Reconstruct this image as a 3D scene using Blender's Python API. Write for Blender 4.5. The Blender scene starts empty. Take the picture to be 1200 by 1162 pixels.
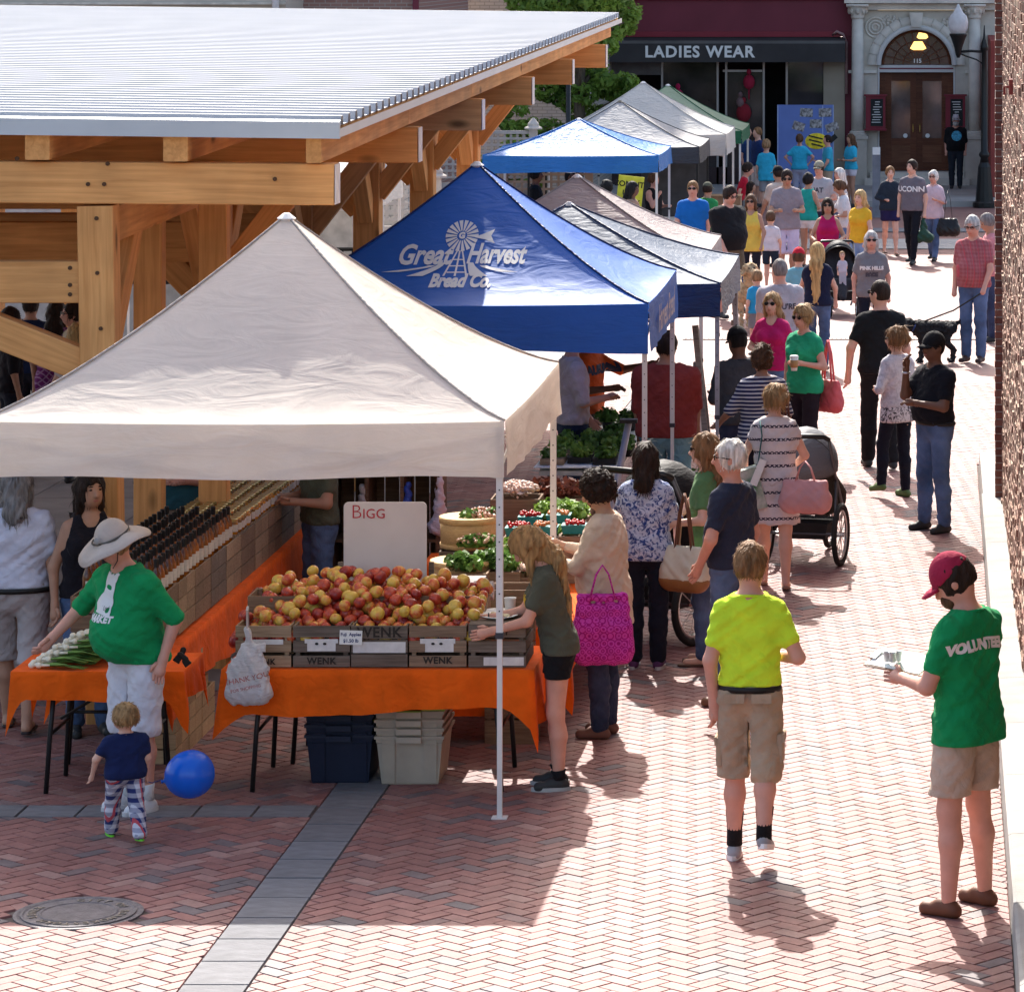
import bpy, bmesh, math, random
import numpy as np
from mathutils import Vector, Matrix, Euler
from mathutils.bvhtree import BVHTree

R = math.radians
PI = math.pi
random.seed(7)
rng = np.random.default_rng(11)
SC = bpy.context.scene
COL = SC.collection

# ------------------------------------------------------------------ camera, sky, sun, exposure
CAMZ = 5.02
cam_d = bpy.data.cameras.new('camera')
cam = bpy.data.objects.new('camera', cam_d)
COL.objects.link(cam)
cam.location = (0, 0, CAMZ)
cam.rotation_euler = (R(90), 0, 0)
cam_d.sensor_fit = 'HORIZONTAL'
cam_d.sensor_width = 36
cam_d.lens = 132.0
cam_d.shift_x = -505 / 1200
cam_d.shift_y = -641 / 1200
cam_d.clip_start = 0.5
cam_d.clip_end = 2000
SC.camera = cam

SUN_EL, SUN_AZ = 42.0, -10.0          # the sun stands behind the street, a little to the left (azimuth from +Y)
world = bpy.data.worlds.new('World')
SC.world = world
world.use_nodes = True
wn = world.node_tree
bg = wn.nodes['Background']
sky = wn.nodes.new('ShaderNodeTexSky')
sky.sky_type = 'NISHITA'
sky.sun_disc = False
sky.sun_elevation = R(SUN_EL)
sky.sun_rotation = R(SUN_AZ)
sky.air_density = 1.0
sky.dust_density = 4.0
sky.ozone_density = 0.6
wn.links.new(sky.outputs[0], bg.inputs[0])
bg.inputs[1].default_value = 0.15
sun_d = bpy.data.lights.new('sun', 'SUN')
sun_d.energy = 3.8
sun_d.angle = R(0.5)
sun_d.color = (1.0, 0.955, 0.89)
sun = bpy.data.objects.new('sun', sun_d)
COL.objects.link(sun)
_sd = Vector((math.sin(R(SUN_AZ)) * math.cos(R(SUN_EL)), math.cos(R(SUN_AZ)) * math.cos(R(SUN_EL)), math.sin(R(SUN_EL))))
sun.rotation_euler = _sd.to_track_quat('Z', 'Y').to_euler()
sun.location = (0, 40, 30)
SC.view_settings.view_transform = 'Standard'
SC.view_settings.look = 'None'
SC.view_settings.exposure = 1.30
SC.view_settings.gamma = 1
SC.view_settings.use_curve_mapping = False
SC.cycles.max_bounces = 6
SC.cycles.diffuse_bounces = 3
SC.cycles.transparent_max_bounces = 6

# ------------------------------------------------------------------ measuring the place
F = 4400.0
def gz(y): return -0.012 * (y - 21.0)                 # the street falls gently away from the camera
def X(px, d): return (px - 1105) * d / F
def Z(py, d): return CAMZ - (py + 60) * d / F
def DF(py): return 20979.0 / (py + 7.2)               # distance of a foot seen at py
def DH(py, h): return (4.768 - h) / ((py + 60) / F - 0.012)
def HH(py, d): return 4.768 - ((py + 60) / F - 0.012) * d   # height over the street of a point at py, distance d

# ------------------------------------------------------------------ mesh helpers
class MB:
 def __init__(self): self.v = []; self.f = []; self.mi = []; self.cur = 0
 def add(self, vs, fs):
  o = len(self.v); self.v += [tuple(p) for p in vs]
  for f in fs: self.f.append(tuple(i + o for i in f)); self.mi.append(self.cur)
  return self
 def box(self, c, s, rot=None, taper=1.0):
  hx, hy, hz = s[0] / 2, s[1] / 2, s[2] / 2
  vs = []
  for z in (-1, 1):
   t = taper if z < 0 else 1
   for x, y in ((-1, -1), (1, -1), (1, 1), (-1, 1)): vs.append(Vector((x * hx * t, y * hy * t, z * hz)))
  if rot is not None:
   m = Euler(rot).to_matrix() if not isinstance(rot, Matrix) else rot
   vs = [m @ p for p in vs]
  c = Vector(c)
  return self.add([p + c for p in vs], [(3, 2, 1, 0), (4, 5, 6, 7), (0, 1, 5, 4), (1, 2, 6, 5), (2, 3, 7, 6), (3, 0, 4, 7)])
 def box2(self, a, b):
  return self.box([(a[i] + b[i]) / 2 for i in range(3)], [abs(b[i] - a[i]) for i in range(3)])
 def beam(self, a, b, w, h):
  a, b = Vector(a), Vector(b); d = (b - a); L = d.length; d.normalize()
  up = Vector((0, 0, 1)) if abs(d.z) < 0.9 else Vector((0, 1, 0))
  s = d.cross(up).normalized(); u = s.cross(d)
  m = Matrix((d, s, u)).transposed()
  return self.box((a + b) / 2, (L, w, h), m)
 def tube(self, pts, r, n=8, cap=True, sc=(1, 1)):
  pts = [Vector(p) for p in pts]
  rs = r if isinstance(r, (list, tuple)) else [r] * len(pts)
  vs = []; fs = []
  pu = None
  for i, p in enumerate(pts):
   d = (pts[min(i + 1, len(pts) - 1)] - pts[max(i - 1, 0)])
   d = d.normalized() if d.length > 1e-9 else Vector((0, 0, 1))
   if pu is None:
    ref = Vector((0, 0, 1)) if abs(d.z) < 0.9 else Vector((0, 1, 0))
    s = d.cross(ref).normalized()
   else:
    s = (pu - d * pu.dot(d)).normalized()
   pu = s; u = s.cross(d)
   for k in range(n):
    a = 2 * PI * k / n
    vs.append(p + (s * math.cos(a) * sc[0] + u * math.sin(a) * sc[1]) * rs[i])
  for i in range(len(pts) - 1):
   for k in range(n):
    k2 = (k + 1) % n
    fs.append((i * n + k, (i + 1) * n + k, (i + 1) * n + k2, i * n + k2))
  if cap:
   fs.append(tuple(range(n))); fs.append(tuple((len(pts) - 1) * n + k for k in reversed(range(n))))
  return self.add(vs, fs)
 def lathe(self, prof, n=16, c=(0, 0, 0)):
  vs = []; fs = []
  for (r, z) in prof:
   for k in range(n):
    a = 2 * PI * k / n
    vs.append((c[0] + r * math.cos(a), c[1] + r * math.sin(a), c[2] + z))
  for i in range(len(prof) - 1):
   for k in range(n):
    k2 = (k + 1) % n
    fs.append((i * n + k, i * n + k2, (i + 1) * n + k2, (i + 1) * n + k))
  fs.append(tuple(reversed(range(n)))); fs.append(tuple((len(prof) - 1) * n + k for k in range(n)))
  return self.add(vs, fs)
 def ball(self, c, r, n=8, m=6, rot=None):
  r = r if isinstance(r, (tuple, list)) else (r, r, r)
  vs = [Vector((0, 0, -r[2]))]; fs = []
  for i in range(1, m):
   t = PI * i / m
   for k in range(n):
    a = 2 * PI * k / n
    vs.append(Vector((math.sin(t) * math.cos(a) * r[0], math.sin(t) * math.sin(a) * r[1], -math.cos(t) * r[2])))
  vs.append(Vector((0, 0, r[2])))
  for k in range(n): fs.append((0, 1 + (k + 1) % n, 1 + k))
  for i in range(m - 2):
   for k in range(n):
    k2 = (k + 1) % n
    fs.append((1 + i * n + k, 1 + i * n + k2, 1 + (i + 1) * n + k2, 1 + (i + 1) * n + k))
  l = 1 + (m - 2) * n; top = len(vs) - 1
  for k in range(n): fs.append((l + k, l + (k + 1) % n, top))
  if rot is not None: vs = [rot @ p for p in vs]
  c = Vector(c)
  return self.add([p + c for p in vs], fs)
 def quad(self, a, b, c, d): return self.add([a, b, c, d], [(0, 1, 2, 3)])
 def prism(self, poly, y0, y1):
  """polygon in x,z pushed from y0 to y1"""
  n = len(poly)
  vs = [(p[0], y0, p[1]) for p in poly] + [(p[0], y1, p[1]) for p in poly]
  fs = [tuple(range(n)), tuple(reversed(range(n, 2 * n)))]
  for k in range(n):
   k2 = (k + 1) % n
   fs.append((k, k + n, k2 + n, k2))
  return self.add(vs, fs)
 def mesh(self, name, mats, smooth=False):
  me = bpy.data.meshes.new(name)
  me.from_pydata(self.v, [], self.f)
  for m in (mats if isinstance(mats, (list, tuple)) else [mats]): me.materials.append(m)
  if any(self.mi): me.polygons.foreach_set('material_index', self.mi)
  if smooth: me.polygons.foreach_set('use_smooth', [True] * len(self.f))
  me.update()
  return me
 def build(self, name, mats, parent=None, smooth=False, loc=None, rot=None):
  return link(name, self.mesh(name, mats, smooth), parent, loc, rot)

def link(name, me, parent=None, loc=None, rot=None):
 o = bpy.data.objects.new(name, me)
 COL.objects.link(o)
 if parent is not None: o.parent = parent
 if loc is not None: o.location = loc
 if rot is not None: o.rotation_euler = rot
 return o
def tag(o, label=None, cat=None, group=None, kind=None):
 if label: o['label'] = label
 if cat: o['category'] = cat
 if group: o['group'] = group
 if kind: o['kind'] = kind
 return o
def thing(name, label, cat, loc=(0, 0, 0), rz=0.0, group=None):
 o = bpy.data.objects.new(name, None)
 COL.objects.link(o)
 o.empty_display_size = 0.1
 o.location = loc; o.rotation_euler = (0, 0, rz)
 return tag(o, label, cat, group)
def copy_tree(o, parent=None):
 c = o.copy(); COL.objects.link(c); c.parent = parent
 for ch in list(o.children): copy_tree(ch, c)
 return c

# ------------------------------------------------------------------ materials
_mc = {}
def nodes_of(m): m.use_nodes = True; return m.node_tree, m.node_tree.nodes['Principled BSDF']
def N(t, kind, **kw):
 n = t.nodes.new(kind)
 for k, v in kw.items():
  if k.startswith('i_'):
   n.inputs[int(k[2:]) if k[2:].isdigit() else k[2:].replace('_', ' ')].default_value = v
  else: setattr(n, k, v)
 return n
def c4(c): return (c[0], c[1], c[2], 1.0)
def mixc(t, fac, a, b, mode='MIX'):
 n = t.nodes.new('ShaderNodeMix'); n.data_type = 'RGBA'; n.blend_type = mode
 for sock, v in ((n.inputs[0], fac), (n.inputs[6], a), (n.inputs[7], b)):
  if isinstance(v, bpy.types.NodeSocket): t.links.new(v, sock)
  elif isinstance(v, (int, float)): sock.default_value = v
  else: sock.default_value = c4(v)
 return n.outputs[2]
def mat(name, col, rough=0.8, var=0.18, scale=6.0, bump=0.0, bscale=60.0, metal=0.0, spec=0.3, stretch=(1, 1, 1), transl=0.0, emit=None, obvar=0.0, col2=None, coat=0.0):
 if name in _mc: return _mc[name]
 m = bpy.data.materials.new(name); t, b = nodes_of(m)
 b.inputs['Roughness'].default_value = rough
 b.inputs['Metallic'].default_value = metal
 b.inputs['Specular IOR Level'].default_value = spec
 if coat: b.inputs['Coat Weight'].default_value = coat
 tc = N(t, 'ShaderNodeTexCoord'); mp = N(t, 'ShaderNodeMapping'); mp.inputs['Scale'].default_value = stretch
 t.links.new(tc.outputs['Object'], mp.inputs[0])
 nz = N(t, 'ShaderNodeTexNoise'); nz.inputs['Scale'].default_value = scale; nz.inputs['Detail'].default_value = 5
 t.links.new(mp.outputs[0], nz.inputs['Vector'])
 lo = [max(0, c * (1 - var)) for c in col]; hi = [min(1, c * (1 + var)) for c in col]
 if col2 is not None: hi = col2
 cr = N(t, 'ShaderNodeValToRGB')
 cr.color_ramp.elements[0].position = 0.32; cr.color_ramp.elements[0].color = c4(lo)
 cr.color_ramp.elements[1].position = 0.68; cr.color_ramp.elements[1].color = c4(hi)
 t.links.new(nz.outputs[0], cr.inputs[0])
 out = cr.outputs[0]
 if obvar:
  oi = N(t, 'ShaderNodeObjectInfo')
  hs = N(t, 'ShaderNodeHueSaturation')
  mr = N(t, 'ShaderNodeMapRange'); mr.inputs[3].default_value = 1 - obvar; mr.inputs[4].default_value = 1 + obvar
  t.links.new(oi.outputs['Random'], mr.inputs[0]); t.links.new(mr.outputs[0], hs.inputs['Value'])
  t.links.new(out, hs.inputs['Color']); out = hs.outputs[0]
 t.links.new(out, b.inputs['Base Color'])
 if bump:
  nb = N(t, 'ShaderNodeTexNoise'); nb.inputs['Scale'].default_value = bscale; nb.inputs['Detail'].default_value = 4
  t.links.new(mp.outputs[0], nb.inputs['Vector'])
  bp = N(t, 'ShaderNodeBump'); bp.inputs['Strength'].default_value = bump; bp.inputs['Distance'].default_value = 0.02
  t.links.new(nb.outputs[0], bp.inputs['Height']); t.links.new(bp.outputs[0], b.inputs['Normal'])
 if transl:
  tr = N(t, 'ShaderNodeBsdfTranslucent'); t.links.new(out, tr.inputs[0])
  mx = N(t, 'ShaderNodeMixShader'); mx.inputs[0].default_value = transl
  t.links.new(b.outputs[0], mx.inputs[1]); t.links.new(tr.outputs[0], mx.inputs[2])
  t.links.new(mx.outputs[0], t.nodes['Material Output'].inputs[0])
 if emit:
  b.inputs['Emission Color'].default_value = c4(emit[:3]); b.inputs['Emission Strength'].default_value = emit[3]
 _mc[name] = m
 return m
def glass_mat(name, col=(0.03, 0.035, 0.04), rough=0.05):
 """dark shop glass"""
 return mat(name, col, rough, 0.5, 1.3, 0.0, spec=0.6)

def wood_mat(name, col, dark, scale=1.0, knots=True, rough=0.75, obvar=0.12):
 """timber with grain along local X"""
 if name in _mc: return _mc[name]
 m = bpy.data.materials.new(name); t, b = nodes_of(m)
 b.inputs['Roughness'].default_value = rough; b.inputs['Specular IOR Level'].default_value = 0.2
 tc = N(t, 'ShaderNodeTexCoord'); oi = N(t, 'ShaderNodeObjectInfo')
 ofs = N(t, 'ShaderNodeVectorMath', operation='MULTIPLY_ADD')
 cmb = N(t, 'ShaderNodeCombineXYZ')
 for i in range(3): t.links.new(oi.outputs['Random'], cmb.inputs[i])
 t.links.new(cmb.outputs[0], ofs.inputs[0]); ofs.inputs[1].default_value = (37, 11, 23)
 t.links.new(tc.outputs['Object'], ofs.inputs[2])
 mp = N(t, 'ShaderNodeMapping'); mp.inputs['Scale'].default_value = (0.7 * scale, 14 * scale, 14 * scale)
 t.links.new(ofs.outputs[0], mp.inputs[0])
 nz = N(t, 'ShaderNodeTexNoise'); nz.inputs['Scale'].default_value = 2.2; nz.inputs['Detail'].default_value = 6; nz.inputs['Distortion'].default_value = 0.6
 t.links.new(mp.outputs[0], nz.inputs['Vector'])
 cr = N(t, 'ShaderNodeValToRGB')
 cr.color_ramp.elements[0].position = 0.3; cr.color_ramp.elements[0].color = c4(dark)
 cr.color_ramp.elements[1].position = 0.7; cr.color_ramp.elements[1].color = c4(col)
 t.links.new(nz.outputs[0], cr.inputs[0]); out = cr.outputs[0]
 n2 = N(t, 'ShaderNodeTexNoise'); n2.inputs['Scale'].default_value = 1.7; n2.inputs['Detail'].default_value = 3
 t.links.new(ofs.outputs[0], n2.inputs['Vector'])
 m2 = N(t, 'ShaderNodeMapRange'); m2.inputs[1].default_value = 0.3; m2.inputs[2].default_value = 0.7; m2.inputs[3].default_value = 0.78; m2.inputs[4].default_value = 1.12
 t.links.new(n2.outputs[0], m2.inputs[0])
 hs = N(t, 'ShaderNodeHueSaturation'); t.links.new(m2.outputs[0], hs.inputs['Value']); t.links.new(out, hs.inputs['Color']); out = hs.outputs[0]
 if obvar:
  mr = N(t, 'ShaderNodeMapRange'); mr.inputs[3].default_value = 1 - obvar; mr.inputs[4].default_value = 1 + obvar
  t.links.new(oi.outputs['Random'], mr.inputs[0])
  h2 = N(t, 'ShaderNodeHueSaturation'); t.links.new(mr.outputs[0], h2.inputs['Value']); t.links.new(out, h2.inputs['Color']); out = h2.outputs[0]
 if knots:
  m3 = N(t, 'ShaderNodeMapping'); m3.inputs['Scale'].default_value = (1.3, 3.2, 3.2)
  t.links.new(ofs.outputs[0], m3.inputs[0])
  vo = N(t, 'ShaderNodeTexVoronoi'); vo.inputs['Scale'].default_value = 1.0; vo.inputs['Randomness'].default_value = 1.0
  t.links.new(m3.outputs[0], vo.inputs['Vector'])
  kr = N(t, 'ShaderNodeMapRange'); kr.inputs[1].default_value = 0.05; kr.inputs[2].default_value = 0.15; kr.inputs[3].default_value = 0.85; kr.inputs[4].default_value = 0
  t.links.new(vo.outputs['Distance'], kr.inputs[0])
  out = mixc(t, kr.outputs[0], out, [c * 0.22 for c in dark])
 t.links.new(out, b.inputs['Base Color'])
 bp = N(t, 'ShaderNodeBump'); bp.inputs['Strength'].default_value = 0.25; bp.inputs['Distance'].default_value = 0.01
 t.links.new(nz.outputs[0], bp.inputs['Height']); t.links.new(bp.outputs[0], b.inputs['Normal'])
 _mc[name] = m
 return m

def cloth(name, col, pattern=None, col2=None, scale=1.0, rough=0.9, transl=0.0):
 if name in _mc: return _mc[name]
 m = bpy.data.materials.new(name); t, b = nodes_of(m)
 b.inputs['Roughness'].default_value = rough; b.inputs['Specular IOR Level'].default_value = 0.15
 b.inputs['Sheen Weight'].default_value = 0.04
 tc = N(t, 'ShaderNodeTexCoord')
 nz = N(t, 'ShaderNodeTexNoise'); nz.inputs['Scale'].default_value = 7; nz.inputs['Detail'].default_value = 5
 t.links.new(tc.outputs['Object'], nz.inputs['Vector'])
 mr = N(t, 'ShaderNodeMapRange'); mr.inputs[1].default_value = 0.3; mr.inputs[2].default_value = 0.7; mr.inputs[3].default_value = 0.86; mr.inputs[4].default_value = 1.1
 t.links.new(nz.outputs[0], mr.inputs[0])
 hs = N(t, 'ShaderNodeHueSaturation'); t.links.new(mr.outputs[0], hs.inputs['Value'])
 base = None
 sep = N(t, 'ShaderNodeSeparateXYZ'); t.links.new(tc.outputs['Object'], sep.inputs[0])
 def math_(op, a, b_=None, c_=None):
  n = N(t, 'ShaderNodeMath', operation=op)
  for i, v in enumerate((a, b_, c_)):
   if v is None: continue
   if isinstance(v, bpy.types.NodeSocket): t.links.new(v, n.inputs[i])
   else: n.inputs[i].default_value = v
  return n.outputs[0]
 if pattern == 'stripes':       # thin horizontal stripes
  w = math_('FRACT', math_('MULTIPLY', sep.outputs[2], 1 / (0.034 * scale)))
  base = mixc(t, math_('GREATER_THAN', w, 0.45), col, col2)
 elif pattern == 'bands':       # woven zigzag bands on white
  zz = math_('FRACT', math_('MULTIPLY', sep.outputs[2], 1 / 0.105))
  inb = math_('MULTIPLY', math_('GREATER_THAN', zz, 0.3), math_('LESS_THAN', zz, 0.52))
  dg = math_('FRACT', math_('MULTIPLY', math_('ADD', sep.outputs[0], math_('ADD', math_('MULTIPLY', sep.outputs[1], 1.0), math_('MULTIPLY', sep.outputs[2], 1.3))), 28))
  dg2 = math_('FRACT', math_('MULTIPLY', math_('SUBTRACT', sep.outputs[0], math_('ADD', math_('MULTIPLY', sep.outputs[1], 1.0), math_('MULTIPLY', sep.outputs[2], 1.3))), 28))
  pt = math_('MAXIMUM', math_('GREATER_THAN', dg, 0.55), math_('GREATER_THAN', dg2, 0.55))
  base = mixc(t, math_('MULTIPLY', inb, pt), col, col2)
 elif pattern == 'print':
  v = N(t, 'ShaderNodeTexNoise'); v.inputs['Scale'].default_value = 26 * scale; v.inputs['Detail'].default_value = 3; v.inputs['Distortion'].default_value = 1.5
  t.links.new(tc.outputs['Object'], v.inputs['Vector'])
  cr = N(t, 'ShaderNodeValToRGB'); cr.color_ramp.interpolation = 'CONSTANT'
  cr.color_ramp.elements[0].color = c4(col2); cr.color_ramp.elements[1].position = 0.5; cr.color_ramp.elements[1].color = c4(col)
  e = cr.color_ramp.elements.new(0.43); e.color = c4([(a + b_) / 2 for a, b_ in zip(col, col2)])
  t.links.new(v.outputs[0], cr.inputs[0]); base = cr.outputs[0]
 elif pattern == 'lattice':
  a = math_('FRACT', math_('MULTIPLY', math_('ADD', math_('ADD', sep.outputs[0], sep.outputs[1]), sep.outputs[2]), 14 * scale))
  b2 = math_('FRACT', math_('MULTIPLY', math_('SUBTRACT', math_('ADD', sep.outputs[0], sep.outputs[1]), sep.outputs[2]), 14 * scale))
  base = mixc(t, math_('MAXIMUM', math_('GREATER_THAN', a, 0.75), math_('GREATER_THAN', b2, 0.75)), col, col2)
 elif pattern == 'plaid':
  a = math_('GREATER_THAN', math_('FRACT', math_('MULTIPLY', math_('ADD', sep.outputs[0], sep.outputs[1]), 20)), 0.5)
  b2 = math_('GREATER_THAN', math_('FRACT', math_('MULTIPLY', sep.outputs[2], 20)), 0.5)
  s1 = mixc(t, a, col, col2); s2 = mixc(t, b2, col, col2)
  base = mixc(t, 0.5, s1, s2)
  rd = math_('GREATER_THAN', math_('FRACT', math_('MULTIPLY', math_('ADD', sep.outputs[0], sep.outputs[1]), 10)), 0.88)
  base = mixc(t, rd, base, (0.5, 0.08, 0.1))
 elif pattern == 'circles':
  v = N(t, 'ShaderNodeTexVoronoi'); v.inputs['Scale'].default_value = 22 * scale; v.inputs['Randomness'].default_value = 0.15
  t.links.new(tc.outputs['Object'], v.inputs['Vector'])
  w = math_('FRACT', math_('MULTIPLY', v.outputs['Distance'], 3.2))
  base = mixc(t, math_('GREATER_THAN', w, 0.6), col, col2)
 elif pattern == 'denim':
  v = N(t, 'ShaderNodeTexNoise'); v.inputs['Scale'].default_value = 3.0; v.inputs['Detail'].default_value = 6
  t.links.new(tc.outputs['Object'], v.inputs['Vector'])
  r2 = N(t, 'ShaderNodeMapRange'); r2.inputs[1].default_value = 0.4; r2.inputs[2].default_value = 0.68
  t.links.new(v.outputs[0], r2.inputs[0]); base = mixc(t, r2.outputs[0], col, col2)
 if base is None: hs.inputs['Color'].default_value = c4(col)
 else: t.links.new(base, hs.inputs['Color'])
 t.links.new(hs.outputs[0], b.inputs['Base Color'])
 nb = N(t, 'ShaderNodeTexNoise'); nb.inputs['Scale'].default_value = 11; nb.inputs['Detail'].default_value = 3; nb.inputs['Distortion'].default_value = 1.2
 t.links.new(tc.outputs['Object'], nb.inputs['Vector'])
 bp = N(t, 'ShaderNodeBump'); bp.inputs['Strength'].default_value = 0.5; bp.inputs['Distance'].default_value = 0.03
 t.links.new(nb.outputs[0], bp.inputs['Height']); t.links.new(bp.outputs[0], b.inputs['Normal'])
 if transl:
  tr = N(t, 'ShaderNodeBsdfTranslucent'); t.links.new(hs.outputs[0], tr.inputs[0])
  mx = N(t, 'ShaderNodeMixShader'); mx.inputs[0].default_value = transl
  t.links.new(b.outputs[0], mx.inputs[1]); t.links.new(tr.outputs[0], mx.inputs[2])
  t.links.new(mx.outputs[0], t.nodes['Material Output'].inputs[0])
 _mc[name] = m
 return m

def brick_like(name, cols, joint=(0.35, 0.32, 0.29), attr=True, rough=0.85):
 """per-brick tint from the face attribute 'rnd' (joined bricks) or the object's random number (single bricks)"""
 if name in _mc: return _mc[name]
 m = bpy.data.materials.new(name); t, b = nodes_of(m)
 b.inputs['Roughness'].default_value = rough; b.inputs['Specular IOR Level'].default_value = 0.29
 if attr:
  at = N(t, 'ShaderNodeAttribute'); at.attribute_name = 'rnd'; fac = at.outputs['Fac']
 else:
  oi = N(t, 'ShaderNodeObjectInfo'); fac = oi.outputs['Random']
 cr = N(t, 'ShaderNodeValToRGB'); cr.color_ramp.interpolation = 'LINEAR'
 el = cr.color_ramp.elements
 for i, (p, c) in enumerate(cols):
  e = el[i] if i < 2 else el.new(p)
  e.position = p; e.color = c4(c)
 t.links.new(fac, cr.inputs[0])
 tc = N(t, 'ShaderNodeNewGeometry')
 nz = N(t, 'ShaderNodeTexNoise'); nz.inputs['Scale'].default_value = 9; nz.inputs['Detail'].default_value = 8; nz.inputs['Roughness'].default_value = 0.7
 t.links.new(tc.outputs['Position'], nz.inputs['Vector'])
 mr = N(t, 'ShaderNodeMapRange'); mr.inputs[1].default_value = 0.3; mr.inputs[2].default_value = 0.7; mr.inputs[3].default_value = 0.74; mr.inputs[4].default_value = 1.2
 t.links.new(nz.outputs[0], mr.inputs[0])
 n2 = N(t, 'ShaderNodeTexNoise'); n2.inputs['Scale'].default_value = 0.9; n2.inputs['Detail'].default_value = 3
 t.links.new(tc.outputs['Position'], n2.inputs['Vector'])
 m2 = N(t, 'ShaderNodeMapRange'); m2.inputs[1].default_value = 0.35; m2.inputs[2].default_value = 0.65; m2.inputs[3].default_value = 0.9; m2.inputs[4].default_value = 1.08
 t.links.new(n2.outputs[0], m2.inputs[0])
 mu = N(t, 'ShaderNodeMath', operation='MULTIPLY'); t.links.new(mr.outputs[0], mu.inputs[0]); t.links.new(m2.outputs[0], mu.inputs[1])
 hs = N(t, 'ShaderNodeHueSaturation'); t.links.new(mu.outputs[0], hs.inputs['Value']); t.links.new(cr.outputs[0], hs.inputs['Color'])
 vg = N(t, 'ShaderNodeTexVoronoi'); vg.inputs['Scale'].default_value = 1.9; t.links.new(tc.outputs['Position'], vg.inputs['Vector'])
 mg = N(t, 'ShaderNodeMapRange'); mg.inputs[1].default_value = 0.035; mg.inputs[2].default_value = 0.05; mg.inputs[3].default_value = 0.45; mg.inputs[4].default_value = 0.0
 t.links.new(vg.outputs['Distance'], mg.inputs[0])
 t.links.new(mixc(t, mg.outputs[0], hs.outputs[0], (0.06, 0.055, 0.055)), b.inputs['Base Color'])
 n3 = N(t, 'ShaderNodeTexNoise'); n3.inputs['Scale'].default_value = 90; n3.inputs['Detail'].default_value = 3
 t.links.new(tc.outputs['Position'], n3.inputs['Vector'])
 bp = N(t, 'ShaderNodeBump'); bp.inputs['Strength'].default_value = 0.3; bp.inputs['Distance'].default_value = 0.01
 t.links.new(n3.outputs[0], bp.inputs['Height']); t.links.new(bp.outputs[0], b.inputs['Normal'])
 _mc[name] = m
 return m

def text_mesh(s, size, depth=0.0, bold=0.0, shear=0.0, space=1.0, align='CENTER'):
 cu = bpy.data.curves.new('lettering', 'FONT')
 cu.body = s; cu.size = size; cu.align_x = align; cu.align_y = 'CENTER'
 cu.extrude = depth; cu.offset = bold; cu.shear = shear; cu.space_character = space; cu.resolution_u = 3
 o = bpy.data.objects.new('lettering', cu); COL.objects.link(o)
 dg = bpy.context.evaluated_depsgraph_get()
 me = bpy.data.meshes.new_from_object(o.evaluated_get(dg))
 bpy.data.objects.remove(o); bpy.data.curves.remove(cu)
 return me
def letters(s, size, m, parent, loc, rot, depth=0.003, bold=0.0, name='lettering', **kw):
 me = text_mesh(s, size, depth, bold, **kw)
 me.name = name; me.materials.clear(); me.materials.append(m)
 return link(name, me, parent, loc, rot)
# ------------------------------------------------------------------ the ground
BR = [(0.0, (0.135, 0.115, 0.12)), (0.10, (0.17, 0.12, 0.12)), (0.18, (0.235, 0.10, 0.088)), (0.55, (0.285, 0.13, 0.112)), (0.8, (0.24, 0.113, 0.10)), (1.0, (0.32, 0.185, 0.16))]
M_brick_st = brick_like('paver_joined', BR, rough=0.61)
M_brick_ob = brick_like('paver_single', BR, attr=False, rough=0.61)
M_stone = mat('paving_stone', (0.155, 0.155, 0.165), 0.8, 0.18, 7, 0.3, 30, stretch=(1, 2, 1), obvar=0.08)
M_conc = mat('concrete', (0.34, 0.32, 0.30), 0.9, 0.14, 3, 0.25, 60)
M_slab = mat('grey_floor_slab', (0.27, 0.25, 0.24), 0.8, 0.12, 2.5, 0.2, 40, obvar=0.06)
M_joint = mat('joint_sand', (0.10, 0.075, 0.065), 0.95, 0.3, 20)

# far paving: printed herringbone-scale bricks where they are too small to pick apart
m = bpy.data.materials.new('far_paving'); t, b = nodes_of(m); b.inputs['Roughness'].default_value = 0.61; b.inputs['Specular IOR Level'].default_value = 0.29
ge = N(t, 'ShaderNodeNewGeometry'); mp = N(t, 'ShaderNodeMapping'); mp.inputs['Rotation'].default_value = (0, 0, R(45))
t.links.new(ge.outputs['Position'], mp.inputs[0])
bt = N(t, 'ShaderNodeTexBrick'); bt.inputs['Scale'].default_value = 1.0; bt.inputs['Brick Width'].default_value = 0.2; bt.inputs['Row Height'].default_value = 0.1
bt.inputs['Mortar Size'].default_value = 0.006; bt.inputs['Color1'].default_value = (0.27, 0.135, 0.115, 1); bt.inputs['Color2'].default_value = (0.23, 0.115, 0.10, 1); bt.inputs['Mortar'].default_value = (0.18, 0.13, 0.11, 1)
t.links.new(mp.outputs[0], bt.inputs['Vector'])
nz = N(t, 'ShaderNodeTexNoise'); nz.inputs['Scale'].default_value = 1.3; nz.inputs['Detail'].default_value = 6
t.links.new(ge.outputs['Position'], nz.inputs['Vector'])
mr = N(t, 'ShaderNodeMapRange'); mr.inputs[1].default_value = 0.3; mr.inputs[2].default_value = 0.7; mr.inputs[3].default_value = 0.85; mr.inputs[4].default_value = 1.12
t.links.new(nz.outputs[0], mr.inputs[0])
hs = N(t, 'ShaderNodeHueSaturation'); t.links.new(bt.outputs[0], hs.inputs['Color']); t.links.new(mr.outputs[0], hs.inputs['Value']); t.links.new(hs.outputs[0], b.inputs['Base Color'])
M_far = m

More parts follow.
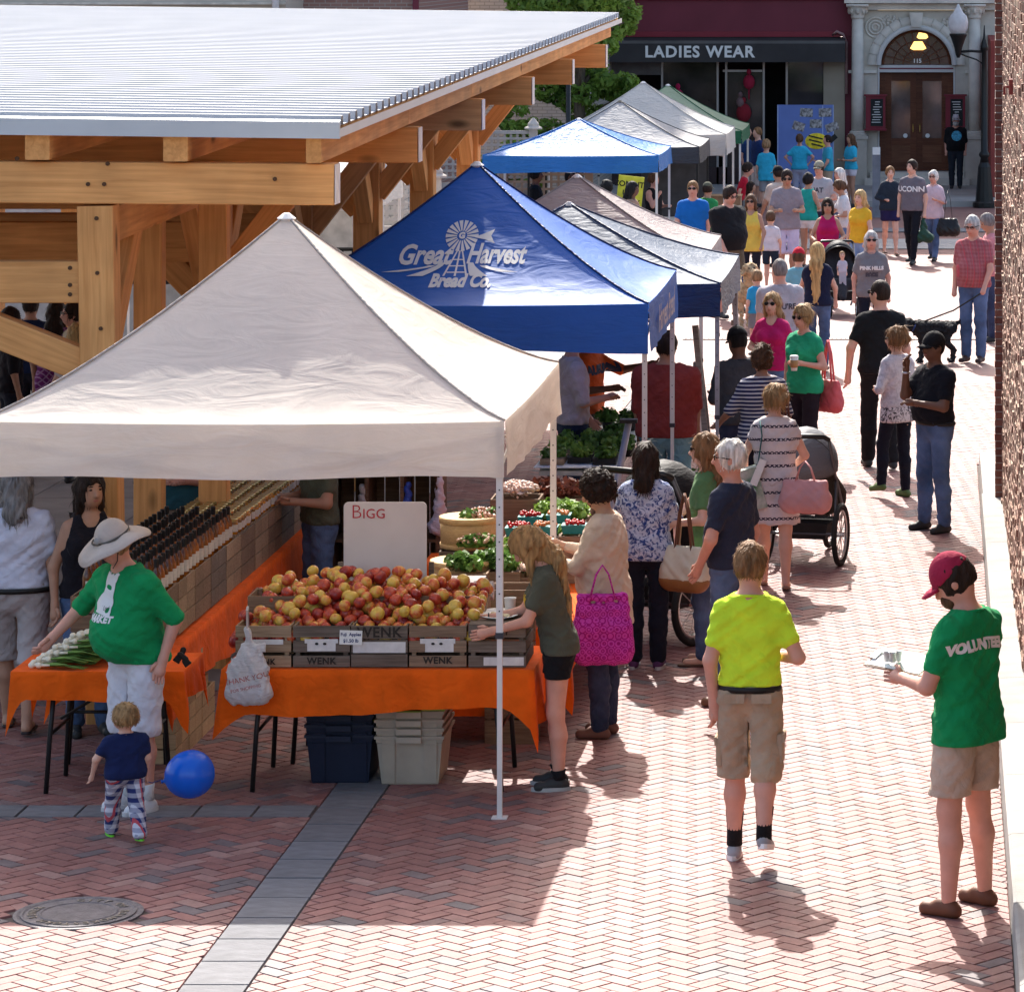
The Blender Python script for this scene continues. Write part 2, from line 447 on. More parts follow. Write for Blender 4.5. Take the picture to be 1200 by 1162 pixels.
def sheet(name, x0, x1, y0, y1, dz, m, parent=None):
 b = MB(); b.quad((x0, y0, gz(y0) + dz), (x1, y0, gz(y0) + dz), (x1, y1, gz(y1) + dz), (x0, y1, gz(y1) + dz))
 o = b.build(name, m, parent)
 if parent is None: o['kind'] = 'structure'
 return o
YB = 46.0    # separate bricks end here
g = MB()
g.quad((-300, -60, gz(-60) - 0.012), (300, -60, gz(-60) - 0.012), (300, YB, gz(YB) - 0.012), (-300, YB, gz(YB) - 0.012)); 
g.cur = 1
g.quad((-300, YB, gz(YB) - 0.012), (300, YB, gz(YB) - 0.012), (300, 600, gz(600) - 0.012), (-300, 600, gz(600) - 0.012))
gr = g.build('ground', [M_joint, M_far]); gr['kind'] = 'structure'

SL = -math.atan(0.012)
def brick_top(cx, cy, a, L=0.2, W=0.1, ins=0.005, h=0.011, dz=0.0):
 ca, sa = math.cos(a), math.sin(a)
 out = []
 for zz, i in ((dz, ins), (dz - h, 0.0015)):
  for sx, sy in ((-1, -1), (1, -1), (1, 1), (-1, 1)):
   x = sx * (L / 2 - i - 0.0015); y = sy * (W / 2 - i - 0.0015)
   X_, Y_ = cx + x * ca - y * sa, cy + x * sa + y * ca
   out.append((X_, Y_, gz(Y_) + zz))
 return out
BF = [(0, 1, 2, 3), (4, 5, 1, 0), (5, 6, 2, 1), (6, 7, 3, 2), (7, 4, 0, 3)]
MH = (X(92, 19.5), 19.5, 0.335)
def paved(x, y):
 if (x > 0.345 and y < 38.1) or x > 1.2 or y < 17.2 or y > YB: return False
 if -3.665 < x < -3.335 : return False
 if 21.76 < y < 22.08 and x < -3.3: return False
 if (x - MH[0]) ** 2 + (y - MH[1]) ** 2 < MH[2] ** 2: return False
 if y > 25.72 and x < -4.9: return False
 xl = X(0, y) - 0.4
 return x > xl and x > -9
pavement = thing('pavement', None, None, (0, 0, 0)); pavement['kind'] = 'structure'
cells = []; cut = []
ZONES = [(-9, -3.665, 17.2, 21.76), (-9, -3.665, 22.08, 25.725), (-4.9, -3.665, 25.725, YB), (-3.335, 0.345, 17.2, 38.1), (-3.335, 1.2, 38.1, YB)]
def clip(poly, ax, v, keep_less):
 out = []
 for i in range(len(poly)):
  p, q = poly[i], poly[(i + 1) % len(poly)]
  ip, iq = (p[ax] <= v) == keep_less, (q[ax] <= v) == keep_less
  if ip: out.append(p)
  if ip != iq:
   t_ = (v - p[ax]) / (q[ax] - p[ax]); out.append((p[0] + (q[0] - p[0]) * t_, p[1] + (q[1] - p[1]) * t_))
 return out
def paved_(x, y):
 return 17.0 < y < YB + 0.2 and X(0, y) - 0.5 < x < 1.4
def place_brick(wx, wy, a):
 c_, s_ = math.cos(a), math.sin(a)
 P = [(wx + u_ * 0.0965 * c_ - v_ * 0.0465 * s_, wy + u_ * 0.0965 * s_ + v_ * 0.0465 * c_) for u_, v_ in ((-1, -1), (1, -1), (1, 1), (-1, 1))]
 if (wx - MH[0]) ** 2 + (wy - MH[1]) ** 2 < (MH[2] + 0.13) ** 2:
  if min(math.hypot(p[0] - MH[0], p[1] - MH[1]) for p in P) < MH[2]:
   P = [p if math.hypot(p[0] - MH[0], p[1] - MH[1]) > MH[2] else (MH[0] + (p[0] - MH[0]) / max(1e-3, math.hypot(p[0] - MH[0], p[1] - MH[1])) * MH[2], MH[1] + (p[1] - MH[1]) / max(1e-3, math.hypot(p[0] - MH[0], p[1] - MH[1])) * MH[2]) for p in P]
   if math.hypot(wx - MH[0], wy - MH[1]) > MH[2] - 0.02: cut.append(P)
   return
 for (x0, x1, y0, y1) in ZONES:
  if all(x0 <= p[0] <= x1 and y0 <= p[1] <= y1 for p in P): cells.append((wx, wy, a)); return
 for (x0, x1, y0, y1) in ZONES:
  if wx < x0 - .15 or wx > x1 + .15 or wy < y0 - .15 or wy > y1 + .15: continue
  q = P
  for ax_, v_, kl in ((0, x0, False), (0, x1, True), (1, y0, False), (1, y1, True)):
   q = clip(q, ax_, v_, kl)
   if len(q) < 3: break
  if len(q) >= 3:
   ar = abs(sum(q[i][0] * q[(i + 1) % len(q)][1] - q[(i + 1) % len(q)][0] * q[i][1] for i in range(len(q)))) / 2
   if ar > 3e-4: cut.append(q)
u = 0.1; ang = R(45 + 4)
ca, sa = math.cos(ang), math.sin(ang)
cx0, cy0 = -2.0, 30.0
for i in range(-260, 261):
 for j in range(-130, 131):
  ox = i + 4 * j; oy = i
  for (bx, by, ver) in ((1.0, 0.5, 0), (2.5, 0.0, 1)):
   px_, py_ = (ox + bx) * u, (oy + by) * u
   wx, wy = cx0 + px_ * ca - py_ * sa, cy0 + px_ * sa + py_ * ca
   if paved_(wx, wy): place_brick(wx, wy, ang + (PI / 2 if ver else 0))
def vis(c):
 px = 1105 + F * c[0] / c[1]; py = -60 + F * (CAMZ - gz(c[1])) / c[1]
 return -6 < px < 1206 and -10 < py < 1175
cells.sort(key=lambda c: (not vis(c), c[1]))
bm = MB(); 
base_me = bpy.data.meshes.new('brick')
L, W = 0.2, 0.1
vs = []
for zz, i in ((0, 0.004), (-0.011, 0.0005)):
 for sx, sy in ((-1, -1), (1, -1), (1, 1), (-1, 1)): vs.append((sx * (L / 2 - i - 0.0015), sy * (W / 2 - i - 0.0015), zz))
base_me.from_pydata(vs, [], BF); base_me.materials.append(M_brick_ob); base_me.update()
for c in cells[:300]:
 o = link('brick', base_me, pavement, (c[0], c[1], gz(c[1]) + random.uniform(-0.001, 0.0015)))
 o.rotation_euler = (Matrix.Rotation(SL, 3, 'X') @ Matrix.Rotation(c[2], 3, 'Z')).to_euler()
rest = cells[300:]
allv = []; allf = []; rn = []
# clumps of grey bricks as in the photograph
for c in rest:
 o = len(allv)
 tl = random.uniform(-0.0012, 0.0015)
 allv += brick_top(c[0], c[1], c[2], ins=0.004, dz=tl)
 allf += [tuple(k + o for k in f) for f in BF]
 r_ = random.random()
 rn += [r_] * 5
for q in cut:
 o = len(allv); n_ = len(q); cxq = sum(p[0] for p in q) / n_; cyq = sum(p[1] for p in q) / n_
 for (k_, dz_) in ((0.93, 0.0), (1.0, -0.011)):
  for p in q:
   X_, Y_ = cxq + (p[0] - cxq) * k_, cyq + (p[1] - cyq) * k_
   allv.append((X_, Y_, gz(Y_) + dz_))
 area = sum(q[i][0] * q[(i + 1) % n_][1] - q[(i + 1) % n_][0] * q[i][1] for i in range(n_))
 ff = [tuple(range(n_))] + [(k + n_, (k + 1) % n_ + n_, (k + 1) % n_, k) for k in range(n_)]
 if area < 0: ff = [tuple(reversed(f)) for f in ff]
 allf += [tuple(k + o for k in f) for f in ff]; r_ = random.random(); rn += [r_] * len(ff)
me = bpy.data.meshes.new('brick_field'); me.from_pydata(allv, [], allf); me.materials.append(M_brick_st)
at = me.attributes.new('rnd', 'FLOAT', 'FACE'); at.data.foreach_set('value', rn); me.update()
o = link('brick_field', me, pavement); o['kind'] = 'stuff'

# stone bands, slab by slab
def slab_row(parent, x0, x1, y0, y1, n, alongx, m, dz=0.001, hh=0.03):
 for k in range(n):
  a, b2 = k / n, (k + 1) / n
  if alongx: xa, xb, ya, yb = x0 + (x1 - x0) * a + 0.004, x0 + (x1 - x0) * b2 - 0.004, y0, y1
  else: xa, xb, ya, yb = x0, x1, y0 + (y1 - y0) * a + 0.004, y0 + (y1 - y0) * b2 - 0.004
  d_ = dz + random.uniform(0, 0.002); i = 0.005
  cx, cy = (xa + xb) / 2, (ya + yb) / 2
  mb = MB(); vs = []
  for zz, q in ((d_, i), (d_ - hh, 0)):
   for (x, y) in ((xa + q, ya + q), (xb - q, ya + q), (xb - q, yb - q), (xa + q, yb - q)): vs.append((x - cx, y - cy, gz(y) - gz(cy) + zz))
  mb.add(vs, BF)
  mb.build('slab', m, parent, loc=(cx, cy, gz(cy)))
band = thing('stone_band', None, None); band['kind'] = 'structure'
slab_row(band, -3.66, -3.34, 17.2, 46.0, 66, False, M_stone)
band2 = thing('cross_band', None, None); band2['kind'] = 'structure'
slab_row(band2, -6.4, -3.672, 21.765, 22.075, 8, True, M_stone)
floor = thing('pavilion_floor', None, None); floor['kind'] = 'structure'
for r_ in range(14):
 slab_row(floor, -13.6, -4.905, 25.73 + r_ * 1.4, 25.73 + (r_ + 1) * 1.4 - 0.008, 7, True, M_slab, 0.0)
sheet('pavilion_yard', -14, -4.9, 45.4, 62, 0.004, M_slab)
# far bands and pavements of the crossing
sheet('crossing_band', -12, 3.0, 70.2, 73.0, 0.004, M_conc)
sheet('crossing_strip', -12, 3.0, 75.2, 76.4, 0.004, M_stone)
kb = MB(); kb.add([(x, y, gz(y) + z) for x, y, z in ((-20, 84.2, -0.02), (6, 84.2, -0.02), (6, 91.6, -0.02), (-20, 91.6, -0.02), (-20, 84.2, 0.12), (6, 84.2, 0.12), (6, 91.6, 0.12), (-20, 91.6, 0.12))],
 [(4, 5, 6, 7), (0, 1, 5, 4), (1, 2, 6, 5), (2, 3, 7, 6), (3, 0, 4, 7)])
o = kb.build('sidewalk', mat('sidewalk_concrete', (0.33, 0.32, 0.30), 0.9, 0.12, 1.5, 0.1)); o['kind'] = 'structure'

# trench drain across the street
M_iron = mat('dark_iron', (0.055, 0.05, 0.05), 0.55, 0.2, 12, 0.2, 60, metal=0.4)
dr = thing('trench_drain', 'thin slotted iron drain running straight across the sunny brick street', 'drain', (0, 51.9, gz(51.9)))
mb = MB(); mb.quad((-3.6, -0.07, 0.004), (2.5, -0.07, 0.004), (2.5, 0.07, 0.003), (-3.6, 0.07, 0.003)); mb.build('channel', mat('light_grate', (0.42, 0.38, 0.35), 0.7), dr)
mb = MB()
for k in range(96): mb.box((-3.55 + k * 0.063, 0, 0.006), (0.03, 0.09, 0.006))
o = mb.build('slots', M_iron, dr); o['kind'] = 'stuff'

# manhole
M_mh = mat('cast_iron_cover', (0.15, 0.135, 0.14), 0.6, 0.25, 14, 0.5, 50, metal=0.2)
mh = thing('manhole_cover', 'round cast iron manhole cover with raised ring lettering set in the bricks', 'manhole cover', (MH[0], MH[1], gz(MH[1])))
mb = MB(); mb.lathe([(0.333, -0.02), (0.333, 0.0), (0.315, 0.002), (0.30, -0.004), (0.0, -0.004)], 48); o = mb.build('frame', M_mh, mh)
mb = MB(); mb.lathe([(0.296, -0.004), (0.296, 0.004), (0.285, 0.006), (0.278, 0.001), (0.205, 0.001), (0.2, 0.006), (0.19, 0.006), (0.187, 0.002), (0.001, 0.003)], 48); mb.build('lid', M_mh, mh)
M_mhl = mat('worn_raised_iron', (0.25, 0.21, 0.17), 0.55, 0.2, 30, metal=0.2)
def ring_text(parent, s, r, a0, step, size, m):
 for k, ch in enumerate(s):
  if ch == ' ': continue
  a = a0 - k * step
  letters(ch, size, m, parent, (r * math.cos(a), r * math.sin(a), 0.004), (0, 0, a - PI / 2), 0.002, 0.001, name='raised_letter')
ring_text(mh, 'CITY OF ROANOKE', 0.235, R(100), R(12), 0.06, M_mhl)
ring_text(mh, 'STORM SEWER', 0.235, R(280), R(12), 0.06, M_mhl)

# kerb and brick wall at the right
cb = thing('kerb', None, None, (0.445, 27, gz(27))); cb['kind'] = 'structure'
for k in range(14):
 ya, yb = 16.0 + k * 1.57 - 27, 16.0 + (k + 1) * 1.57 - 27 - 0.008
 x0 = -0.097 if k < 12 else -0.085
 vs = []
 for y in (ya, yb):
  z = gz(y + 27) - gz(27)
  vs += [(x0, y, z - 0.05), (x0 + 0.012, y, z + 0.13), (x0 + 0.03, y, z + 0.14), (0.105, y, z + 0.145), (0.105, y, z - 0.05)]
 mb = MB(); mb.add(vs, [(0, 5, 6, 1), (1, 6, 7, 2), (2, 7, 8, 3), (0, 1, 2, 3, 4), (9, 8, 7, 6, 5)])
 mb.build('kerb_stone', mat('kerb_concrete', (0.33, 0.32, 0.30), 0.9, 0.12, 4, 0.3, 50, obvar=0.05), cb)

WB = [(0.0, (0.14, 0.07, 0.05)), (0.25, (0.26, 0.13, 0.09)), (0.5, (0.32, 0.19, 0.13)), (0.75, (0.40, 0.30, 0.22)), (1.0, (0.25, 0.10, 0.07))]
M_wb = brick_like('wall_brick_joined', WB); M_wbo = brick_like('wall_brick_single', [(0.0, (0.16, 0.06, 0.045)), (0.5, (0.24, 0.085, 0.06)), (1.0, (0.3, 0.13, 0.09))], attr=False)
M_mort = mat('mortar', (0.50, 0.44, 0.38), 0.95, 0.2, 15, 0.4, 60)
wl = thing('brick_wall', 'rough old brick wall along the right edge of the street', 'wall', (0.548, 34.5, gz(34.5)))
y1w, y0w = 34.48, 14.0; zt = 6.6
mb = MB(); mb.box2((0.010, y0w - 34.5, -0.2), (0.30, y1w - 34.5 + 0.6, zt)); mb.build('mortar_core', M_mort, wl)
allv = []; allf = []; rn = []
nc = int(zt / 0.067)
for cidx in range(nc):
 z0 = 0.06 + cidx * 0.067; off = 0.1 if cidx % 2 else 0
 y = y0w + off
 head = (cidx % 6 == 5)
 bl = 0.105 if head else 0.21
 while y < y1w - 0.02:
  ye = min(y + bl - 0.010, y1w)
  pr = random.uniform(-0.003, 0.010) + (0.01 if random.random() < 0.06 else 0)
  o_ = len(allv); i = 0.004
  for xx, q in ((-pr, i), (0.012, 0)):
   for (yy, zz) in ((y + q, z0 + q), (ye - q, z0 + q), (ye - q, z0 + 0.058 - q), (y + q, z0 + 0.058 - q)): allv.append((xx, yy - 34.5, zz))
  allf += [tuple(k + o_ for k in reversed(f)) for f in BF]
  rn += [random.random()] * 5
  y += bl
me = bpy.data.meshes.new('brick_courses'); me.from_pydata(allv, [], allf); me.materials.append(M_wb)
at = me.attributes.new('rnd', 'FLOAT', 'FACE'); at.data.foreach_set('value', rn); me.update()
o = link('brick_courses', me, wl); o['kind'] = 'stuff'
mb = MB(); mb.box2((-0.062, 0.008, -0.1), (0.0095, 0.5, zt)); mb.build('mortar_edge', M_mort, wl)
for wd in (0.072, 0.066):
 mb = MB(); mb.box((0, 0, 0), (wd, 0.10, 0.056)); me = mb.mesh('brick', M_wbo)
 if wd == 0.072: bmA = me
 else: bmB = me
for cidx in range(nc):
 o = link('brick', bmA if cidx % 2 else bmB, wl, (-0.034 + random.uniform(-0.003, 0.003), 0.05 + random.uniform(-0.003, 0.003), 0.09 + cidx * 0.067))
# little fixing on the wall face
wb = thing('wall_bracket', 'small rusty bracket fixed high on the right brick wall', 'bracket', (0.545, 29.0, Z(102, 29.0)))
mb = MB(); mb.box((-0.02, 0, 0), (0.03, 0.12, 0.12)); mb.tube([(-0.03, 0, 0), (-0.07, 0, 0), (-0.07, 0, -0.06)], 0.012, 6); mb.build('plate', mat('rusty_red_iron', (0.28, 0.05, 0.04), 0.6, 0.3, 20), wb)

# ------------------------------------------------------------------ the timber pavilion
M_wood = wood_mat('timber', (0.80, 0.40, 0.145), (0.60, 0.27, 0.088))
M_end = mat('painted_timber_end', (0.72, 0.66, 0.62), 0.7, 0.1, 10)
M_roof = mat('galvanised_roof', (0.44, 0.445, 0.46), 0.7, 0.03, 1.2, 0.0, 6, metal=0.0, spec=0.12)
M_trim = mat('roof_trim', (0.55, 0.58, 0.60), 0.5, 0.05, 2, metal=0.3)
pav = thing('pavilion', 'open timber market pavilion with a pale ribbed metal roof', 'pavilion', (-5.53, 24.5, gz(24.5)))
PO = Vector(pav.location)
def beam(name, a, b, w, h, m=None, parent=None):
 a, b = Vector(a), Vector(b); L = (b - a).length; d = (b - a).normalized()
 up = Vector((0, 0, 1)) if abs(d.z) < 0.95 else Vector((0, 1, 0))
 s = up.cross(d).normalized(); u = d.cross(s)
 c = 0.006
 mb = MB()
 prof = [(-w / 2 + c, -h / 2), (w / 2 - c, -h / 2), (w / 2, -h / 2 + c), (w / 2, h / 2 - c), (w / 2 - c, h / 2), (-w / 2 + c, h / 2), (-w / 2, h / 2 - c), (-w / 2, -h / 2 + c)]
 vs = [(-L / 2, p[0], p[1]) for p in prof] + [(L / 2, p[0], p[1]) for p in prof]
 fs = [tuple(reversed(range(8))), tuple(range(8, 16))] + [(k, (k + 1) % 8, (k + 1) % 8 + 8, k + 8) for k in range(8)]
 mb.add(vs, fs)
 o = mb.build(name, m or M_wood, parent or pav)
 o.matrix_local = Matrix.Translation((a + b) / 2 - PO) @ Matrix((d, s, u)).transposed().to_4x4()
 return o
def roofz(x, y): return 3.86 + (y - 24.4) * 0.0151 + max(0, (-3.94 - x)) * 0.012
XR = -3.94; XL = -14.0; Y0, Y1 = 24.4, 45.9
# ribbed sheet: ribs run left-right, one cross-section every rib
prof = []
pitch = 0.30
n = int((Y1 - Y0) / pitch)
for k in range(n):
 y = Y0 + k * pitch
 prof += [(y, 0), (y + 0.165, 0.0), (y + 0.185, 0.058), (y + 0.25, 0.058), (y + 0.275, 0.0)]
prof.append((Y0 + n * pitch, 0))
vs = []; fs = []
for xx in (XR, XL):
 for (y, dz) in prof: vs.append((xx - PO.x, y - PO.y, roofz(xx, y) + dz - PO.z))
q = len(prof)
for i in range(q - 1): fs.append((i + 1, i, q + i, q + i + 1))
mb = MB(); mb.add(vs, fs)
rf = mb.build('roof_sheet', M_roof, pav)
so = rf.modifiers.new('solid', 'SOLIDIFY'); so.thickness = 0.006
mb = MB()
mb.add([(x - PO.x, y - PO.y, roofz(x, y) + dz - PO.z) for (x, y, dz) in
  ((XL, Y0 - 0.01, -0.075), (XR + 0.02, Y0 - 0.01, -0.075), (XR + 0.02, Y0 - 0.01, 0.035), (XL, Y0 - 0.01, 0.035), (XL, Y0 + 0.02, 0.045), (XR + 0.02, Y0 + 0.02, 0.045), (XL, Y0 + 0.03, -0.075), (XR + .02, Y0 + 0.03, -0.075))],
 [(0, 1, 2, 3), (3, 2, 5, 4), (1, 7, 5, 2), (0, 6, 7, 1)])
mb.build('front_trim', M_trim, pav)
mb = MB()
mb.add([(x - PO.x, y - PO.y, roofz(x, y) + dz - PO.z) for (x, y, dz) in
  ((XR + 0.015, Y0, -0.07), (XR + 0.015, Y1, -0.07), (XR + 0.015, Y1, -0.012), (XR + 0.015, Y0, -0.012), (XR - 0.02, Y0, -0.07), (XR - 0.02, Y1, -0.07))],
 [(0, 1, 2, 3), (4, 5, 1, 0)])
mb.build('edge_trim', M_trim, pav)
mb = MB()
mb.add([(x - PO.x, y - PO.y, roofz(x, y) - 0.012 - PO.z) for (x, y) in ((XL, Y0 + 0.04), (XR - 0.03, Y0 + 0.04), (XR - 0.03, Y1 - 0.05), (XL, Y1 - 0.05))], [(0, 1, 2, 3)])
dk = mb.build('roof_deck', M_wood, pav); so = dk.modifiers.new('solid', 'SOLIDIFY'); so.thickness = 0.03; so.offset = -1
RY = [24.62 + 3.83 * k for k in range(6)]
# purlins along the street
for xx in (-4.10, -5.0, -5.9, -6.8, -7.7, -8.6, -9.6, -10.6):
 for k in range(6):
  ya = RY[k] if k else Y0 + 0.05; yb = RY[k + 1] if k < 5 else Y1 - 0.1
  ya += 0.003 if k else 0; 
  if k == 0: ya = Y0 + 0.06
  za = roofz(xx, ya) - 0.145; zb = roofz(xx, yb) - 0.145
  beam('purlin', (xx, ya, za), (xx, yb - 0.004, zb), 0.16 if xx < -4.2 else 0.10, 0.19)
# rafters with pale painted ends
for k, y in enumerate(RY):
 zz = roofz(-4, y) - 0.385
 xe = [-3.97, -3.96, -3.95, -3.94, -3.93, -3.92][k]
 beam('rafter', (xe - 0.008, y, zz), (-12.5, y, zz + 0.06), 0.20, 0.27)
 mb = MB(); mb.box((0, 0, 0), (0.006, 0.19, 0.26)); mb.build('rafter_end', M_end, pav, loc=Vector((xe, y, zz)) - PO)
XP = -5.53
for k, y in enumerate(RY):
 for xp in (XP, XP - 4.6):
  top = roofz(-4, y) - 0.525
  beam('post', (xp + (0.05 if k == 0 else 0), y, gz(y) - 0.02), (xp - (0.01 if k == 0 else 0), y, top), 0.235 if k == 0 else 0.25, 0.20 if k == 0 else 0.25)
  zr = top
  for s in (-1, 1):       # knee braces along the street
   if k == 0 and s == -1: continue
   if k == 5 and s == 1: continue
   beam('brace', (xp, y + s * 0.10, zr - 1.05), (xp, y + s * 1.12, zr + 0.02), 0.14, 0.20)
  if k > 0: beam('brace', (xp - 0.09, y + 0.003, zr - 1.0), (xp - 1.05, y + 0.003, zr - 0.01), 0.14, 0.20)
  if k > 0 and xp == XP: beam('brace', (xp + 0.09, y + 0.003, zr - 0.85), (xp + 0.75, y + 0.003, zr - 0.01), 0.12, 0.18)
 if k < 5:
  for xp in (XP, XP - 4.6):
   beam('tie_beam', (xp, y + 0.13, roofz(-4, y) - 0.66), (xp, RY[k + 1] - 0.13, roofz(-4, RY[k + 1]) - 0.66), 0.16, 0.24)
M_peg = mat('peg_end_grain', (0.10, 0.05, 0.025), 0.8)
for (px, py, yy) in ((103, 216, 24.512), (122, 216, 24.512), (113, 256, 24.515), (114, 320, 24.515), (118, 385, 24.515), (82, 314, 24.555), (82, 334, 24.555), (82, 345, 24.555), (20, 186, 24.512), (126, 192, 24.512), (322, 210, 24.512)):
 mb = MB(); mb.lathe([(0.014, -0.006), (0.014, 0.004), (0.001, 0.005)], 10); mb.build('peg', M_peg, pav, loc=Vector((X(px, yy), yy, Z(py, yy))) - PO, rot=(R(90), 0, 0))
# front girt and its brace, middle cross beams
beam('girt', (XP - 0.115, 24.64, Z(330, 24.62)), (-10.0, 24.64, Z(330, 24.62)), 0.16, 0.27)
beam('brace', (XP - 0.10, 24.64, Z(428, 24.62)), (XP - 1.15, 24.64, Z(332, 24.62) - 0.12), 0.15, 0.21)
for y, py in ((28.45, 283), (32.28, 270)):
 beam('cross_beam', (XP - 0.13, y, Z(py, y)), (XP - 4.45, y, Z(py, y)), 0.15, 0.30)
 beam('cross_beam', (XP - 0.13, y, Z(py, y) + 0.36), (XP - 4.45, y, Z(py, y) + 0.36), 0.15, 0.22)
beam('post', (-5.62, 26.6, gz(26.6)), (-5.62, 26.6, 3.4), 0.2, 0.15)
beam('post', (-5.16, 26.6, gz(26.6)), (-5.16, 26.6, 3.4), 0.2, 0.15)

# ------------------------------------------------------------------ the street front at the far end
FY = 92.0
FG = gz(FY)
def fx(px, d=FY): return X(px, d)
def fz(py, d=FY): return Z(py, d)
M_burg = mat('burgundy_paint', (0.17, 0.028, 0.045), 0.6, 0.12, 1.0, 0.05, 30)
M_burg2 = mat('burgundy_trim', (0.22, 0.02, 0.035), 0.5, 0.1, 1.0)
M_dkaw = mat('charcoal_awning', (0.045, 0.042, 0.042), 0.8, 0.15, 2)
M_awtop = mat('grey_awning_top', (0.12, 0.115, 0.11), 0.8, 0.15, 2)
M_white = mat('white_letters', (0.8, 0.8, 0.76), 0.6, 0.04, 3)
M_glassd = glass_mat('dark_shop_glass')
M_frame = mat('aluminium_frame', (0.33, 0.31, 0.30), 0.4, 0.05, 3, metal=0.5)
M_bei = mat('beige_pier', (0.36, 0.31, 0.24), 0.85, 0.08, 2, 0.1)
shop = thing('shop_building', 'burgundy shop front with a charcoal awning reading ladies wear', 'building', (fx(850), FY, FG))
SO = Vector(shop.location)
def sb(name, px0, px1, py0, py1, y0, y1, m, parent=shop, O=SO, d=FY):
 mb = MB(); mb.box2((fx(px0, d) - O.x, y0 - O.y, fz(py1, d) - O.z), (fx(px1, d) - O.x, y1 - O.y, fz(py0, d) - O.z))
 return mb.build(name, m, parent)
HT = 21.5
mb = MB(); mb.box2((fx(560) - SO.x, 0, fz(43) - SO.z), (fx(1000) - SO.x, 8, HT)); mb.build('wall', M_burg, shop)
sb('cornice', 560, 985, 37, 43.4, FY - 0.12, FY, M_burg2)
sb('cornice', 560, 998, -4, 0.5, FY - 0.06, FY, M_burg2)
mb = MB(); a0, a1 = fx(700) - SO.x, fx(991) - SO.x; zt_, zm, zb_ = fz(43.5) - SO.z, fz(49) - SO.z, fz(72) - SO.z
mb.add([(a0, -0.01, zt_), (a1, -0.01, zt_), (a1, -0.75, zm), (a0, -0.75, zm), (a0, -0.75, zb_), (a1, -0.75, zb_), (a0, -0.01, zb_), (a1, -0.01, zb_)],
 [(3, 2, 1, 0), (4, 5, 2, 3), (1, 2, 5, 7), (0, 6, 4, 3), (6, 7, 5, 4)])
aw = mb.build('awning', M_dkaw, shop)
mb = MB(); mb.box2((a0, -0.752, zm - 0.03), (a1 + 0.01, -0.70, zm + 0.04)); mb.build('awning_rail', M_awtop, aw)
letters('LADIES WEAR', 0.385, M_white, aw, (fx(822) - SO.x, -0.755, fz(60.5) - SO.z), (R(90), 0, 0), 0.012, 0.012, space=1.14)
# shop windows: recess with mullions and a few shapes inside
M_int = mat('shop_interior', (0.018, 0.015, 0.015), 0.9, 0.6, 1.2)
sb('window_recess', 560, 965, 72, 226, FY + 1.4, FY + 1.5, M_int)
sb('stall_riser', 640, 893, 196, 222, FY - 0.02, FY + 0.15, mat('dark_riser', (0.05, 0.03, 0.03), 0.7))
for px in (776, 841, 851, 895, 922):
 sb('mullion', px - 1.2, px + 1.2, 72, 222, FY - 0.02, FY + 0.07, M_frame)
sb('transom', 847, 893, 82, 84.5, FY - 0.012, FY + 0.06, M_frame)
for a, b2 in ((777.6, 839.6), (852.4, 893.6), (923.5, 964)):
 sb('window', a, b2, 85 if a > 850 and a < 900 else 73, 222, FY + 0.02, FY + 0.03, glass_mat('shop_pane', (0.035, 0.03, 0.03), 0.08))
sb('beige_pier', 965, 990, 73, 222, FY - 0.05, FY + 1.4, M_bei)
sb('end_pier', 990.2, 1000.3, 43.2, 226, FY + 0.02, FY + 0.3, M_burg)
sb('grey_panel', 640, 775, 73, 88, FY - 0.03, FY + 0.1, mat('grey_panel', (0.12, 0.11, 0.11), 0.7))
for k, (px, py, r_, c) in enumerate([(795, 113, 7, (0.5, 0.02, 0.09)), (790, 128, 8, (0.25, 0.2, 0.2)), (878, 96, 7, (0.35, 0.02, 0.05)), (872, 132, 9, (0.25, 0.02, 0.03)), (868, 120, 5, (0.2, 0.12, 0.12))]):
 g_ = thing('mannequin', ['pink dress form in the dark shop window', 'grey dress form low in the dark shop window', 'red hat display high in the shop window', 'dark red clothes rack low in the shop window', 'brown bag display in the shop window'][k], 'mannequin', (fx(px), FY - 0.16, fz(py)))
 mb = MB(); mb.ball((0, 0, 0), (r_ / 48, 0.1, r_ / 38), 10, 8); mb.tube([(0, 0, -r_ / 45), (0, 0, -r_ / 40 - 0.25)], 0.02, 6); mb.build('torso', cloth('mannequin%d' % k, c), g_, True)
 mb = MB(); mb.ball((0, 0, r_ / 34 + 0.04), (0.06, 0.06, 0.08)); mb.build('head', cloth('mannequin%d' % k, c), g_, True)
# downpipe and lamp arm beside portal
mb = MB(); mb.tube([(fx(976) - SO.x, -0.1, fz(41) - SO.z), (fx(981) - SO.x, -0.25, fz(37) - SO.z), (fx(988) - SO.x, -0.2, fz(40) - SO.z), (fx(992) - SO.x, -0.1, fz(50) - SO.z), (fx(992) - SO.x, -0.1, fz(110) - SO.z)], 0.035, 8); mb.build('downpipe', mat('pipe_pink', (0.4, 0.25, 0.24), 0.5), shop, True)

# stone portal
M_st = mat('limestone', (0.58, 0.53, 0.45), 0.85, 0.16, 2.2, 0.3, 14)
M_st2 = mat('limestone_light', (0.66, 0.61, 0.53), 0.85, 0.14, 3, 0.25, 20)
port = thing('stone_portal', 'carved limestone entrance with arched fanlight and paired wooden doors', 'doorway', (fx(1074), FY, FG))
QO = Vector(port.location)
def pb(name, px0, px1, py0, py1, y0, y1, m=M_st, parent=port): return sb(name, px0, px1, py0, py1, y0, y1, m, parent, QO)
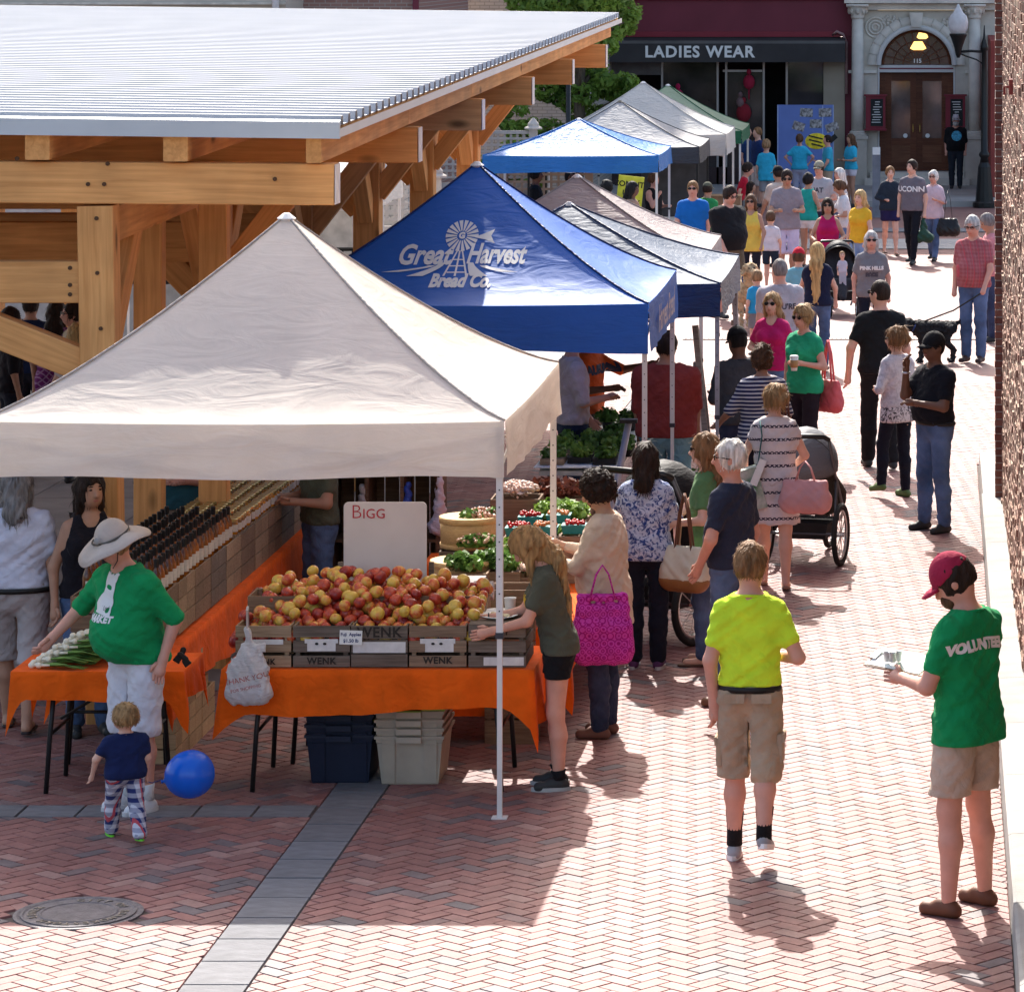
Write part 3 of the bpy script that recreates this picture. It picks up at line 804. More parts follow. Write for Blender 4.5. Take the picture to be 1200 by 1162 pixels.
# wall pieces round the opening (opening px 1029-1119, springing at py 76)
pb('wall_panel', 1000, 1028.5, 12, 226, FY - 0.25, FY + 0.5)
pb('wall_panel', 1119.5, 1168, 12, 226, FY - 0.25, FY + 0.5)
cxp, rz_ = fx(1074) - QO.x, (fx(1119.5) - fx(1028.5)) / 2
mb = MB(); zs = fz(76) - QO.z; zt2 = fz(12) - QO.z
vs = []; nseg = 24
for yy in (-0.25, 0.3):
 for k in range(nseg + 1):
  a = PI * k / nseg
  vs.append((cxp - rz_ * math.cos(a), yy, zs + rz_ * math.sin(a)))
 for k in range(nseg + 1):
  a = PI * k / nseg
  xx = cxp - rz_ * math.cos(a); vs.append((xx, yy, zt2))
n1 = nseg + 1
fs = []
for k in range(nseg):
 fs.append((k, k + 1, n1 + k + 1, n1 + k)); o_ = 2 * n1
 fs.append((k + 1, k, o_ + k, o_ + k + 1))
mb.add(vs, fs); mb.build('arch_wall', M_st, port)
def arch_ring(name, r0, r1, ya, yb, m, seg=24, a0=0, a1=PI, parent=port):
 mb = MB(); vs = []
 for r_, yy in ((r0, ya), (r1, ya), (r1, yb), (r0, yb)):
  for k in range(seg + 1):
   a = a0 + (a1 - a0) * k / seg
   vs.append((cxp - r_ * math.cos(a), yy, zs + r_ * math.sin(a)))
 n1 = seg + 1; fs = []
 for k in range(seg):
  for q_ in range(4):
   q2 = (q_ + 1) % 4
   fs.append((q_ * n1 + k, q_ * n1 + k + 1, q2 * n1 + k + 1, q2 * n1 + k))
 mb.add(vs, fs); return mb.build(name, m, parent, True)
# voussoirs one by one, then the moulded inner ring
for k in range(13):
 arch_ring('voussoir', rz_ + 0.02, rz_ + 0.24, -0.33, -0.24, M_st2, 3, PI * k / 13 + 0.006, PI * (k + 1) / 13 - 0.006)
arch_ring('arch_moulding', rz_ - 0.09, rz_ + 0.03, -0.36, -0.2, mat('pale_paint', (0.6, 0.58, 0.55), 0.6, 0.05, 3))
mb = MB(); mb.prism([(cxp - 0.12, zs + rz_ - 0.02), (cxp + 0.12, zs + rz_ - 0.02), (cxp + 0.17, zs + rz_ + 0.33), (cxp - 0.17, zs + rz_ + 0.33)], -0.42, -0.25); mb.build('keystone', M_st2, port)
for s in (-1, 1):
 mb = MB(); mb.add([], [])
 for q_ in range(3):
  r_ = 0.24 - q_ * 0.08
  pts = [(cxp + s * 1.0 + r_ * math.cos(a), -0.27, zs + 0.92 + r_ * math.sin(a)) for a in [2 * PI * k / 20 for k in range(21)]]
  mb.tube(pts, 0.025, 6, False)
 for q_ in range(14):
  mb.ball((cxp + s * (0.35 + 0.1 * random.random() * 5), -0.26, zs + 1.0 + random.random() * 0.2), 0.05, 6, 4)
 mb.build('carved_roundel', M_st2, port, True)
pb('frieze', 995, 1168, 4, 11.6, FY - 0.4, FY + 0.3, M_st2)
mb = MB(); mb.box2((fx(990) - QO.x, -0.6, fz(3.6) - QO.z), (fx(1168) - QO.x, 0.3, fz(-2) - QO.z)); mb.build('cornice', M_st2, port)
mb = MB(); mb.box2((fx(1000.2) - QO.x, 0, fz(-2.2) - QO.z), (fx(1168) - QO.x, 8, HT)); mb.build('upper_wall', M_st, port)
# columns
for px in (1005.5, 1142):
 cx = fx(px) - QO.x
 col = MB(); r0 = 0.155
 col.lathe([(r0, 0), (r0 * 0.98, 1.0), (r0 * 0.9, fz(22) - fz(152))], 18, (cx, -0.42, fz(152) - QO.z))
 o = col.build('column', M_st2, port, True)
 mb = MB(); mb.box2((cx - 0.23, -0.65, fz(226) - QO.z), (cx + 0.23, -0.252, fz(162) - QO.z)); mb.box2((cx - 0.26, -0.68, fz(161.8) - QO.z), (cx + 0.26, -0.252, fz(158) - QO.z))
 mb.lathe([(0.24, 0), (0.24, 0.04), (0.2, 0.06), (0.2, 0.09), (0.17, 0.12)], 18, (cx, -0.42, fz(158) - QO.z)); mb.build('pedestal', M_st, port)
 mb = MB(); zc = fz(22) - QO.z
 mb.lathe([(0.15, 0), (0.17, 0.05), (0.16, 0.08), (0.2, 0.2), (0.27, 0.3)], 18, (cx, -0.42, zc)); mb.box2((cx - 0.27, -0.7, zc + 0.30), (cx + 0.27, -0.2, zc + 0.36))
 for k in range(8):
  a = 2 * PI * k / 8; mb.ball((cx + 0.2 * math.cos(a), -0.42 + 0.2 * math.sin(a), zc + 0.2), (0.05, 0.05, 0.09), 6, 5)
 mb.build('capital', M_st2, port, True)
 pb('impost', px - 11, px + 14 if px > 1100 else px + 22, 82, 85.5, FY - 0.32, FY - 0.25, M_st2)
# fanlight
M_dw = wood_mat('door_wood', (0.16, 0.055, 0.025), (0.10, 0.03, 0.015), 1.0, False, 0.45)
fan = arch_ring('fanlight_frame', rz_ - 0.16, rz_ - 0.085, -0.05, 0.05, M_dw)
mb = MB(); vs = [(cxp, 0.02, zs)] + [(cxp - (rz_ - 0.15) * math.cos(PI * k / 24), 0.02, zs + (rz_ - 0.15) * math.sin(PI * k / 24)) for k in range(25)]
mb.add(vs, [(0, k + 1, k + 2) for k in range(24)]); mb.build('pane', glass_mat('fan_glass', (0.05, 0.045, 0.045), 0.12), fan)
for k in range(1, 11):
 a = PI * k / 11
 mb = MB(); mb.beam((cxp - 0.16 * math.cos(a), -0.01, zs + 0.16 * math.sin(a)), (cxp - (rz_ - 0.15) * math.cos(a), -0.01, zs + (rz_ - 0.15) * math.sin(a)), 0.03, 0.025); mb.build('glazing_bar', M_dw, fan)
for rr in (0.32, 0.55): arch_ring('glazing_bar', rr, rr + 0.025, -0.02, 0.0, M_dw, parent=fan)
letters('115', 0.14, M_white, fan, (cxp + 0.02, -0.04, zs + 0.09), (R(90), 0, 0), 0.004, 0.004)
for (px, py, r_) in ((1081, 42, 0.14), (1076, 55, 0.2)):
 lp = thing('hall_lamp', 'warm lit glass lamp shade glowing behind the fanlight, ' + ('upper' if py < 50 else 'lower and wider') + ' of two', 'lamp', (fx(px), FY - 0.035, fz(py)))
 mb = MB(); mb.lathe([(r_ * 0.5, 0.13), (r_, -0.04), (r_ * 0.6, -0.08)], 14); mb.v = [(x, y * 0.1, z) for x, y, z in mb.v]
 mb.build('shade', mat('lit_shade', (0.8, 0.45, 0.12), 0.6, 0.05, 3, emit=(1.0, 0.55, 0.16, 1.1)), lp)
# transom, doors
pb('transom', 1030, 1118, 76.3, 84.6, FY - 0.2, FY + 0.1, mat('pale_paint', (0.6, 0.58, 0.55), 0.6, 0.05, 3))
pb('transom_painted_shadow', 1030, 1118, 79.4, 81, FY - 0.206, FY - 0.2, M_burg)  # thin burgundy strip laid on the transom as a painted shadow line
for s in (0, 1):
 a, b2 = (1028.8, 1030.8) if s == 0 else (1117.2, 1119.2)
 pb('jamb', a, b2, 76.3, 200, FY - 0.24, FY - 0.1, mat('pale_paint', (0.6, 0.58, 0.55), 0.6, 0.05, 3))
pb('side_panel', 1031, 1037.6, 85, 200, FY - 0.06, FY + 0.1, M_dw); pb('side_panel', 1110.4, 1117, 85, 200, FY - 0.06, FY + 0.1, M_dw)
for k in range(2):
 a, b2 = (1037.6, 1073.8) if k == 0 else (1074.0, 1110.4)
 mid = (a + b2) / 2
 d_ = thing('door', None, None, (0, 0, 0)); d_.parent = port; d_.name = 'door'
 def dp(name, px0, px1, py0, py1, y0, y1, m): return sb(name, px0, px1, py0, py1, y0, y1, m, d_, QO)
 dp('stile', a, a + 7, 85, 200, FY - 0.04, FY + 0.03, M_dw); dp('stile', b2 - 7, b2, 85, 200, FY - 0.04, FY + 0.03, M_dw)
 for (p0, p1) in ((85, 95), (162, 170), (190, 200)): dp('rail', a + 7.05, b2 - 7.05, p0, p1, FY - 0.035, FY + 0.03, M_dw)
 dp('pane', a + 7, b2 - 7, 95, 162, FY + 0.0, FY + 0.01, glass_mat('door_glass', (0.10, 0.07, 0.06), 0.06))
 dp('bottom_panel', a + 7, b2 - 7, 170, 190, FY - 0.02, FY + 0.02, wood_mat('door_wood_light', (0.22, 0.09, 0.045), (0.14, 0.05, 0.025), 1.0, False, 0.45))
 mb = MB(); mb.lathe([(0.055, 0), (0.055, 0.01), (0.001, 0.012)], 16); mb.build('round_sticker', M_white, d_, rot=(R(90), 0, 0), loc=(fx((1061, 1087)[k]) - QO.x, -0.045, fz(159) - QO.z))
 mb = MB(); mb.tube([(0, 0, 0.1), (0, -0.05, 0.08), (0, -0.05, -0.08), (0, 0, -0.1)], 0.012, 6); mb.build('handle', mat('brass', (0.45, 0.3, 0.1), 0.3, metal=0.9), d_, loc=(fx((1070, 1078)[k]) - QO.x, -0.045, fz(150) - QO.z))
for k in range(2): pb('step', 1020 - k * 6, 1130 + k * 6, 200.5 + k * 6.5, 228, FY - 0.55 - k * 0.35, FY - 0.2 - k * 0.35 - (0.0 if k == 0 else 0.002), M_st2)
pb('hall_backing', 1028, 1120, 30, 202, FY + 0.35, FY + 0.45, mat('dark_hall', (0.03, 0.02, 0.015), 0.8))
pb('threshold', 1030, 1118, 200.5, 228, FY - 0.198, FY + 0.3, M_st2)
# burgundy end of the row at the right
eb = thing('corner_building', 'dark red painted building corner beyond the street lamp', 'building', (fx(1185), FY - 6, FG))
mb = MB(); mb.box2((fx(1161, FY - 6) - eb.location.x, -0.2, -0.3), (fx(1260) - eb.location.x, 6, fz(48, FY - 6) - FG)); mb.build('low_wall', mat('brick_red_paint', (0.26, 0.05, 0.04), 0.7, 0.15, 2), eb)
mb = MB(); mb.box2((fx(1168.3) - eb.location.x, 6.01, -0.3), (fx(1300) - eb.location.x, 14, HT)); mb.build('wall', M_burg, eb)
# notice cases
for k, px in enumerate((1026.5, 1119.5)):
 nc_ = thing('notice_case', ('left', 'right')[k] + ' dark red wooden menu case hung beside the double doors', 'notice board', (fx(px), FY - 0.45, fz(131)))
 w_, h_ = 0.24, 0.42
 mb = MB(); mb.box((0, 0.0, 0), (w_ * 2, 0.14, h_ * 2 - 0.03)); mb.box((0, -0.01, h_), (w_ * 2 + 0.08, 0.2, 0.04)); mb.box((0, -0.01, -h_), (w_ * 2 + 0.06, 0.18, 0.04)); mb.build('case', M_burg2, nc_)
 mb = MB(); mb.box((0.03, -0.075, 0), (0.30, 0.012, 0.66)); o = mb.build('blackboard', mat('blackboard', (0.02, 0.022, 0.022), 0.7, 0.3, 5), nc_)
 mb = MB()
 for q_ in range(9): mb.box((0.03 + random.uniform(-.02, .02), -0.083, 0.26 - q_ * 0.062), (random.uniform(0.1, 0.22), 0.004, 0.018))
 mb.build('chalk_lines', M_white, nc_)

# street lamp
lx = X(1153.5, 83.9)
lamp = thing('street_lamp', 'black cast iron street lamp with one frosted acorn globe on an arm', 'street lamp', (lx, 83.9, gz(83.9) + 0.0))
M_blk = mat('black_iron_paint', (0.012, 0.013, 0.013), 0.4, 0.2, 6)
def lz(py): return Z(py, 83.9) - gz(83.9)
mb = MB(); mb.lathe([(0.26, 0), (0.26, 0.1), (0.2, 0.14), (0.17, 0.5), (0.14, 0.9), (0.1, 1.0)], 12); mb.build('base', M_blk, lamp)
mb = MB(); mb.lathe([(0.1, 1.0), (0.085, 1.1), (0.12, 1.14), (0.12, 1.19), (0.08, 1.25), (0.06, 3.0), (0.055, lz(60)), (0.09, lz(60) + 0.03), (0.09, lz(60) + 0.1), (0.03, lz(60) + 0.3), (0.01, lz(30))], 14); mb.build('pole', M_blk, lamp, True)
ax = X(1123, 83.9) - lx
mb = MB(); mb.tube([(0, 0, lz(61)), (ax * 0.5, 0, lz(60)), (ax, 0, lz(61))], 0.03, 8)
mb.tube([(0, 0, lz(76)), (ax * 0.3, 0, lz(70)), (ax * 0.7, 0, lz(66)), (ax, 0, lz(62))], 0.018, 8); mb.build('arm', M_blk, lamp, True)
mb = MB(); mb.lathe([(0.03, lz(68)), (0.06, lz(64)), (0.09, lz(56)), (0.17, lz(44)), (0.2, lz(41)), (0.2, lz(39.5))], 14, (ax, 0, 0)); mb.build('lamp_holder', M_blk, lamp, True)
mb = MB(); mb.lathe([(0.16, lz(39.4)), (0.215, lz(33)), (0.225, lz(26)), (0.19, lz(19)), (0.11, lz(15)), (0.1, lz(13.5)), (0.05, lz(9)), (0.02, lz(5))], 18, (ax, 0, 0)); mb.build('globe', mat('frosted_globe', (0.75, 0.77, 0.78), 0.25, 0.1, 8, 0.2, 30, transl=0.5), lamp, True)

# low post on the pavement
pp = thing('signpost', 'short plain grey steel post standing before the stone portal', 'post', (X(1027, 80), 80, gz(80)))
mb = MB(); mb.box((0, 0, 0.75), (0.17, 0.08, 1.5)); mb.build('post', mat('grey_post', (0.2, 0.21, 0.24), 0.6), pp)
mb = MB(); mb.box((0, -0.05, 1.42), (0.16, 0.02, 0.16)); mb.build('cap_plate', M_white, pp)

# display board in front of the shop
bd = thing('display_board', 'blue folding display board with pinned photographs and a yellow emblem', 'display board', (X(944, 88), 88, gz(88) + 0.12))
hB = Z(123, 88) - bd.location.z; wB = (X(988, 88) - X(923, 88))
M_bd = mat('blue_board', (0.13, 0.20, 0.48), 0.8, 0.08, 2)
mb = MB(); mb.box((0, 0, hB / 2 + 0.1), (wB, 0.03, hB - 0.2)); mb.build('panel', M_bd, bd)
for s in (-1, 0.62, 1):
 mb = MB(); mb.box((s * wB / 2, 0.0, hB / 2), (0.025, 0.04, hB)); mb.build('edge_rail', mat('pale_blue_rail', (0.3, 0.38, 0.6), 0.5), bd)
for k, (px, py, w_, h_, a, c) in enumerate([(945, 132, .30, .2, 3, (0.12, 0.12, 0.14)), (967, 132, .30, .2, -2, (0.15, 0.13, 0.13)), (956, 145, .28, .2, 0, (0.1, 0.14, 0.13)), (936, 148, .28, .2, 18, (0.3, 0.05, 0.12)), (975, 149, .3, .2, -20, (0.22, 0.08, 0.1))]):
 x_, z_ = X(px, 88) - bd.location.x, Z(py, 88) - bd.location.z
 mb = MB(); mb.box((0, 0, 0), (w_, 0.006, h_)); ph = mb.build('photograph', mat('photo_print%d' % k, c, 0.4, 0.9, 14, col2=(0.5, 0.5, 0.5)), bd, loc=(x_, -0.022, z_), rot=(0, R(a), 0))
mb = MB(); mb.ball((X(957, 88) - bd.location.x, -0.02, Z(165.5, 88) - bd.location.z), (0.27, 0.012, 0.19), 20, 10); mb.build('yellow_emblem', mat('yellow_emblem', (0.75, 0.6, 0.03), 0.6, 0.3, 12), bd)
mb = MB()
for q_ in range(3): mb.box((X(957, 88) - bd.location.x + random.uniform(-.05, .05), -0.036, Z(161 + q_ * 4.6, 88) - bd.location.z), (0.34 - 0.03 * q_, 0.004, 0.035), (0, R(14), 0))
mb.beam((X(972, 88) - bd.location.x, -0.035, Z(166, 88) - bd.location.z), (X(980, 88) - bd.location.x, -0.035, Z(159, 88) - bd.location.z), 0.01, 0.12)
mb.build('emblem_marks', M_blk, bd)

# ------------------------------------------------------------------ buildings behind the pavilion
def house(label, px0, px1, d, m, name='brick_building', cat='building', h=20.0, depth=8):
 t_ = thing(name, label, cat, (X((px0 + px1) / 2, d), d, gz(d)))
 hw = (X(px1, d) - X(px0, d)) / 2
 mb = MB(); mb.box2((-hw, 0, -1), (hw, depth, h)); mb.build('wall', m, t_)
 return t_, hw
def tex_brick(name, c1, c2, mo, s=1.0):
 if name in _mc: return _mc[name]
 m = bpy.data.materials.new(name); t, b = nodes_of(m); b.inputs['Roughness'].default_value = 0.9
 tc = N(t, 'ShaderNodeTexCoord'); mp = N(t, 'ShaderNodeMapping'); mp.inputs['Rotation'].default_value = (R(90), 0, 0)
 t.links.new(tc.outputs['Object'], mp.inputs[0])
 bt = N(t, 'ShaderNodeTexBrick'); bt.inputs['Scale'].default_value = s; bt.inputs['Brick Width'].default_value = 0.22; bt.inputs['Row Height'].default_value = 0.075; bt.inputs['Mortar Size'].default_value = 0.009
 bt.inputs['Color1'].default_value = c4(c1); bt.inputs['Color2'].default_value = c4(c2); bt.inputs['Mortar'].default_value = c4(mo)
 t.links.new(mp.outputs[0], bt.inputs['Vector']); t.links.new(bt.outputs[0], b.inputs['Base Color'])
 _mc[name] = m; return m
M_lb = tex_brick('grey_brick', (0.42, 0.38, 0.32), (0.36, 0.33, 0.29), (0.25, 0.23, 0.2))
M_rb = tex_brick('red_brick', (0.33, 0.19, 0.15), (0.27, 0.14, 0.11), (0.35, 0.3, 0.26))
M_crm = mat('cream_render', (0.52, 0.46, 0.38), 0.9, 0.08, 1.0)
b1, hw = house('cream rendered building behind the left of the pavilion roof', -700, 335, 74, M_crm, 'rendered_building')
for py in (3, 12):
 mb = MB(); mb.box2((-hw, -0.12, Z(py + 2.5, 74) - gz(74)), (hw, -0.002, Z(py, 74) - gz(74))); mb.build('string_course', mat('cream_trim', (0.62, 0.57, 0.48), 0.8), b1)
mb = MB(); mb.tube([(X(323, 73.8) - b1.location.x, -0.2, -0.5), (X(323, 73.8) - b1.location.x, -0.2, 19)], 0.07, 10); mb.build('downpipe', mat('white_pipe', (0.7, 0.7, 0.68), 0.5), b1, True)
for k in range(7):
 xx = -hw + 5 + k * 2.2
 mb = MB(); mb.box((xx, -0.01, 1.9), (1.1, 0.06, 1.7)); w_ = mb.build('window', M_glassd, b1)
 mb = MB()
 for (a, b2, c, d2) in ((xx - 0.6, xx + 0.6, 2.76, 2.86), (xx - 0.6, xx + 0.6, 0.94, 1.04), (xx - 0.6, xx - 0.54, 1.04, 2.76), (xx + 0.54, xx + 0.6, 1.04, 2.76), (xx - 0.53, xx + 0.53, 1.87, 1.93)): mb.box2((a, -0.08, c), (b2, -0.04, d2))
 mb.build('frame', M_white, w_)
b2_, hw = house('red brick building showing above the pavilion ridge', 336, 490, 76, M_rb)
mb = MB(); mb.box2((hw - 0.1, -0.1, 0), (hw + 0.02, -0.002, 19)); mb.build('corner_trim', M_burg, b2_)
b3, hw = house('pale grey brick building behind the shade tree', 491, 690, 86, M_lb, 'grey_brick_building')
mb = MB(); mb.box2((-hw, -0.08, 0), (-hw + 0.38, -0.002, 19)); mb.build('white_pilaster', mat('cream_trim', (0.62, 0.57, 0.48), 0.8), b3)
mb = MB(); mb.box((-hw + 1.0, -0.01, Z(150, 86) - gz(86)), (0.7, 0.05, 0.9)); w_ = mb.build('window', M_glassd, b3)
mb = MB(); mb.box((-hw + 1.0, -0.05, Z(135, 86) - gz(86) + 0.25), (0.9, 0.1, 0.08)); mb.build('lintel', M_white, w_)
# air conditioner units
for k, (px, py, d) in enumerate(((452, 200, 56), (478, 188, 62))):
 ac = thing('air_conditioner', ('white', 'grey louvred')[k] + ' air conditioning unit standing behind the lattice fence', 'air conditioner', (X(px, d), d, Z(py + 16, d)))
 mb = MB(); mb.box((0, 0, 0.35), (0.5, 0.4, 0.7)); mb.build('case', mat('ac_case%d' % k, ((0.7, 0.72, 0.72), (0.25, 0.28, 0.32))[k], 0.5), ac)
 for q_ in range(7):
  mb = MB(); mb.box((0, -0.21, 0.12 + q_ * 0.08), (0.4, 0.02, 0.03)); mb.build('louvre', mat('ac_louvre', (0.45, 0.47, 0.5), 0.5), ac)
 mb = MB(); mb.box2((-0.3, -0.25, gz(d) - ac.location.z), (0.3, 0.25, -0.003)); mb.build('stand', M_lb, ac)

# ------------------------------------------------------------------ fences
def lattice(label, px0, px1, pyt, pyb, d, m, sq=0.115, cap=True, slant=False):
 t_ = thing('lattice_fence', label, 'fence', (X((px0 + px1) / 2, d), d, gz(d)))
 x0, x1 = X(px0, d) - t_.location.x, X(px1, d) - t_.location.x
 z1, z0 = Z(pyt, d) - gz(d), Z(pyb, d) - gz(d)
 mb = MB()
 nx = int((x1 - x0) / sq)
 lathm = MB(); lathm.box((0, 0, 0), (0.042, 0.016, z1 - z0)); lm = lathm.mesh('lath', m)
 for k in range(nx + 1): link('lath', lm, t_, (x0 + (k + 0.5) * sq, 0, (z0 + z1) / 2))
 lathm = MB(); lathm.box((0, 0, 0), (x1 - x0, 0.016, 0.042)); lm = lathm.mesh('rail', m)
 for k in range(int((z1 - z0) / sq) + 1): link('rail', lm, t_, (0, -0.017, z0 + (k + 0.3) * sq))
 for xx in (x0, x1):
  mb = MB(); mb.box2((xx - 0.07, -0.07, 0), (xx + 0.07, 0.07, z1 + 0.08)); mb.build('post', m, t_)
  if cap: mb = MB(); mb.lathe([(0.16, 0), (0.16, 0.03), (0.1, 0.06), (0.1, 0.1), (0.02, 0.2)], 12, (xx, 0, z1 + 0.084)); mb.build('post_cap', m, t_)
 mb = MB(); mb.box2((x0 + 0.075, -0.04, z1), (x1 - 0.075, 0.04, z1 + 0.06)); mb.build('top_rail', m, t_)
 mb = MB(); mb.box2((x0 + 0.075, -0.03, 0), (x1 - 0.075, 0.03, z0 - 0.06)); mb.build('kickboard', m, t_)
 return t_
M_lat = mat('weathered_lattice', (0.42, 0.37, 0.33), 0.85, 0.15, 5)
lattice('grey lattice fence between pavilion posts and the shade tree', 512, 625, 157, 210, 67, M_lat)
lattice('lower lattice fence panel with capped posts, left of the blue canopy', 430, 511, 215, 260, 54, M_lat)
lattice('brown lattice screen under the far blue canopy', 590, 690, 196, 250, 66.5, mat('brown_lattice', (0.35, 0.24, 0.17), 0.85, 0.15, 5), 0.13, False)
rail = thing('iron_railing', 'dark iron railing in front of a pale wall under the pavilion', 'railing', (X(150, 50), 50, gz(50)))
z1r = Z(292, 50) - gz(50)
for k in range(44):
 mb = MB(); mb.tube([(-2.6 + k * 0.13, 0, 0.9), (-2.6 + k * 0.13, 0, z1r)], 0.013, 5); mb.build('baluster', M_blk, rail)
for zz in (z1r, z1r - 0.25, 0.93):
 mb = MB(); mb.tube([(-2.7, -0.02, zz), (3.1, -0.02, zz)], 0.028, 6); mb.build('top_rail', M_blk, rail)
pw = thing('low_wall', 'pale rendered low wall behind the iron railing', 'wall', (X(150, 50.5), 50.5, gz(50.5)))
mb = MB(); mb.box2((-4.5, 0, -0.1), (3.4, 0.3, 2.35)); mb.build('wall_body', mat('pale_render', (0.5, 0.48, 0.46), 0.9), pw)

# ------------------------------------------------------------------ shade tree
def leaf_cloud(blobs, n, size, seed, flat=0.5):
 r = np.random.default_rng(seed)
 w = np.array([b[1][0] * b[1][1] * b[1][2] for b in blobs]) ** 0.8; w /= w.sum()
 idx = r.choice(len(blobs), n, p=w)
 C = np.array([b[0] for b in blobs])[idx]; RR = np.array([b[1] for b in blobs])[idx]
 dirs = r.normal(size=(n, 3)); dirs /= np.linalg.norm(dirs, axis=1)[:, None]
 rad = r.uniform(0.45, 1.05, n) ** 0.5
 P = C + dirs * RR * rad[:, None]
 nn = dirs * 0.6 + r.normal(size=(n, 3)) * 0.7 + np.array([0, 0, 0.5]); nn /= np.linalg.norm(nn, axis=1)[:, None]
 t1 = np.cross(nn, r.normal(size=(n, 3))); t1 /= np.linalg.norm(t1, axis=1)[:, None]
 t2 = np.cross(nn, t1)
 s = size * r.uniform(0.6, 1.35, n)[:, None]
 V = np.stack([P - t1 * s, P - t2 * s * flat + nn * s * 0.15, P + t1 * s, P + t2 * s * flat + nn * s * 0.15], 1).reshape(-1, 3)
 Fc = np.arange(n * 4).reshape(-1, 4)
 return V, Fc
def np_mesh(name, V, Fc, m, smooth=False):
 me = bpy.data.meshes.new(name)
 V = np.asarray(V, dtype=np.float32); Fc = np.asarray(Fc, dtype=np.int32)
 me.vertices.add(len(V)); me.vertices.foreach_set('co', V.ravel())
 k = Fc.shape[1]
 me.loops.add(Fc.size); me.loops.foreach_set('vertex_index', Fc.ravel())
 me.polygons.add(len(Fc)); me.polygons.foreach_set('loop_start', np.arange(0, Fc.size, k, dtype=np.int32))
 me.polygons.foreach_set('loop_total', np.full(len(Fc), k, dtype=np.int32)) if False else None
 me.update(calc_edges=True); me.validate()
 for mm in (m if isinstance(m, (list, tuple)) else [m]): me.materials.append(mm)
 if smooth: me.polygons.foreach_set('use_smooth', [True] * len(me.polygons))
 return me
M_leaf = mat('leaf_green', (0.13, 0.28, 0.05), 0.5, 0.5, 1.5, transl=0.5, col2=(0.32, 0.48, 0.09))
tr = thing('shade_tree', 'leafy green street tree rising behind the far blue canopy', 'tree', (X(680, 76), 76, gz(76)))
TO = Vector(tr.location)
bl = []
for (px, py, r_) in [(660, 20, 40), (692, 60, 42), (630, 40, 32), (728, 98, 30), (660, 110, 42), (710, 130, 40), (620, 150, 26), (745, 140, 22), (650, 160, 30), (640, -20, 40), (700, -10, 45), (718, 26, 28), (690, 165, 34), (603, 20, 20), (600, 138, 16)]:
 for q_ in range(5):
  jx, jy, jz = [random.uniform(-0.7, 0.7) * r_ / 55 for _ in range(3)]
  s = r_ / 55 * random.uniform(0.35, 0.62)
  bl.append(((X(px, 76) - TO.x + jx, jy * 1.4, Z(py, 76) - TO.z + jz), (s, s, s * 0.75)))
V, Fc = leaf_cloud(bl, 18000, 0.078, 5)
cr_ = link('crown', np_mesh('crown', V, Fc, M_leaf), tr); cr_['kind'] = 'stuff'
M_bark = mat('bark', (0.10, 0.075, 0.055), 0.9, 0.3, 8, 0.6, 20, stretch=(3, 3, 0.5))
mb = MB(); mb.tube([(0, 0, -0.05), (0.05, 0, 1.5), (-0.03, 0, 2.6), (0.05, 0.05, 4.0), (0, 0, 5.2)], [0.16, 0.13, 0.11, 0.08, 0.03], 10); mb.build('trunk', M_bark, tr, True)
for k in range(9):
 a = k * 2.4; z0 = 2.0 + k * 0.28
 mb = MB(); mb.tube([(0, 0, z0), (math.cos(a) * 0.5, math.sin(a) * 0.5, z0 + 0.5), (math.cos(a) * 1.1, math.sin(a) * 1.0, z0 + 0.8)], [0.06, 0.04, 0.012], 6); mb.build('limb', M_bark, tr, True)
bush = thing('shrub', 'small leafy shrub in front of the pale brick wall, left of the tree', 'shrub', (X(592, 70), 70, gz(70)))
V, Fc = leaf_cloud([((dx, 0, 1.2 + dz), (0.35, 0.4, 0.4)) for dx, dz in ((-0.5, 0.15), (0, 0.3), (0.4, 0), (0.2, 0.5), (-0.2, -0.4))], 2500, 0.08, 8)
o = link('foliage', np_mesh('foliage', V, Fc, M_leaf), bush); o['kind'] = 'stuff'
mb = MB(); mb.tube([(0, 0, 0), (0.02, 0, 1.3)], [0.05, 0.02], 6); mb.build('stem', M_bark, bush)
tb = thing('thin_post', 'slim dark steel pole standing in front of the tree', 'pole', (X(666, 62.5 + 6), 68.5, gz(68.5)))
mb = MB(); mb.tube([(0, 0, 0), (0, 0, 3.6)], 0.045, 8); mb.lathe([(0.1, 0), (0.1, 0.05), (0.05, 0.07)], 10); mb.build('pole', M_blk, tb, True)
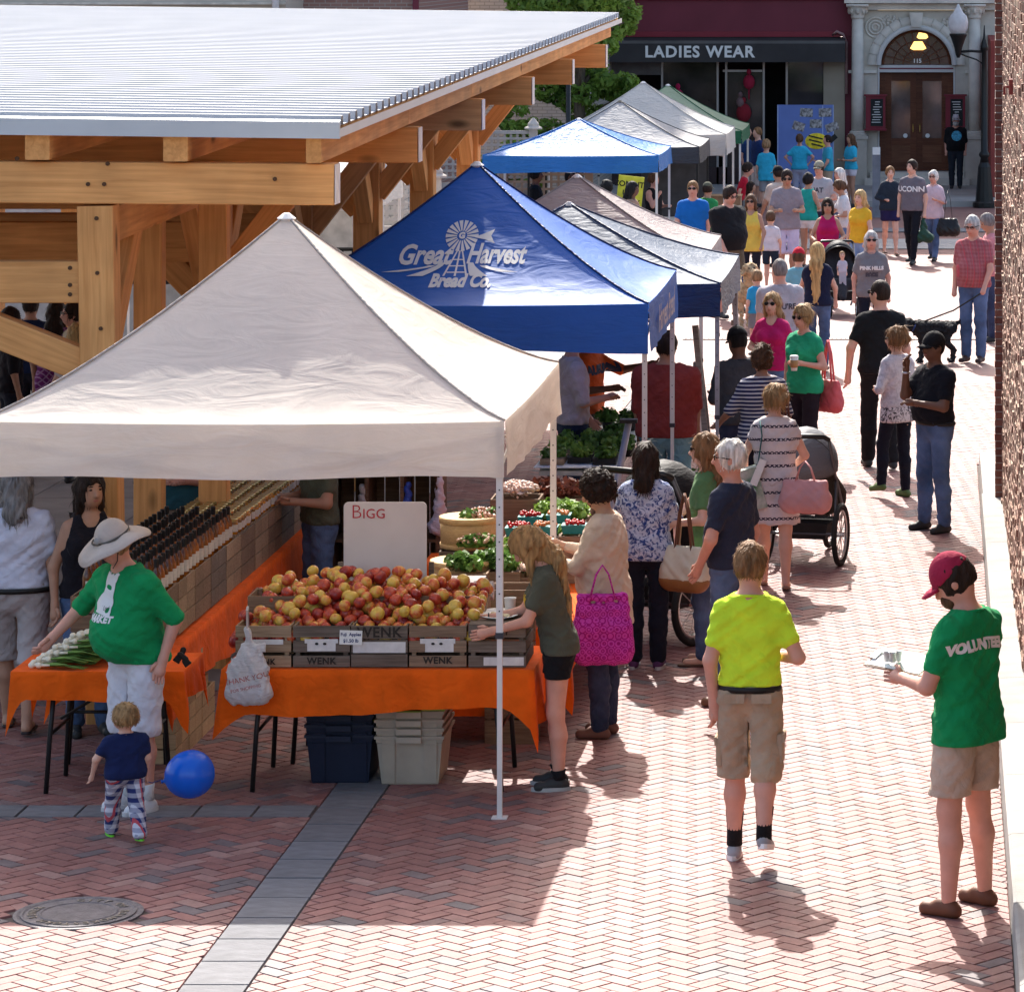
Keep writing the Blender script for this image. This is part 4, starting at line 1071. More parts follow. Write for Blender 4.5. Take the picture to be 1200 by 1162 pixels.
# ------------------------------------------------------------------ people: one distance field per body or garment, turned into a mesh by surface nets
class Field:
 def __init__(self, lo, hi, vox):
  self.lo = np.array(lo, float) - vox * 2; self.vox = vox
  self.n = np.ceil((np.array(hi) - self.lo) / vox).astype(int) + 4
  self.D = np.full(self.n, 0.3, dtype=np.float32)
  self.ax = [(self.lo[i] + np.arange(self.n[i]) * vox).astype(np.float32) for i in range(3)]
 def sub(self, lo, hi):
  sl = []
  for i in range(3):
   a = max(0, int((lo[i] - self.lo[i]) / self.vox) - 1); b = min(self.n[i], int((hi[i] - self.lo[i]) / self.vox) + 2)
   if b <= a: return None, None
   sl.append(slice(a, b))
  return tuple(sl), (self.ax[0][sl[0]][:, None, None], self.ax[1][sl[1]][None, :, None], self.ax[2][sl[2]][None, None, :])
 def mix(self, sl, d, k, op):
  cur = self.D[sl]
  if op == 'u':
   if k > 0:
    h = np.maximum(k - np.abs(cur - d), 0) / k; self.D[sl] = np.minimum(cur, d) - h * h * k * 0.25
   else: self.D[sl] = np.minimum(cur, d)
  elif op == 's':
   self.D[sl] = np.maximum(cur, -d)
 def cap(self, a, b, ra, rb, k=0.03, fy=1.0, op='u', grow=0.0):
  a = np.array(a, float); b = np.array(b, float); ra += grow; rb += grow
  m = max(ra, rb) * max(1, fy) + k + 0.06
  sl, g = self.sub(np.minimum(a, b) - m, np.maximum(a, b) + m)
  if sl is None: return
  iy = 1.0 / fy
  ba = np.array([b[0] - a[0], (b[1] - a[1]) * iy, b[2] - a[2]])
  px, py, pz = g[0] - a[0], (g[1] - a[1]) * iy, g[2] - a[2]
  bb = float(ba @ ba)
  t = np.clip((px * ba[0] + py * ba[1] + pz * ba[2]) / bb, 0, 1) if bb > 1e-9 else 0.0
  d = np.sqrt((px - ba[0] * t) ** 2 + (py - ba[1] * t) ** 2 + (pz - ba[2] * t) ** 2) - (ra + (rb - ra) * t)
  self.mix(sl, (d * min(1.0, fy)).astype(np.float32), k, op)
 def ell(self, c, r, k=0.02, M=None, op='u', grow=0.0):
  c = np.array(c, float); r = np.array(r, float) + grow
  m = max(r) + k + 0.03
  sl, g = self.sub(c - m, c + m)
  if sl is None: return
  p = [g[0] - c[0], g[1] - c[1], g[2] - c[2]]
  if M is not None: p = [p[0] * M[0][i] + p[1] * M[1][i] + p[2] * M[2][i] for i in range(3)]   # into the turned frame
  k0 = np.sqrt((p[0] / r[0]) ** 2 + (p[1] / r[1]) ** 2 + (p[2] / r[2]) ** 2)
  k1 = np.sqrt((p[0] / r[0] ** 2) ** 2 + (p[1] / r[1] ** 2) ** 2 + (p[2] / r[2] ** 2) ** 2) + 1e-6
  self.mix(sl, (k0 * (k0 - 1) / k1).astype(np.float32), k, op)
 def plane(self, p, n):      # cut away everything on the side n points to
  n = np.array(n, float); n /= np.linalg.norm(n)
  d = (self.ax[0][:, None, None] - p[0]) * n[0] + (self.ax[1][None, :, None] - p[1]) * n[1] + (self.ax[2][None, None, :] - p[2]) * n[2]
  self.D = np.maximum(self.D, d.astype(np.float32))
 def wrinkle(self, amp, wl, seed, zs=1.0):
  r = np.random.default_rng(seed)
  for k in range(3):
   f = 2 * PI / (wl * (0.7 + 0.35 * k)); ph = r.uniform(0, 6, 6); q = r.uniform(0.6, 1.3, 3)
   s = np.sin(self.ax[0] * f * q[0] + ph[0])[:, None, None] * np.sin(self.ax[1] * f * q[1] + ph[1])[None, :, None] \
   * np.sin(self.ax[2] * f * zs * q[2] + ph[2])[None, None, :] 
   s2 = np.sin((self.ax[0] * f * 0.8)[:, None, None] + (self.ax[2] * f * zs)[None, None, :] + ph[3])
   self.D += (amp * (s + 0.4 * s2)).astype(np.float32)
 def mesh(self, name, m, extra=None):
  D = self.D; ins = D < 0
  nx, ny, nz = D.shape
  cnt = np.zeros((nx - 1, ny - 1, nz - 1), dtype=np.int8)
  offs = [(i, j, k) for i in (0, 1) for j in (0, 1) for k in (0, 1)]
  for (i, j, k) in offs: cnt += ins[i:nx - 1 + i, j:ny - 1 + j, k:nz - 1 + k]
  act = np.argwhere((cnt > 0) & (cnt < 8))
  if len(act) == 0: return None
  idx = np.full(cnt.shape, -1, dtype=np.int32); idx[act[:, 0], act[:, 1], act[:, 2]] = np.arange(len(act))
  c = {o: D[act[:, 0] + o[0], act[:, 1] + o[1], act[:, 2] + o[2]] for o in offs}
  S = np.zeros((len(act), 3), dtype=np.float64); W_ = np.zeros(len(act))
  for o in offs:
   for ax_ in range(3):
    if o[ax_]: continue
    o2 = list(o); o2[ax_] = 1; o2 = tuple(o2)
    a, b = c[o], c[o2]; mk = (a < 0) != (b < 0)
    t = np.where(mk, a / np.where(mk, a - b, 1), 0)
    P = np.zeros((len(act), 3)); P[:] = o; P[:, ax_] += t
    S += P * mk[:, None]; W_ += mk
  V = (act + S / W_[:, None]) * self.vox + self.lo
  Fs = []
  for ax_ in range(3):
   e = [slice(None)] * 3; e2 = [slice(None)] * 3
   e[ax_] = slice(0, D.shape[ax_] - 1); e2[ax_] = slice(1, None)
   A, B = ins[tuple(e)], ins[tuple(e2)]
   q = np.argwhere(A != B)
   o1, o2 = [(1, 2), (2, 0), (0, 1)][ax_]
   q = q[(q[:, o1] > 0) & (q[:, o2] > 0)]
   q = q[(q[:, o1] < D.shape[o1] - 1) & (q[:, o2] < D.shape[o2] - 1)]
   if len(q) == 0: continue
   fl = A[q[:, 0], q[:, 1], q[:, 2]]
   def at(d1, d2):
    w = q.copy(); w[:, o1] -= d1; w[:, o2] -= d2
    return idx[w[:, 0], w[:, 1], w[:, 2]]
   f = np.stack([at(1, 1), at(0, 1), at(0, 0), at(1, 0)], 1)
   f[~fl] = f[~fl][:, ::-1]
   Fs.append(f)
  Fc = np.concatenate(Fs); Fc = Fc[(Fc >= 0).all(1)]
  if extra is not None and extra.v:
   return join_mesh(name, V, Fc, extra, m)
  return np_mesh(name, V, Fc, m, True)
def join_mesh(name, V, Fc, ex, m):
 me = bpy.data.meshes.new(name)
 n = len(V)
 me.from_pydata([tuple(v) for v in V] + list(ex.v), [], [tuple(int(i) for i in f) for f in Fc] + [tuple(i + n for i in f) for f in ex.f])
 me.materials.append(m); me.polygons.foreach_set('use_smooth', [True] * len(me.polygons)); me.update()
 return me

SKIN = {'fair': (0.66, 0.38, 0.275), 'pink': (0.62, 0.31, 0.225), 'tan': (0.42, 0.22, 0.14), 'brown': (0.16, 0.075, 0.045), 'olive': (0.48, 0.27, 0.17)}
HAIRC = {'dark': (0.025, 0.014, 0.010), 'brown': (0.10, 0.05, 0.026), 'lbrown': (0.22, 0.115, 0.05), 'blonde': (0.48, 0.31, 0.13), 'dblonde': (0.33, 0.19, 0.08), 'grey': (0.42, 0.40, 0.38), 'white': (0.68, 0.64, 0.58), 'black': (0.012, 0.010, 0.010), 'sand': (0.30, 0.18, 0.09), 'pepper': (0.2, 0.18, 0.17)}
def skin_mat(k):
 return mat('skin_' + k, SKIN[k], 0.55, 0.07, 12, 0.08, 120, spec=0.35)
def hair_mat(k):
 c = HAIRC[k]
 return mat('hair_' + k, c, 0.62, 0.45, 38, 0.7, 60, stretch=(1, 1, 0.12), spec=0.18)

def rotx(p, c, a):
 y, z = p[1] - c[1], p[2] - c[2]; ca, sa = math.cos(a), math.sin(a)
 return (p[0], c[1] + y * ca - z * sa, c[2] + y * sa + z * ca)
def unit(v): n = math.sqrt(sum(c * c for c in v)); return [c / n for c in v]

ARMS = {  # elbow and hand targets for the left (+x) arm; x is mirrored for the other
 'down': ((0.235, 0.03, 1.13), (0.235, -0.03, 0.86)),
 'back': ((0.25, 0.12, 1.15), (0.24, 0.10, 0.90)),
 'fwd': ((0.235, -0.06, 1.15), (0.22, -0.20, 0.93)),
 'belly': ((0.27, 0.04, 1.14), (0.07, -0.24, 1.10)),
 'hold': ((0.24, -0.03, 1.13), (0.10, -0.32, 1.15)),
 'reach': ((0.24, -0.16, 1.2), (0.20, -0.42, 1.10)),
 'reachdown': ((0.24, -0.16, 1.2), (0.20, -0.36, 0.98)),
 'push': ((0.26, 0.02, 1.15), (0.20, -0.26, 1.10)),
 'pocket': ((0.28, 0.08, 1.14), (0.21, -0.02, 0.90)),
 'chin': ((0.20, -0.10, 1.18), (0.03, -0.20, 1.45)),
 'cross': ((0.24, -0.08, 1.15), (-0.02, -0.33, 1.18)),
 'hip': ((0.38, 0.06, 1.18), (0.20, 0.0, 1.02)),
 'cup': ((0.25, 0.0, 1.15), (0.14, -0.22, 1.26)),
 'phone': ((0.24, -0.04, 1.14), (0.10, -0.27, 1.22)),
}
PEOPLE = {}
def person(label, px, head=None, foot=None, h=None, d=None, face=180, skin='fair', hair=('short', 'brown'), top=('tee', (0.5, 0.5, 0.5)), bottom=('jeans', (0.05, 0.08, 0.16)),
  shoe=(0.03, 0.03, 0.03), arms=('down', 'down'), legs='stand', lean=0.0, pitch=0.0, turn=0.0, fem=False, belly=0.0, build=1.0, hat=None, glasses=None, child=False,
  hem=None, cat='person', key=None, dz=0.0, group=None, seed=None, bust=0.0, sole=None, sock=None, roll=0.0):
 if foot is not None and d is None: d = DF(foot)
 if d is None: d = DH(head, h)
 if h is None: h = HH(head, d)
 hb = h * (1 + 0.16 * lean * lean + 0.0009 * abs(pitch))
 hsz = (1.55 if child == 2 else 1.3) if child else 1.0
 hb = hb / (1 + 0.215 * (hsz - 1) / 1.77)
 s = hb / 1.77
 y = d; x = X(px, d)
 # looking straight at the camera means facing the camera's own position
 root = thing('person', label, cat, (x, y, gz(y) + dz), R(face), group)
 vox = min(0.034, max(0.0098, 0.00044 * d))
 seed = seed if seed is not None else len(PEOPLE) * 7 + 3
 sw = (0.145 if fem else 0.168) * (build * 0.85 + 0.15); hw = (0.095 if fem else 0.09) * (build * 0.6 + 0.4)
 if child: sw *= 0.95
 HC = (0, 0, 0.95)
 up = lambda p: rotx(p, HC, lean)      # positive lean bows towards -y
 # legs
 lg = {'stand': [(-1, 0.0, 0.0, 0.0), (1, 0.0, 0.0, 0.0)],
  'wide': [(-1, 0.05, 0.0, 0.0), (1, 0.05, 0.0, 0.0)],
  'weight': [(-1, 0.02, 0.0, 0.0), (1, 0.04, -0.09, 0.06)],
  'walk': [(-1, -0.01, 0.16, 0.02), (1, -0.01, -0.18, 0.0)],
  'walkr': [(-1, -0.01, -0.18, 0.0), (1, -0.01, 0.16, 0.02)],
  'lift': [(-1, 0.0, -0.10, 0.0), (1, 0.0, 0.22, 0.10)],
  'liftr': [(1, 0.0, -0.10, 0.0), (-1, 0.0, 0.22, 0.10)],
  'stride': [(-1, 0.0, 0.30, 0.05), (1, 0.0, -0.28, 0.0)]}[legs]
 J = {}
 for (sx, spread, yf, zf) in lg:
  hip = (sx * hw, 0, 0.91)
  ank = (sx * (0.095 + spread), yf, 0.085 + zf)
  mx = [(hip[i] + ank[i]) / 2 for i in range(3)]
  kn = (mx[0], mx[1] - 0.02 - 0.35 * zf - 0.03 * abs(yf) * 3, mx[2] + 0.01)
  J[sx] = (hip, kn, ank)
 shl, elb, hnd = {}, {}, {}
 for sx, an in ((-1, arms[0]), (1, arms[1])):
  e, q = ARMS[an] if isinstance(an, str) else an
  sh = up((sx * (sw - 0.008), 0.01, 1.395)); e = up((e[0] * sx, e[1], e[2])) if isinstance(an, str) else (e[0] * sx, e[1], e[2])
  q = (q[0] * sx, q[1], q[2]) if not isinstance(an, str) else up((q[0] * sx, q[1], q[2]))
  u1 = unit([e[i] - sh[i] for i in range(3)]); el = tuple(sh[i] + u1[i] * 0.285 for i in range(3))
  u2 = unit([q[i] - el[i] for i in range(3)]); ha = tuple(el[i] + u2[i] * 0.245 for i in range(3))
  shl[sx], elb[sx], hnd[sx] = sh, el, (ha, u2)
 neck0 = up((0, 0.015, 1.44)); neck1 = up((0, 0.0, 1.545))
 hs_ = hsz
 HM = Euler((lean * 0.7 + R(pitch), R(roll), R(turn))).to_matrix()
 piv = Vector(neck1); hc = piv + HM @ Vector((0, -0.012, 0.10 * hs_))
 def hp(x_, y_, z_): v = hc + HM @ Vector((x_ * hs_, y_ * hs_, z_ * hs_)); return (v.x, v.y, v.z)
 Mt = [[HM[i][j] for j in range(3)] for i in range(3)]
 er = lambda *r_: tuple(q * hs_ for q in r_)
 bb = build
 def torso(f, g=0.0, low=0.93, loose=0.0):
  f.cap(up((-0.055, 0.012, 0.94)), up((0.055, 0.012, 0.94)), 0.125 * bb, 0.125 * bb, 0.03, 0.82, grow=g + loose)
  wr = (0.100 if fem else 0.118) * bb
  f.cap(up((-0.045, 0.0, 1.08)), up((0.045, 0.0, 1.08)), wr, wr, 0.07, 0.84, grow=g + loose)
  f.cap(up((-0.06, 0.0, 1.22)), up((0.06, 0.0, 1.22)), 0.112 * bb, 0.112 * bb, 0.07, 0.84, grow=g + loose * 0.6)
  f.cap(up((-0.085 * sw / 0.19, 0.0, 1.32)), up((0.085 * sw / 0.19, 0.0, 1.32)), 0.112 * bb, 0.112 * bb, 0.06, 0.82, grow=g + loose * 0.4)
  f.cap(up((-sw + 0.03, 0.012, 1.385)), up((0, 0.012, 1.42)), 0.052, 0.066, 0.05, 0.95, grow=g)
  f.cap(up((sw - 0.03, 0.012, 1.385)), up((0, 0.012, 1.42)), 0.052, 0.066, 0.05, 0.95, grow=g)
  f.cap(up((-0.06, 0.015, 1.435)), up((0.06, 0.015, 1.435)), 0.05, 0.05, 0.06, 1.0, grow=g)
  if belly and g > 0: f.ell(up((0, -0.045 - belly * 0.055, 1.10)), (0.15 * bb, 0.10 + belly * 0.055, 0.16), 0.10, grow=g)
  if bust:
   for sx in (-1, 1): f.ell(up((sx * 0.075, -0.085, 1.275)), (0.068, 0.062 * (0.7 + bust), 0.068), 0.045, grow=g)
 def arm(f, sx, g=0.0, upto=2.0, k=0.03):
  sh, el, (ha, u2) = shl[sx], elb[sx], hnd[sx]
  ar = 0.9 if fem else 1.0
  t = min(1, upto)
  e = tuple(sh[i] + (el[i] - sh[i]) * t for i in range(3))
  f.cap(sh, e, 0.056 * ar * (bb * .5 + .5), (0.056 + (0.041 - 0.056) * t) * ar * (bb * .5 + .5), k, grow=g)
  if upto > 1:
   t = min(1, upto - 1)
   w = tuple(el[i] + (ha[i] - el[i]) * t for i in range(3))
   f.cap(el, w, 0.041 * ar * (bb * .4 + .6), (0.041 + (0.027 - 0.041) * t) * ar, 0.02, grow=g)
  return e
 def leg(f, sx, g0, g1, g2, upto=2.0, k=0.03):
  hip, kn, an = J[sx]
  tr_ = 0.085 * (bb * .6 + .4)
  t = min(1, upto); e = tuple(hip[i] + (kn[i] - hip[i]) * t for i in range(3))
  f.cap(hip, e, tr_ + g0, (tr_ + (0.058 - tr_) * t) + g1, k)
  if upto > 1:
   t = upto - 1
   cf = tuple(kn[i] + (an[i] - kn[i]) * min(t, 0.35) for i in range(3)); w = tuple(kn[i] + (an[i] - kn[i]) * t for i in range(3))
   f.cap(kn, (cf[0], cf[1] + 0.012, cf[2]), 0.055 + g1, 0.056 + g1, 0.03)
   if t > 0.35: f.cap((cf[0], cf[1] + 0.012, cf[2]), w, 0.056 + g1, (0.056 + (0.036 - 0.056) * min(1, (t - 0.35) / 0.65)) + g2, 0.03)
  return e
 allp = [p for k in J for p in J[k]] + list(shl.values()) + list(elb.values()) + [v[0] for v in hnd.values()] + [tuple(hc)]
 lo = np.min(allp, 0) - 0.30; hi = np.max(allp, 0) + 0.30; lo[2] = -0.02
 sf = lambda v: tuple(c * s for c in v)
 class SField(Field): pass
 def newf(lo_, hi_): return Field(lo_, hi_, vox / s)
 def finish(f, name, m, extra=None, par=None):
  me = f.mesh(name, m, extra)
  if me is None: return None
  me.transform(Matrix.Scale(s, 4))
  o = link(name, me, par or root)
  return o
 # ---- body
 f = newf(lo, hi)
 f.ell(hc, er(0.078, 0.095, 0.112), 0, Mt)
 f.ell(hp(0, -0.028, -0.055), er(0.060, 0.062, 0.062), 0.03, Mt)
 f.cap(neck0, tuple(piv + (hc - piv) * 0.45), 0.060 * (0.85 if fem else 1) , 0.055 * (0.85 if fem else 1), 0.03)
 f.cap(hp(0, -0.088, 0.012), hp(0, -0.108, -0.028), 0.011 * hs_, 0.017 * hs_, 0.015)
 for sx in (-1, 1):
  f.ell(hp(sx * 0.080, 0.008, -0.01), er(0.012, 0.022, 0.032), 0.006, Mt)
  f.ell(hp(sx * 0.034, -0.092, 0.012), er(0.018, 0.012, 0.012), 0, Mt, 's')
 torso(f, -0.006)
 for sx in (-1, 1):
  arm(f, sx); leg(f, sx, 0, 0, 0)
  ha, u2 = hnd[sx]
  f.cap(ha, tuple(ha[i] + u2[i] * 0.075 for i in range(3)), 0.026, 0.036, 0.02)
  an = J[sx][2]
  if shoe is not None and isinstance(shoe[0], str): f.cap((an[0], an[1] + 0.03, an[2] - 0.045), (an[0] + sx * 0.01, an[1] - 0.135, an[2] - 0.052), 0.034, 0.026, 0.03)
 ex = MB()
 if d < 45:
  for sx in (-1, 1):
   ha, u2 = hnd[sx]; u = Vector(u2); wv = Vector((-sx * 0.4, -0.9, 0.1)); wv = (wv - u * wv.dot(u)).normalized(); pv = u.cross(wv).normalized() * sx
   for q in range(4):
    b0 = Vector(ha) + u * 0.085 + wv * (q - 1.5) * 0.019
    L_ = (0.062, 0.072, 0.068, 0.052)[q]
    p1 = b0 + u * L_ * 0.5 - pv * 0.010; p2 = b0 + u * L_ * 0.85 - pv * 0.032
    ex.tube([b0 - u * 0.025, b0, p1, p2], [0.010, 0.0105, 0.0095, 0.007], 6)
   b0 = Vector(ha) + u * 0.03 + wv * 0.026
   ex.tube([b0, b0 + wv * 0.022 + u * 0.03, b0 + wv * 0.026 + u * 0.062], [0.014, 0.012, 0.008], 6)
 finish(f, 'body', skin_mat(skin), ex)
 # ---- face details
 fm = (abs((face + turn + 180) % 360 - 180) < 125) and d < 72
 if fm:
  for sx in (-1, 1):
   mb = MB(); mb.ball((0, 0, 0), (0.0125 * hs_, 0.007, 0.0065 * hs_), 8, 6); mb.v = [sf(Vector(hp(sx * 0.033, -0.083, 0.010)) + HM @ Vector(v)) for v in mb.v]; mb.build('eye', mat('eye_dark', (0.03, 0.02, 0.015), 0.2, 0.2, 30), root, True)
   mb = MB(); mb.ball((0, 0, 0), (0.020 * hs_, 0.006, 0.004 * hs_), 8, 5); mb.v = [sf(Vector(hp(sx * 0.035, -0.0865, 0.032)) + HM @ Vector(v)) for v in mb.v]; mb.build('eyebrow', hair_mat(hair[1] if hair[1] not in ('white', 'blonde') else 'lbrown'), root, True)
  mb = MB(); mb.ball((0, 0, 0), (0.023 * hs_, 0.009, 0.008 * hs_), 10, 6); mb.v = [sf(Vector(hp(0, -0.0865, -0.062)) + HM @ Vector(v)) for v in mb.v]; mb.build('lips', mat('lips', (0.42, 0.13, 0.11), 0.45, 0.1, 20), root, True)
 if glasses:
  mb = MB()
  for sx in (-1, 1):
   mb.ball(sf(hp(sx * 0.035, -0.096, 0.010)), tuple(q * s * hs_ for q in ((0.029, 0.006, 0.021) if glasses == 'sun' else (0.026, 0.003, 0.003))), 10, 6, HM)
   mb.tube([sf(hp(sx * 0.062, -0.09, 0.016)), sf(hp(sx * 0.088, -0.03, 0.012)), sf(hp(sx * 0.088, 0.01, 0.004))], 0.004 * s, 5)
   if glasses != 'sun': mb.tube([sf(hp(sx * 0.035 + 0.026 * math.cos(a), -0.098, 0.010 + 0.017 * math.sin(a))) for a in [k * PI / 5 for k in range(11)]], 0.003 * s, 4, False)
  mb.tube([sf(hp(-0.03, -0.098, 0.016)), sf(hp(0.03, -0.098, 0.016))], 0.004 * s, 5)
  mb.build('sunglasses' if glasses == 'sun' else 'glasses', mat('dark_lens', (0.008, 0.008, 0.009), 0.12, 0.1, 5), root, True)
 # ---- hair
 style, hcn = hair
 if style:
  hl = hc + Vector((0, 0, 0)); L_ = {'long': 0.42, 'vlong': 0.55, 'mid': 0.26, 'bob': 0.17}.get(style, 0)
  f = newf(np.array(hc) - 0.26 - np.array([0, 0, L_]), np.array(hc) + 0.26)
  th = {'short': 0.012, 'buzz': 0.005, 'curly': 0.024, 'bald': 0.0, 'thin': 0.006}.get(style, 0.018)
  f.ell(hp(0, 0.012, 0.012), er(0.080 + th, 0.100 + th * 0.9, 0.112 + th), 0, Mt)
  if style in ('long', 'vlong', 'mid', 'bob'):
   for sx in (-1, 1):
    f.cap(hp(sx * 0.072, 0.0, 0.0), tuple(Vector(hp(sx * 0.085, 0.035, -0.1)) + Vector((0, 0.0, -L_ * 0.55))), 0.030, 0.024, 0.03)
   bk = Vector(hp(0, 0.07, -0.02)); tip = Vector(up((0, 0.125, 1.50 - L_ * 0.95)))
   f.cap(tuple(bk), tuple(Vector(up((0, 0.115, 1.47)))), 0.075, 0.08, 0.05, 0.6)
   if style != 'bob': f.cap(tuple(Vector(up((0, 0.115, 1.47)))), tuple(tip), 0.085, 0.055, 0.04, 0.42)
  if style == 'bun': f.ell(hp(0, 0.10, 0.075), er(0.045, 0.042, 0.042), 0.02)
  if style == 'updo': f.ell(hp(0, 0.115, 0.01), er(0.06, 0.042, 0.052), 0.03); f.ell(hp(0, 0.10, 0.10), er(0.03, 0.03, 0.04), 0.02)
  if style == 'pony':
   f.ell(hp(0, 0.11, 0.03), er(0.035, 0.035, 0.035), 0.02); f.cap(hp(0, 0.125, 0.02), tuple(Vector(hp(0, 0.13, -0.10)) + Vector((0, 0.02, -0.08))), 0.035, 0.015, 0.02)
  # face opening
  f.ell(hp(0, -0.115, -0.035), er(0.070, 0.09, 0.098), 0, Mt, 's')
  n_ = HM @ Vector((0, -0.55, -1)) if style in ('short', 'buzz', 'bald', 'thin') else None
  if style in ('short', 'buzz', 'bald', 'thin', 'curly', 'bun', 'updo', 'pony'):
   drop = {'bald': -0.005, 'curly': -0.085}.get(style, -0.062)
   f.ell(hp(0, -0.03, -0.14), er(0.12, 0.10, 0.09), 0, Mt, 's')
   if style != 'pony': f.plane(hp(0, 0.0, drop - 0.02), tuple(HM @ Vector((0, 0.25, -1))))
  if style == 'bald': f.plane(hp(0, 0, 0.06), tuple(HM @ Vector((0, -0.3, 1))))
  a_ = {'curly': 0.011, 'short': 0.004, 'buzz': 0.001, 'bald': 0.001}.get(style, 0.006)
  f.wrinkle(a_, 0.05 if style == 'curly' else 0.07, seed, 0.5 if style != 'curly' else 1)
  ho = finish(f, 'hair', hair_mat(hcn))
  if ho is not None and d < 40 and style not in ('buzz', 'bald') and not (hat and style == 'short'):
   me_ = ho.data; rr_ = random.Random(seed); nv = len(me_.vertices); mb = MB(); lg3 = {'short': 0.035, 'curly': 0.03, 'thin': 0.03}.get(style, 0.085)
   for q in range(330 if style != 'curly' else 420):
    v = me_.vertices[rr_.randrange(nv)]; n3 = v.normal.copy(); p = v.co.copy()
    dn = Vector((rr_.uniform(-.3, .3), rr_.uniform(-.3, .3), -1)) if style != 'curly' else Vector((rr_.uniform(-1, 1), rr_.uniform(-1, 1), rr_.uniform(-1, 1)))
    if n3.z > 0.5: dn = dn + Vector((p.x * 6, (p.y) * 6, 0))
    dn = (dn - n3 * dn.dot(n3)); 
    if dn.length < 0.1: continue
    dn.normalize(); w3 = n3.cross(dn).normalized() * 0.0024; ln = lg3 * rr_.uniform(0.6, 1.4) * s
    p0 = p - n3 * 0.001; p1 = p + dn * ln * 0.5 + n3 * 0.006; p2 = p + dn * ln + n3 * rr_.uniform(-0.002, 0.010) + (Vector((0, 0, 0.01)) if style == 'curly' else Vector((0, 0, 0)))
    mb.add([p0 - w3, p0 + w3, p1 + w3, p1 - w3, p2], [(0, 1, 2, 3), (3, 2, 4)])
   o_ = mb.build('hair_strands', hair_mat(hcn), root); o_['kind'] = 'stuff'
 if hat:
  kind, hcol = hat[0], hat[1]
  hm = cloth('hat_' + '_'.join('%02d' % int(c * 99) for c in hcol), hcol)
  g0 = 0.016 if style not in ('long', 'vlong', 'curly') else 0.026
  f = newf(np.array(hc) - 0.34, np.array(hc) + 0.34)
  hz = 0.012 if kind != 'cap_back' else 0.0
  f.ell(hp(0, 0.008, 0.022), er(0.085 + g0 * .6, 0.105 + g0 * .6, 0.118 + g0 * 0.4), 0, Mt)
  f.plane(hp(0, 0, 0.025 + (0 if kind != 'cap' else 0)), tuple(HM @ Vector((0, 0.22 if kind == 'cap' else 0, -1))))
  finish(f, 'cap_crown' if kind != 'sunhat' else 'hat_crown', hm)
  mb = MB()
  if kind == 'sunhat':
   n_ = 40; vs = []; fs = []
   for r_, dz_ in ((0.088, 0.045), (0.135, 0.034), (0.178, 0.014), (0.208, -0.010), (0.205, -0.016), (0.135, 0.026), (0.088, 0.036)):
    for k in range(n_):
     a = 2 * PI * k / n_; w = 1 + 0.10 * math.cos(2 * a)
     sag = dz_ + (r_ - 0.09) * 0.22 * math.cos(2 * a + 0.3) + 0.006 * math.sin(5 * a)
     vs.append(sf(hp(r_ * 0.97 * math.cos(a), r_ * 1.12 * math.sin(a), sag)))
   for i in range(6):
    for k in range(n_): fs.append((i * n_ + k, i * n_ + (k + 1) % n_, (i + 1) * n_ + (k + 1) % n_, (i + 1) * n_ + k))
   mb.add(vs, fs); mb.build('brim', hm, root, True)
   mb = MB(); mb.tube([sf(hp(0.097 * math.cos(a), 0.118 * math.sin(a), 0.048)) for a in [2 * PI * k / 24 for k in range(25)]], 0.006, 6, False); mb.build('hat_band', mat('hat_cord', (0.10, 0.09, 0.08), 0.8), root, True)
   mb = MB(); mb.ball(sf(hp(-0.10, 0.07, 0.055)), 0.012); mb.build('toggle', M_blk, root)
   mb = MB(); mb.ball(sf(hp(0.05, -0.115, 0.078)), (0.025, 0.01, 0.02)); mb.build('vent_patch', mat('mesh_grey', (0.25, 0.24, 0.23), 0.8), root)
   mb = MB(); mb.tube([sf(hp(0.085, 0, 0.03)), sf(hp(0.07, -0.05, -0.09)), sf(hp(0.02, -0.07, -0.135))], 0.003, 5); mb.build('chin_cord', M_blk, root)
  else:
   sgn = -1
   vs = []; fs = []
   for i, (r_, dz_) in enumerate(((0.0, 0.0), (0.035, -0.004), (0.068, -0.016))):
    for k in range(11):
     a = PI * (k / 10); x_ = math.cos(a) * (0.078 - i * 0.004)
     y_ = sgn * (0.075 + math.sin(a) * (0.03 + r_ * 1.15)); vs.append(sf(hp(x_, y_, 0.03 + dz_ - 0.018 * abs(math.cos(a)))))
   for i in range(2):
    for k in range(10): fs.append((i * 11 + k, i * 11 + k + 1, (i + 1) * 11 + k + 1, (i + 1) * 11 + k))
   mb.add(vs, fs); br = mb.build('brim', hm, root, True); so = br.modifiers.new('solid', 'SOLIDIFY'); so.thickness = 0.006
   mb = MB(); mb.ball(sf(hp(0, 0.008, 0.145)), 0.009, 6, 4); mb.build('button', hm, root)
 # ---- bottom
 bk = bottom[0]; bm_ = bottom[1] if isinstance(bottom[1], bpy.types.Material) else cloth('bottom_' + '_'.join('%03d' % int(c * 999) for c in bottom[1]) + ('d' if bk == 'jeans' else ''), bottom[1], 'denim' if bk == 'jeans' else None, [min(1, c * 1.9 + 0.02) for c in bottom[1]])
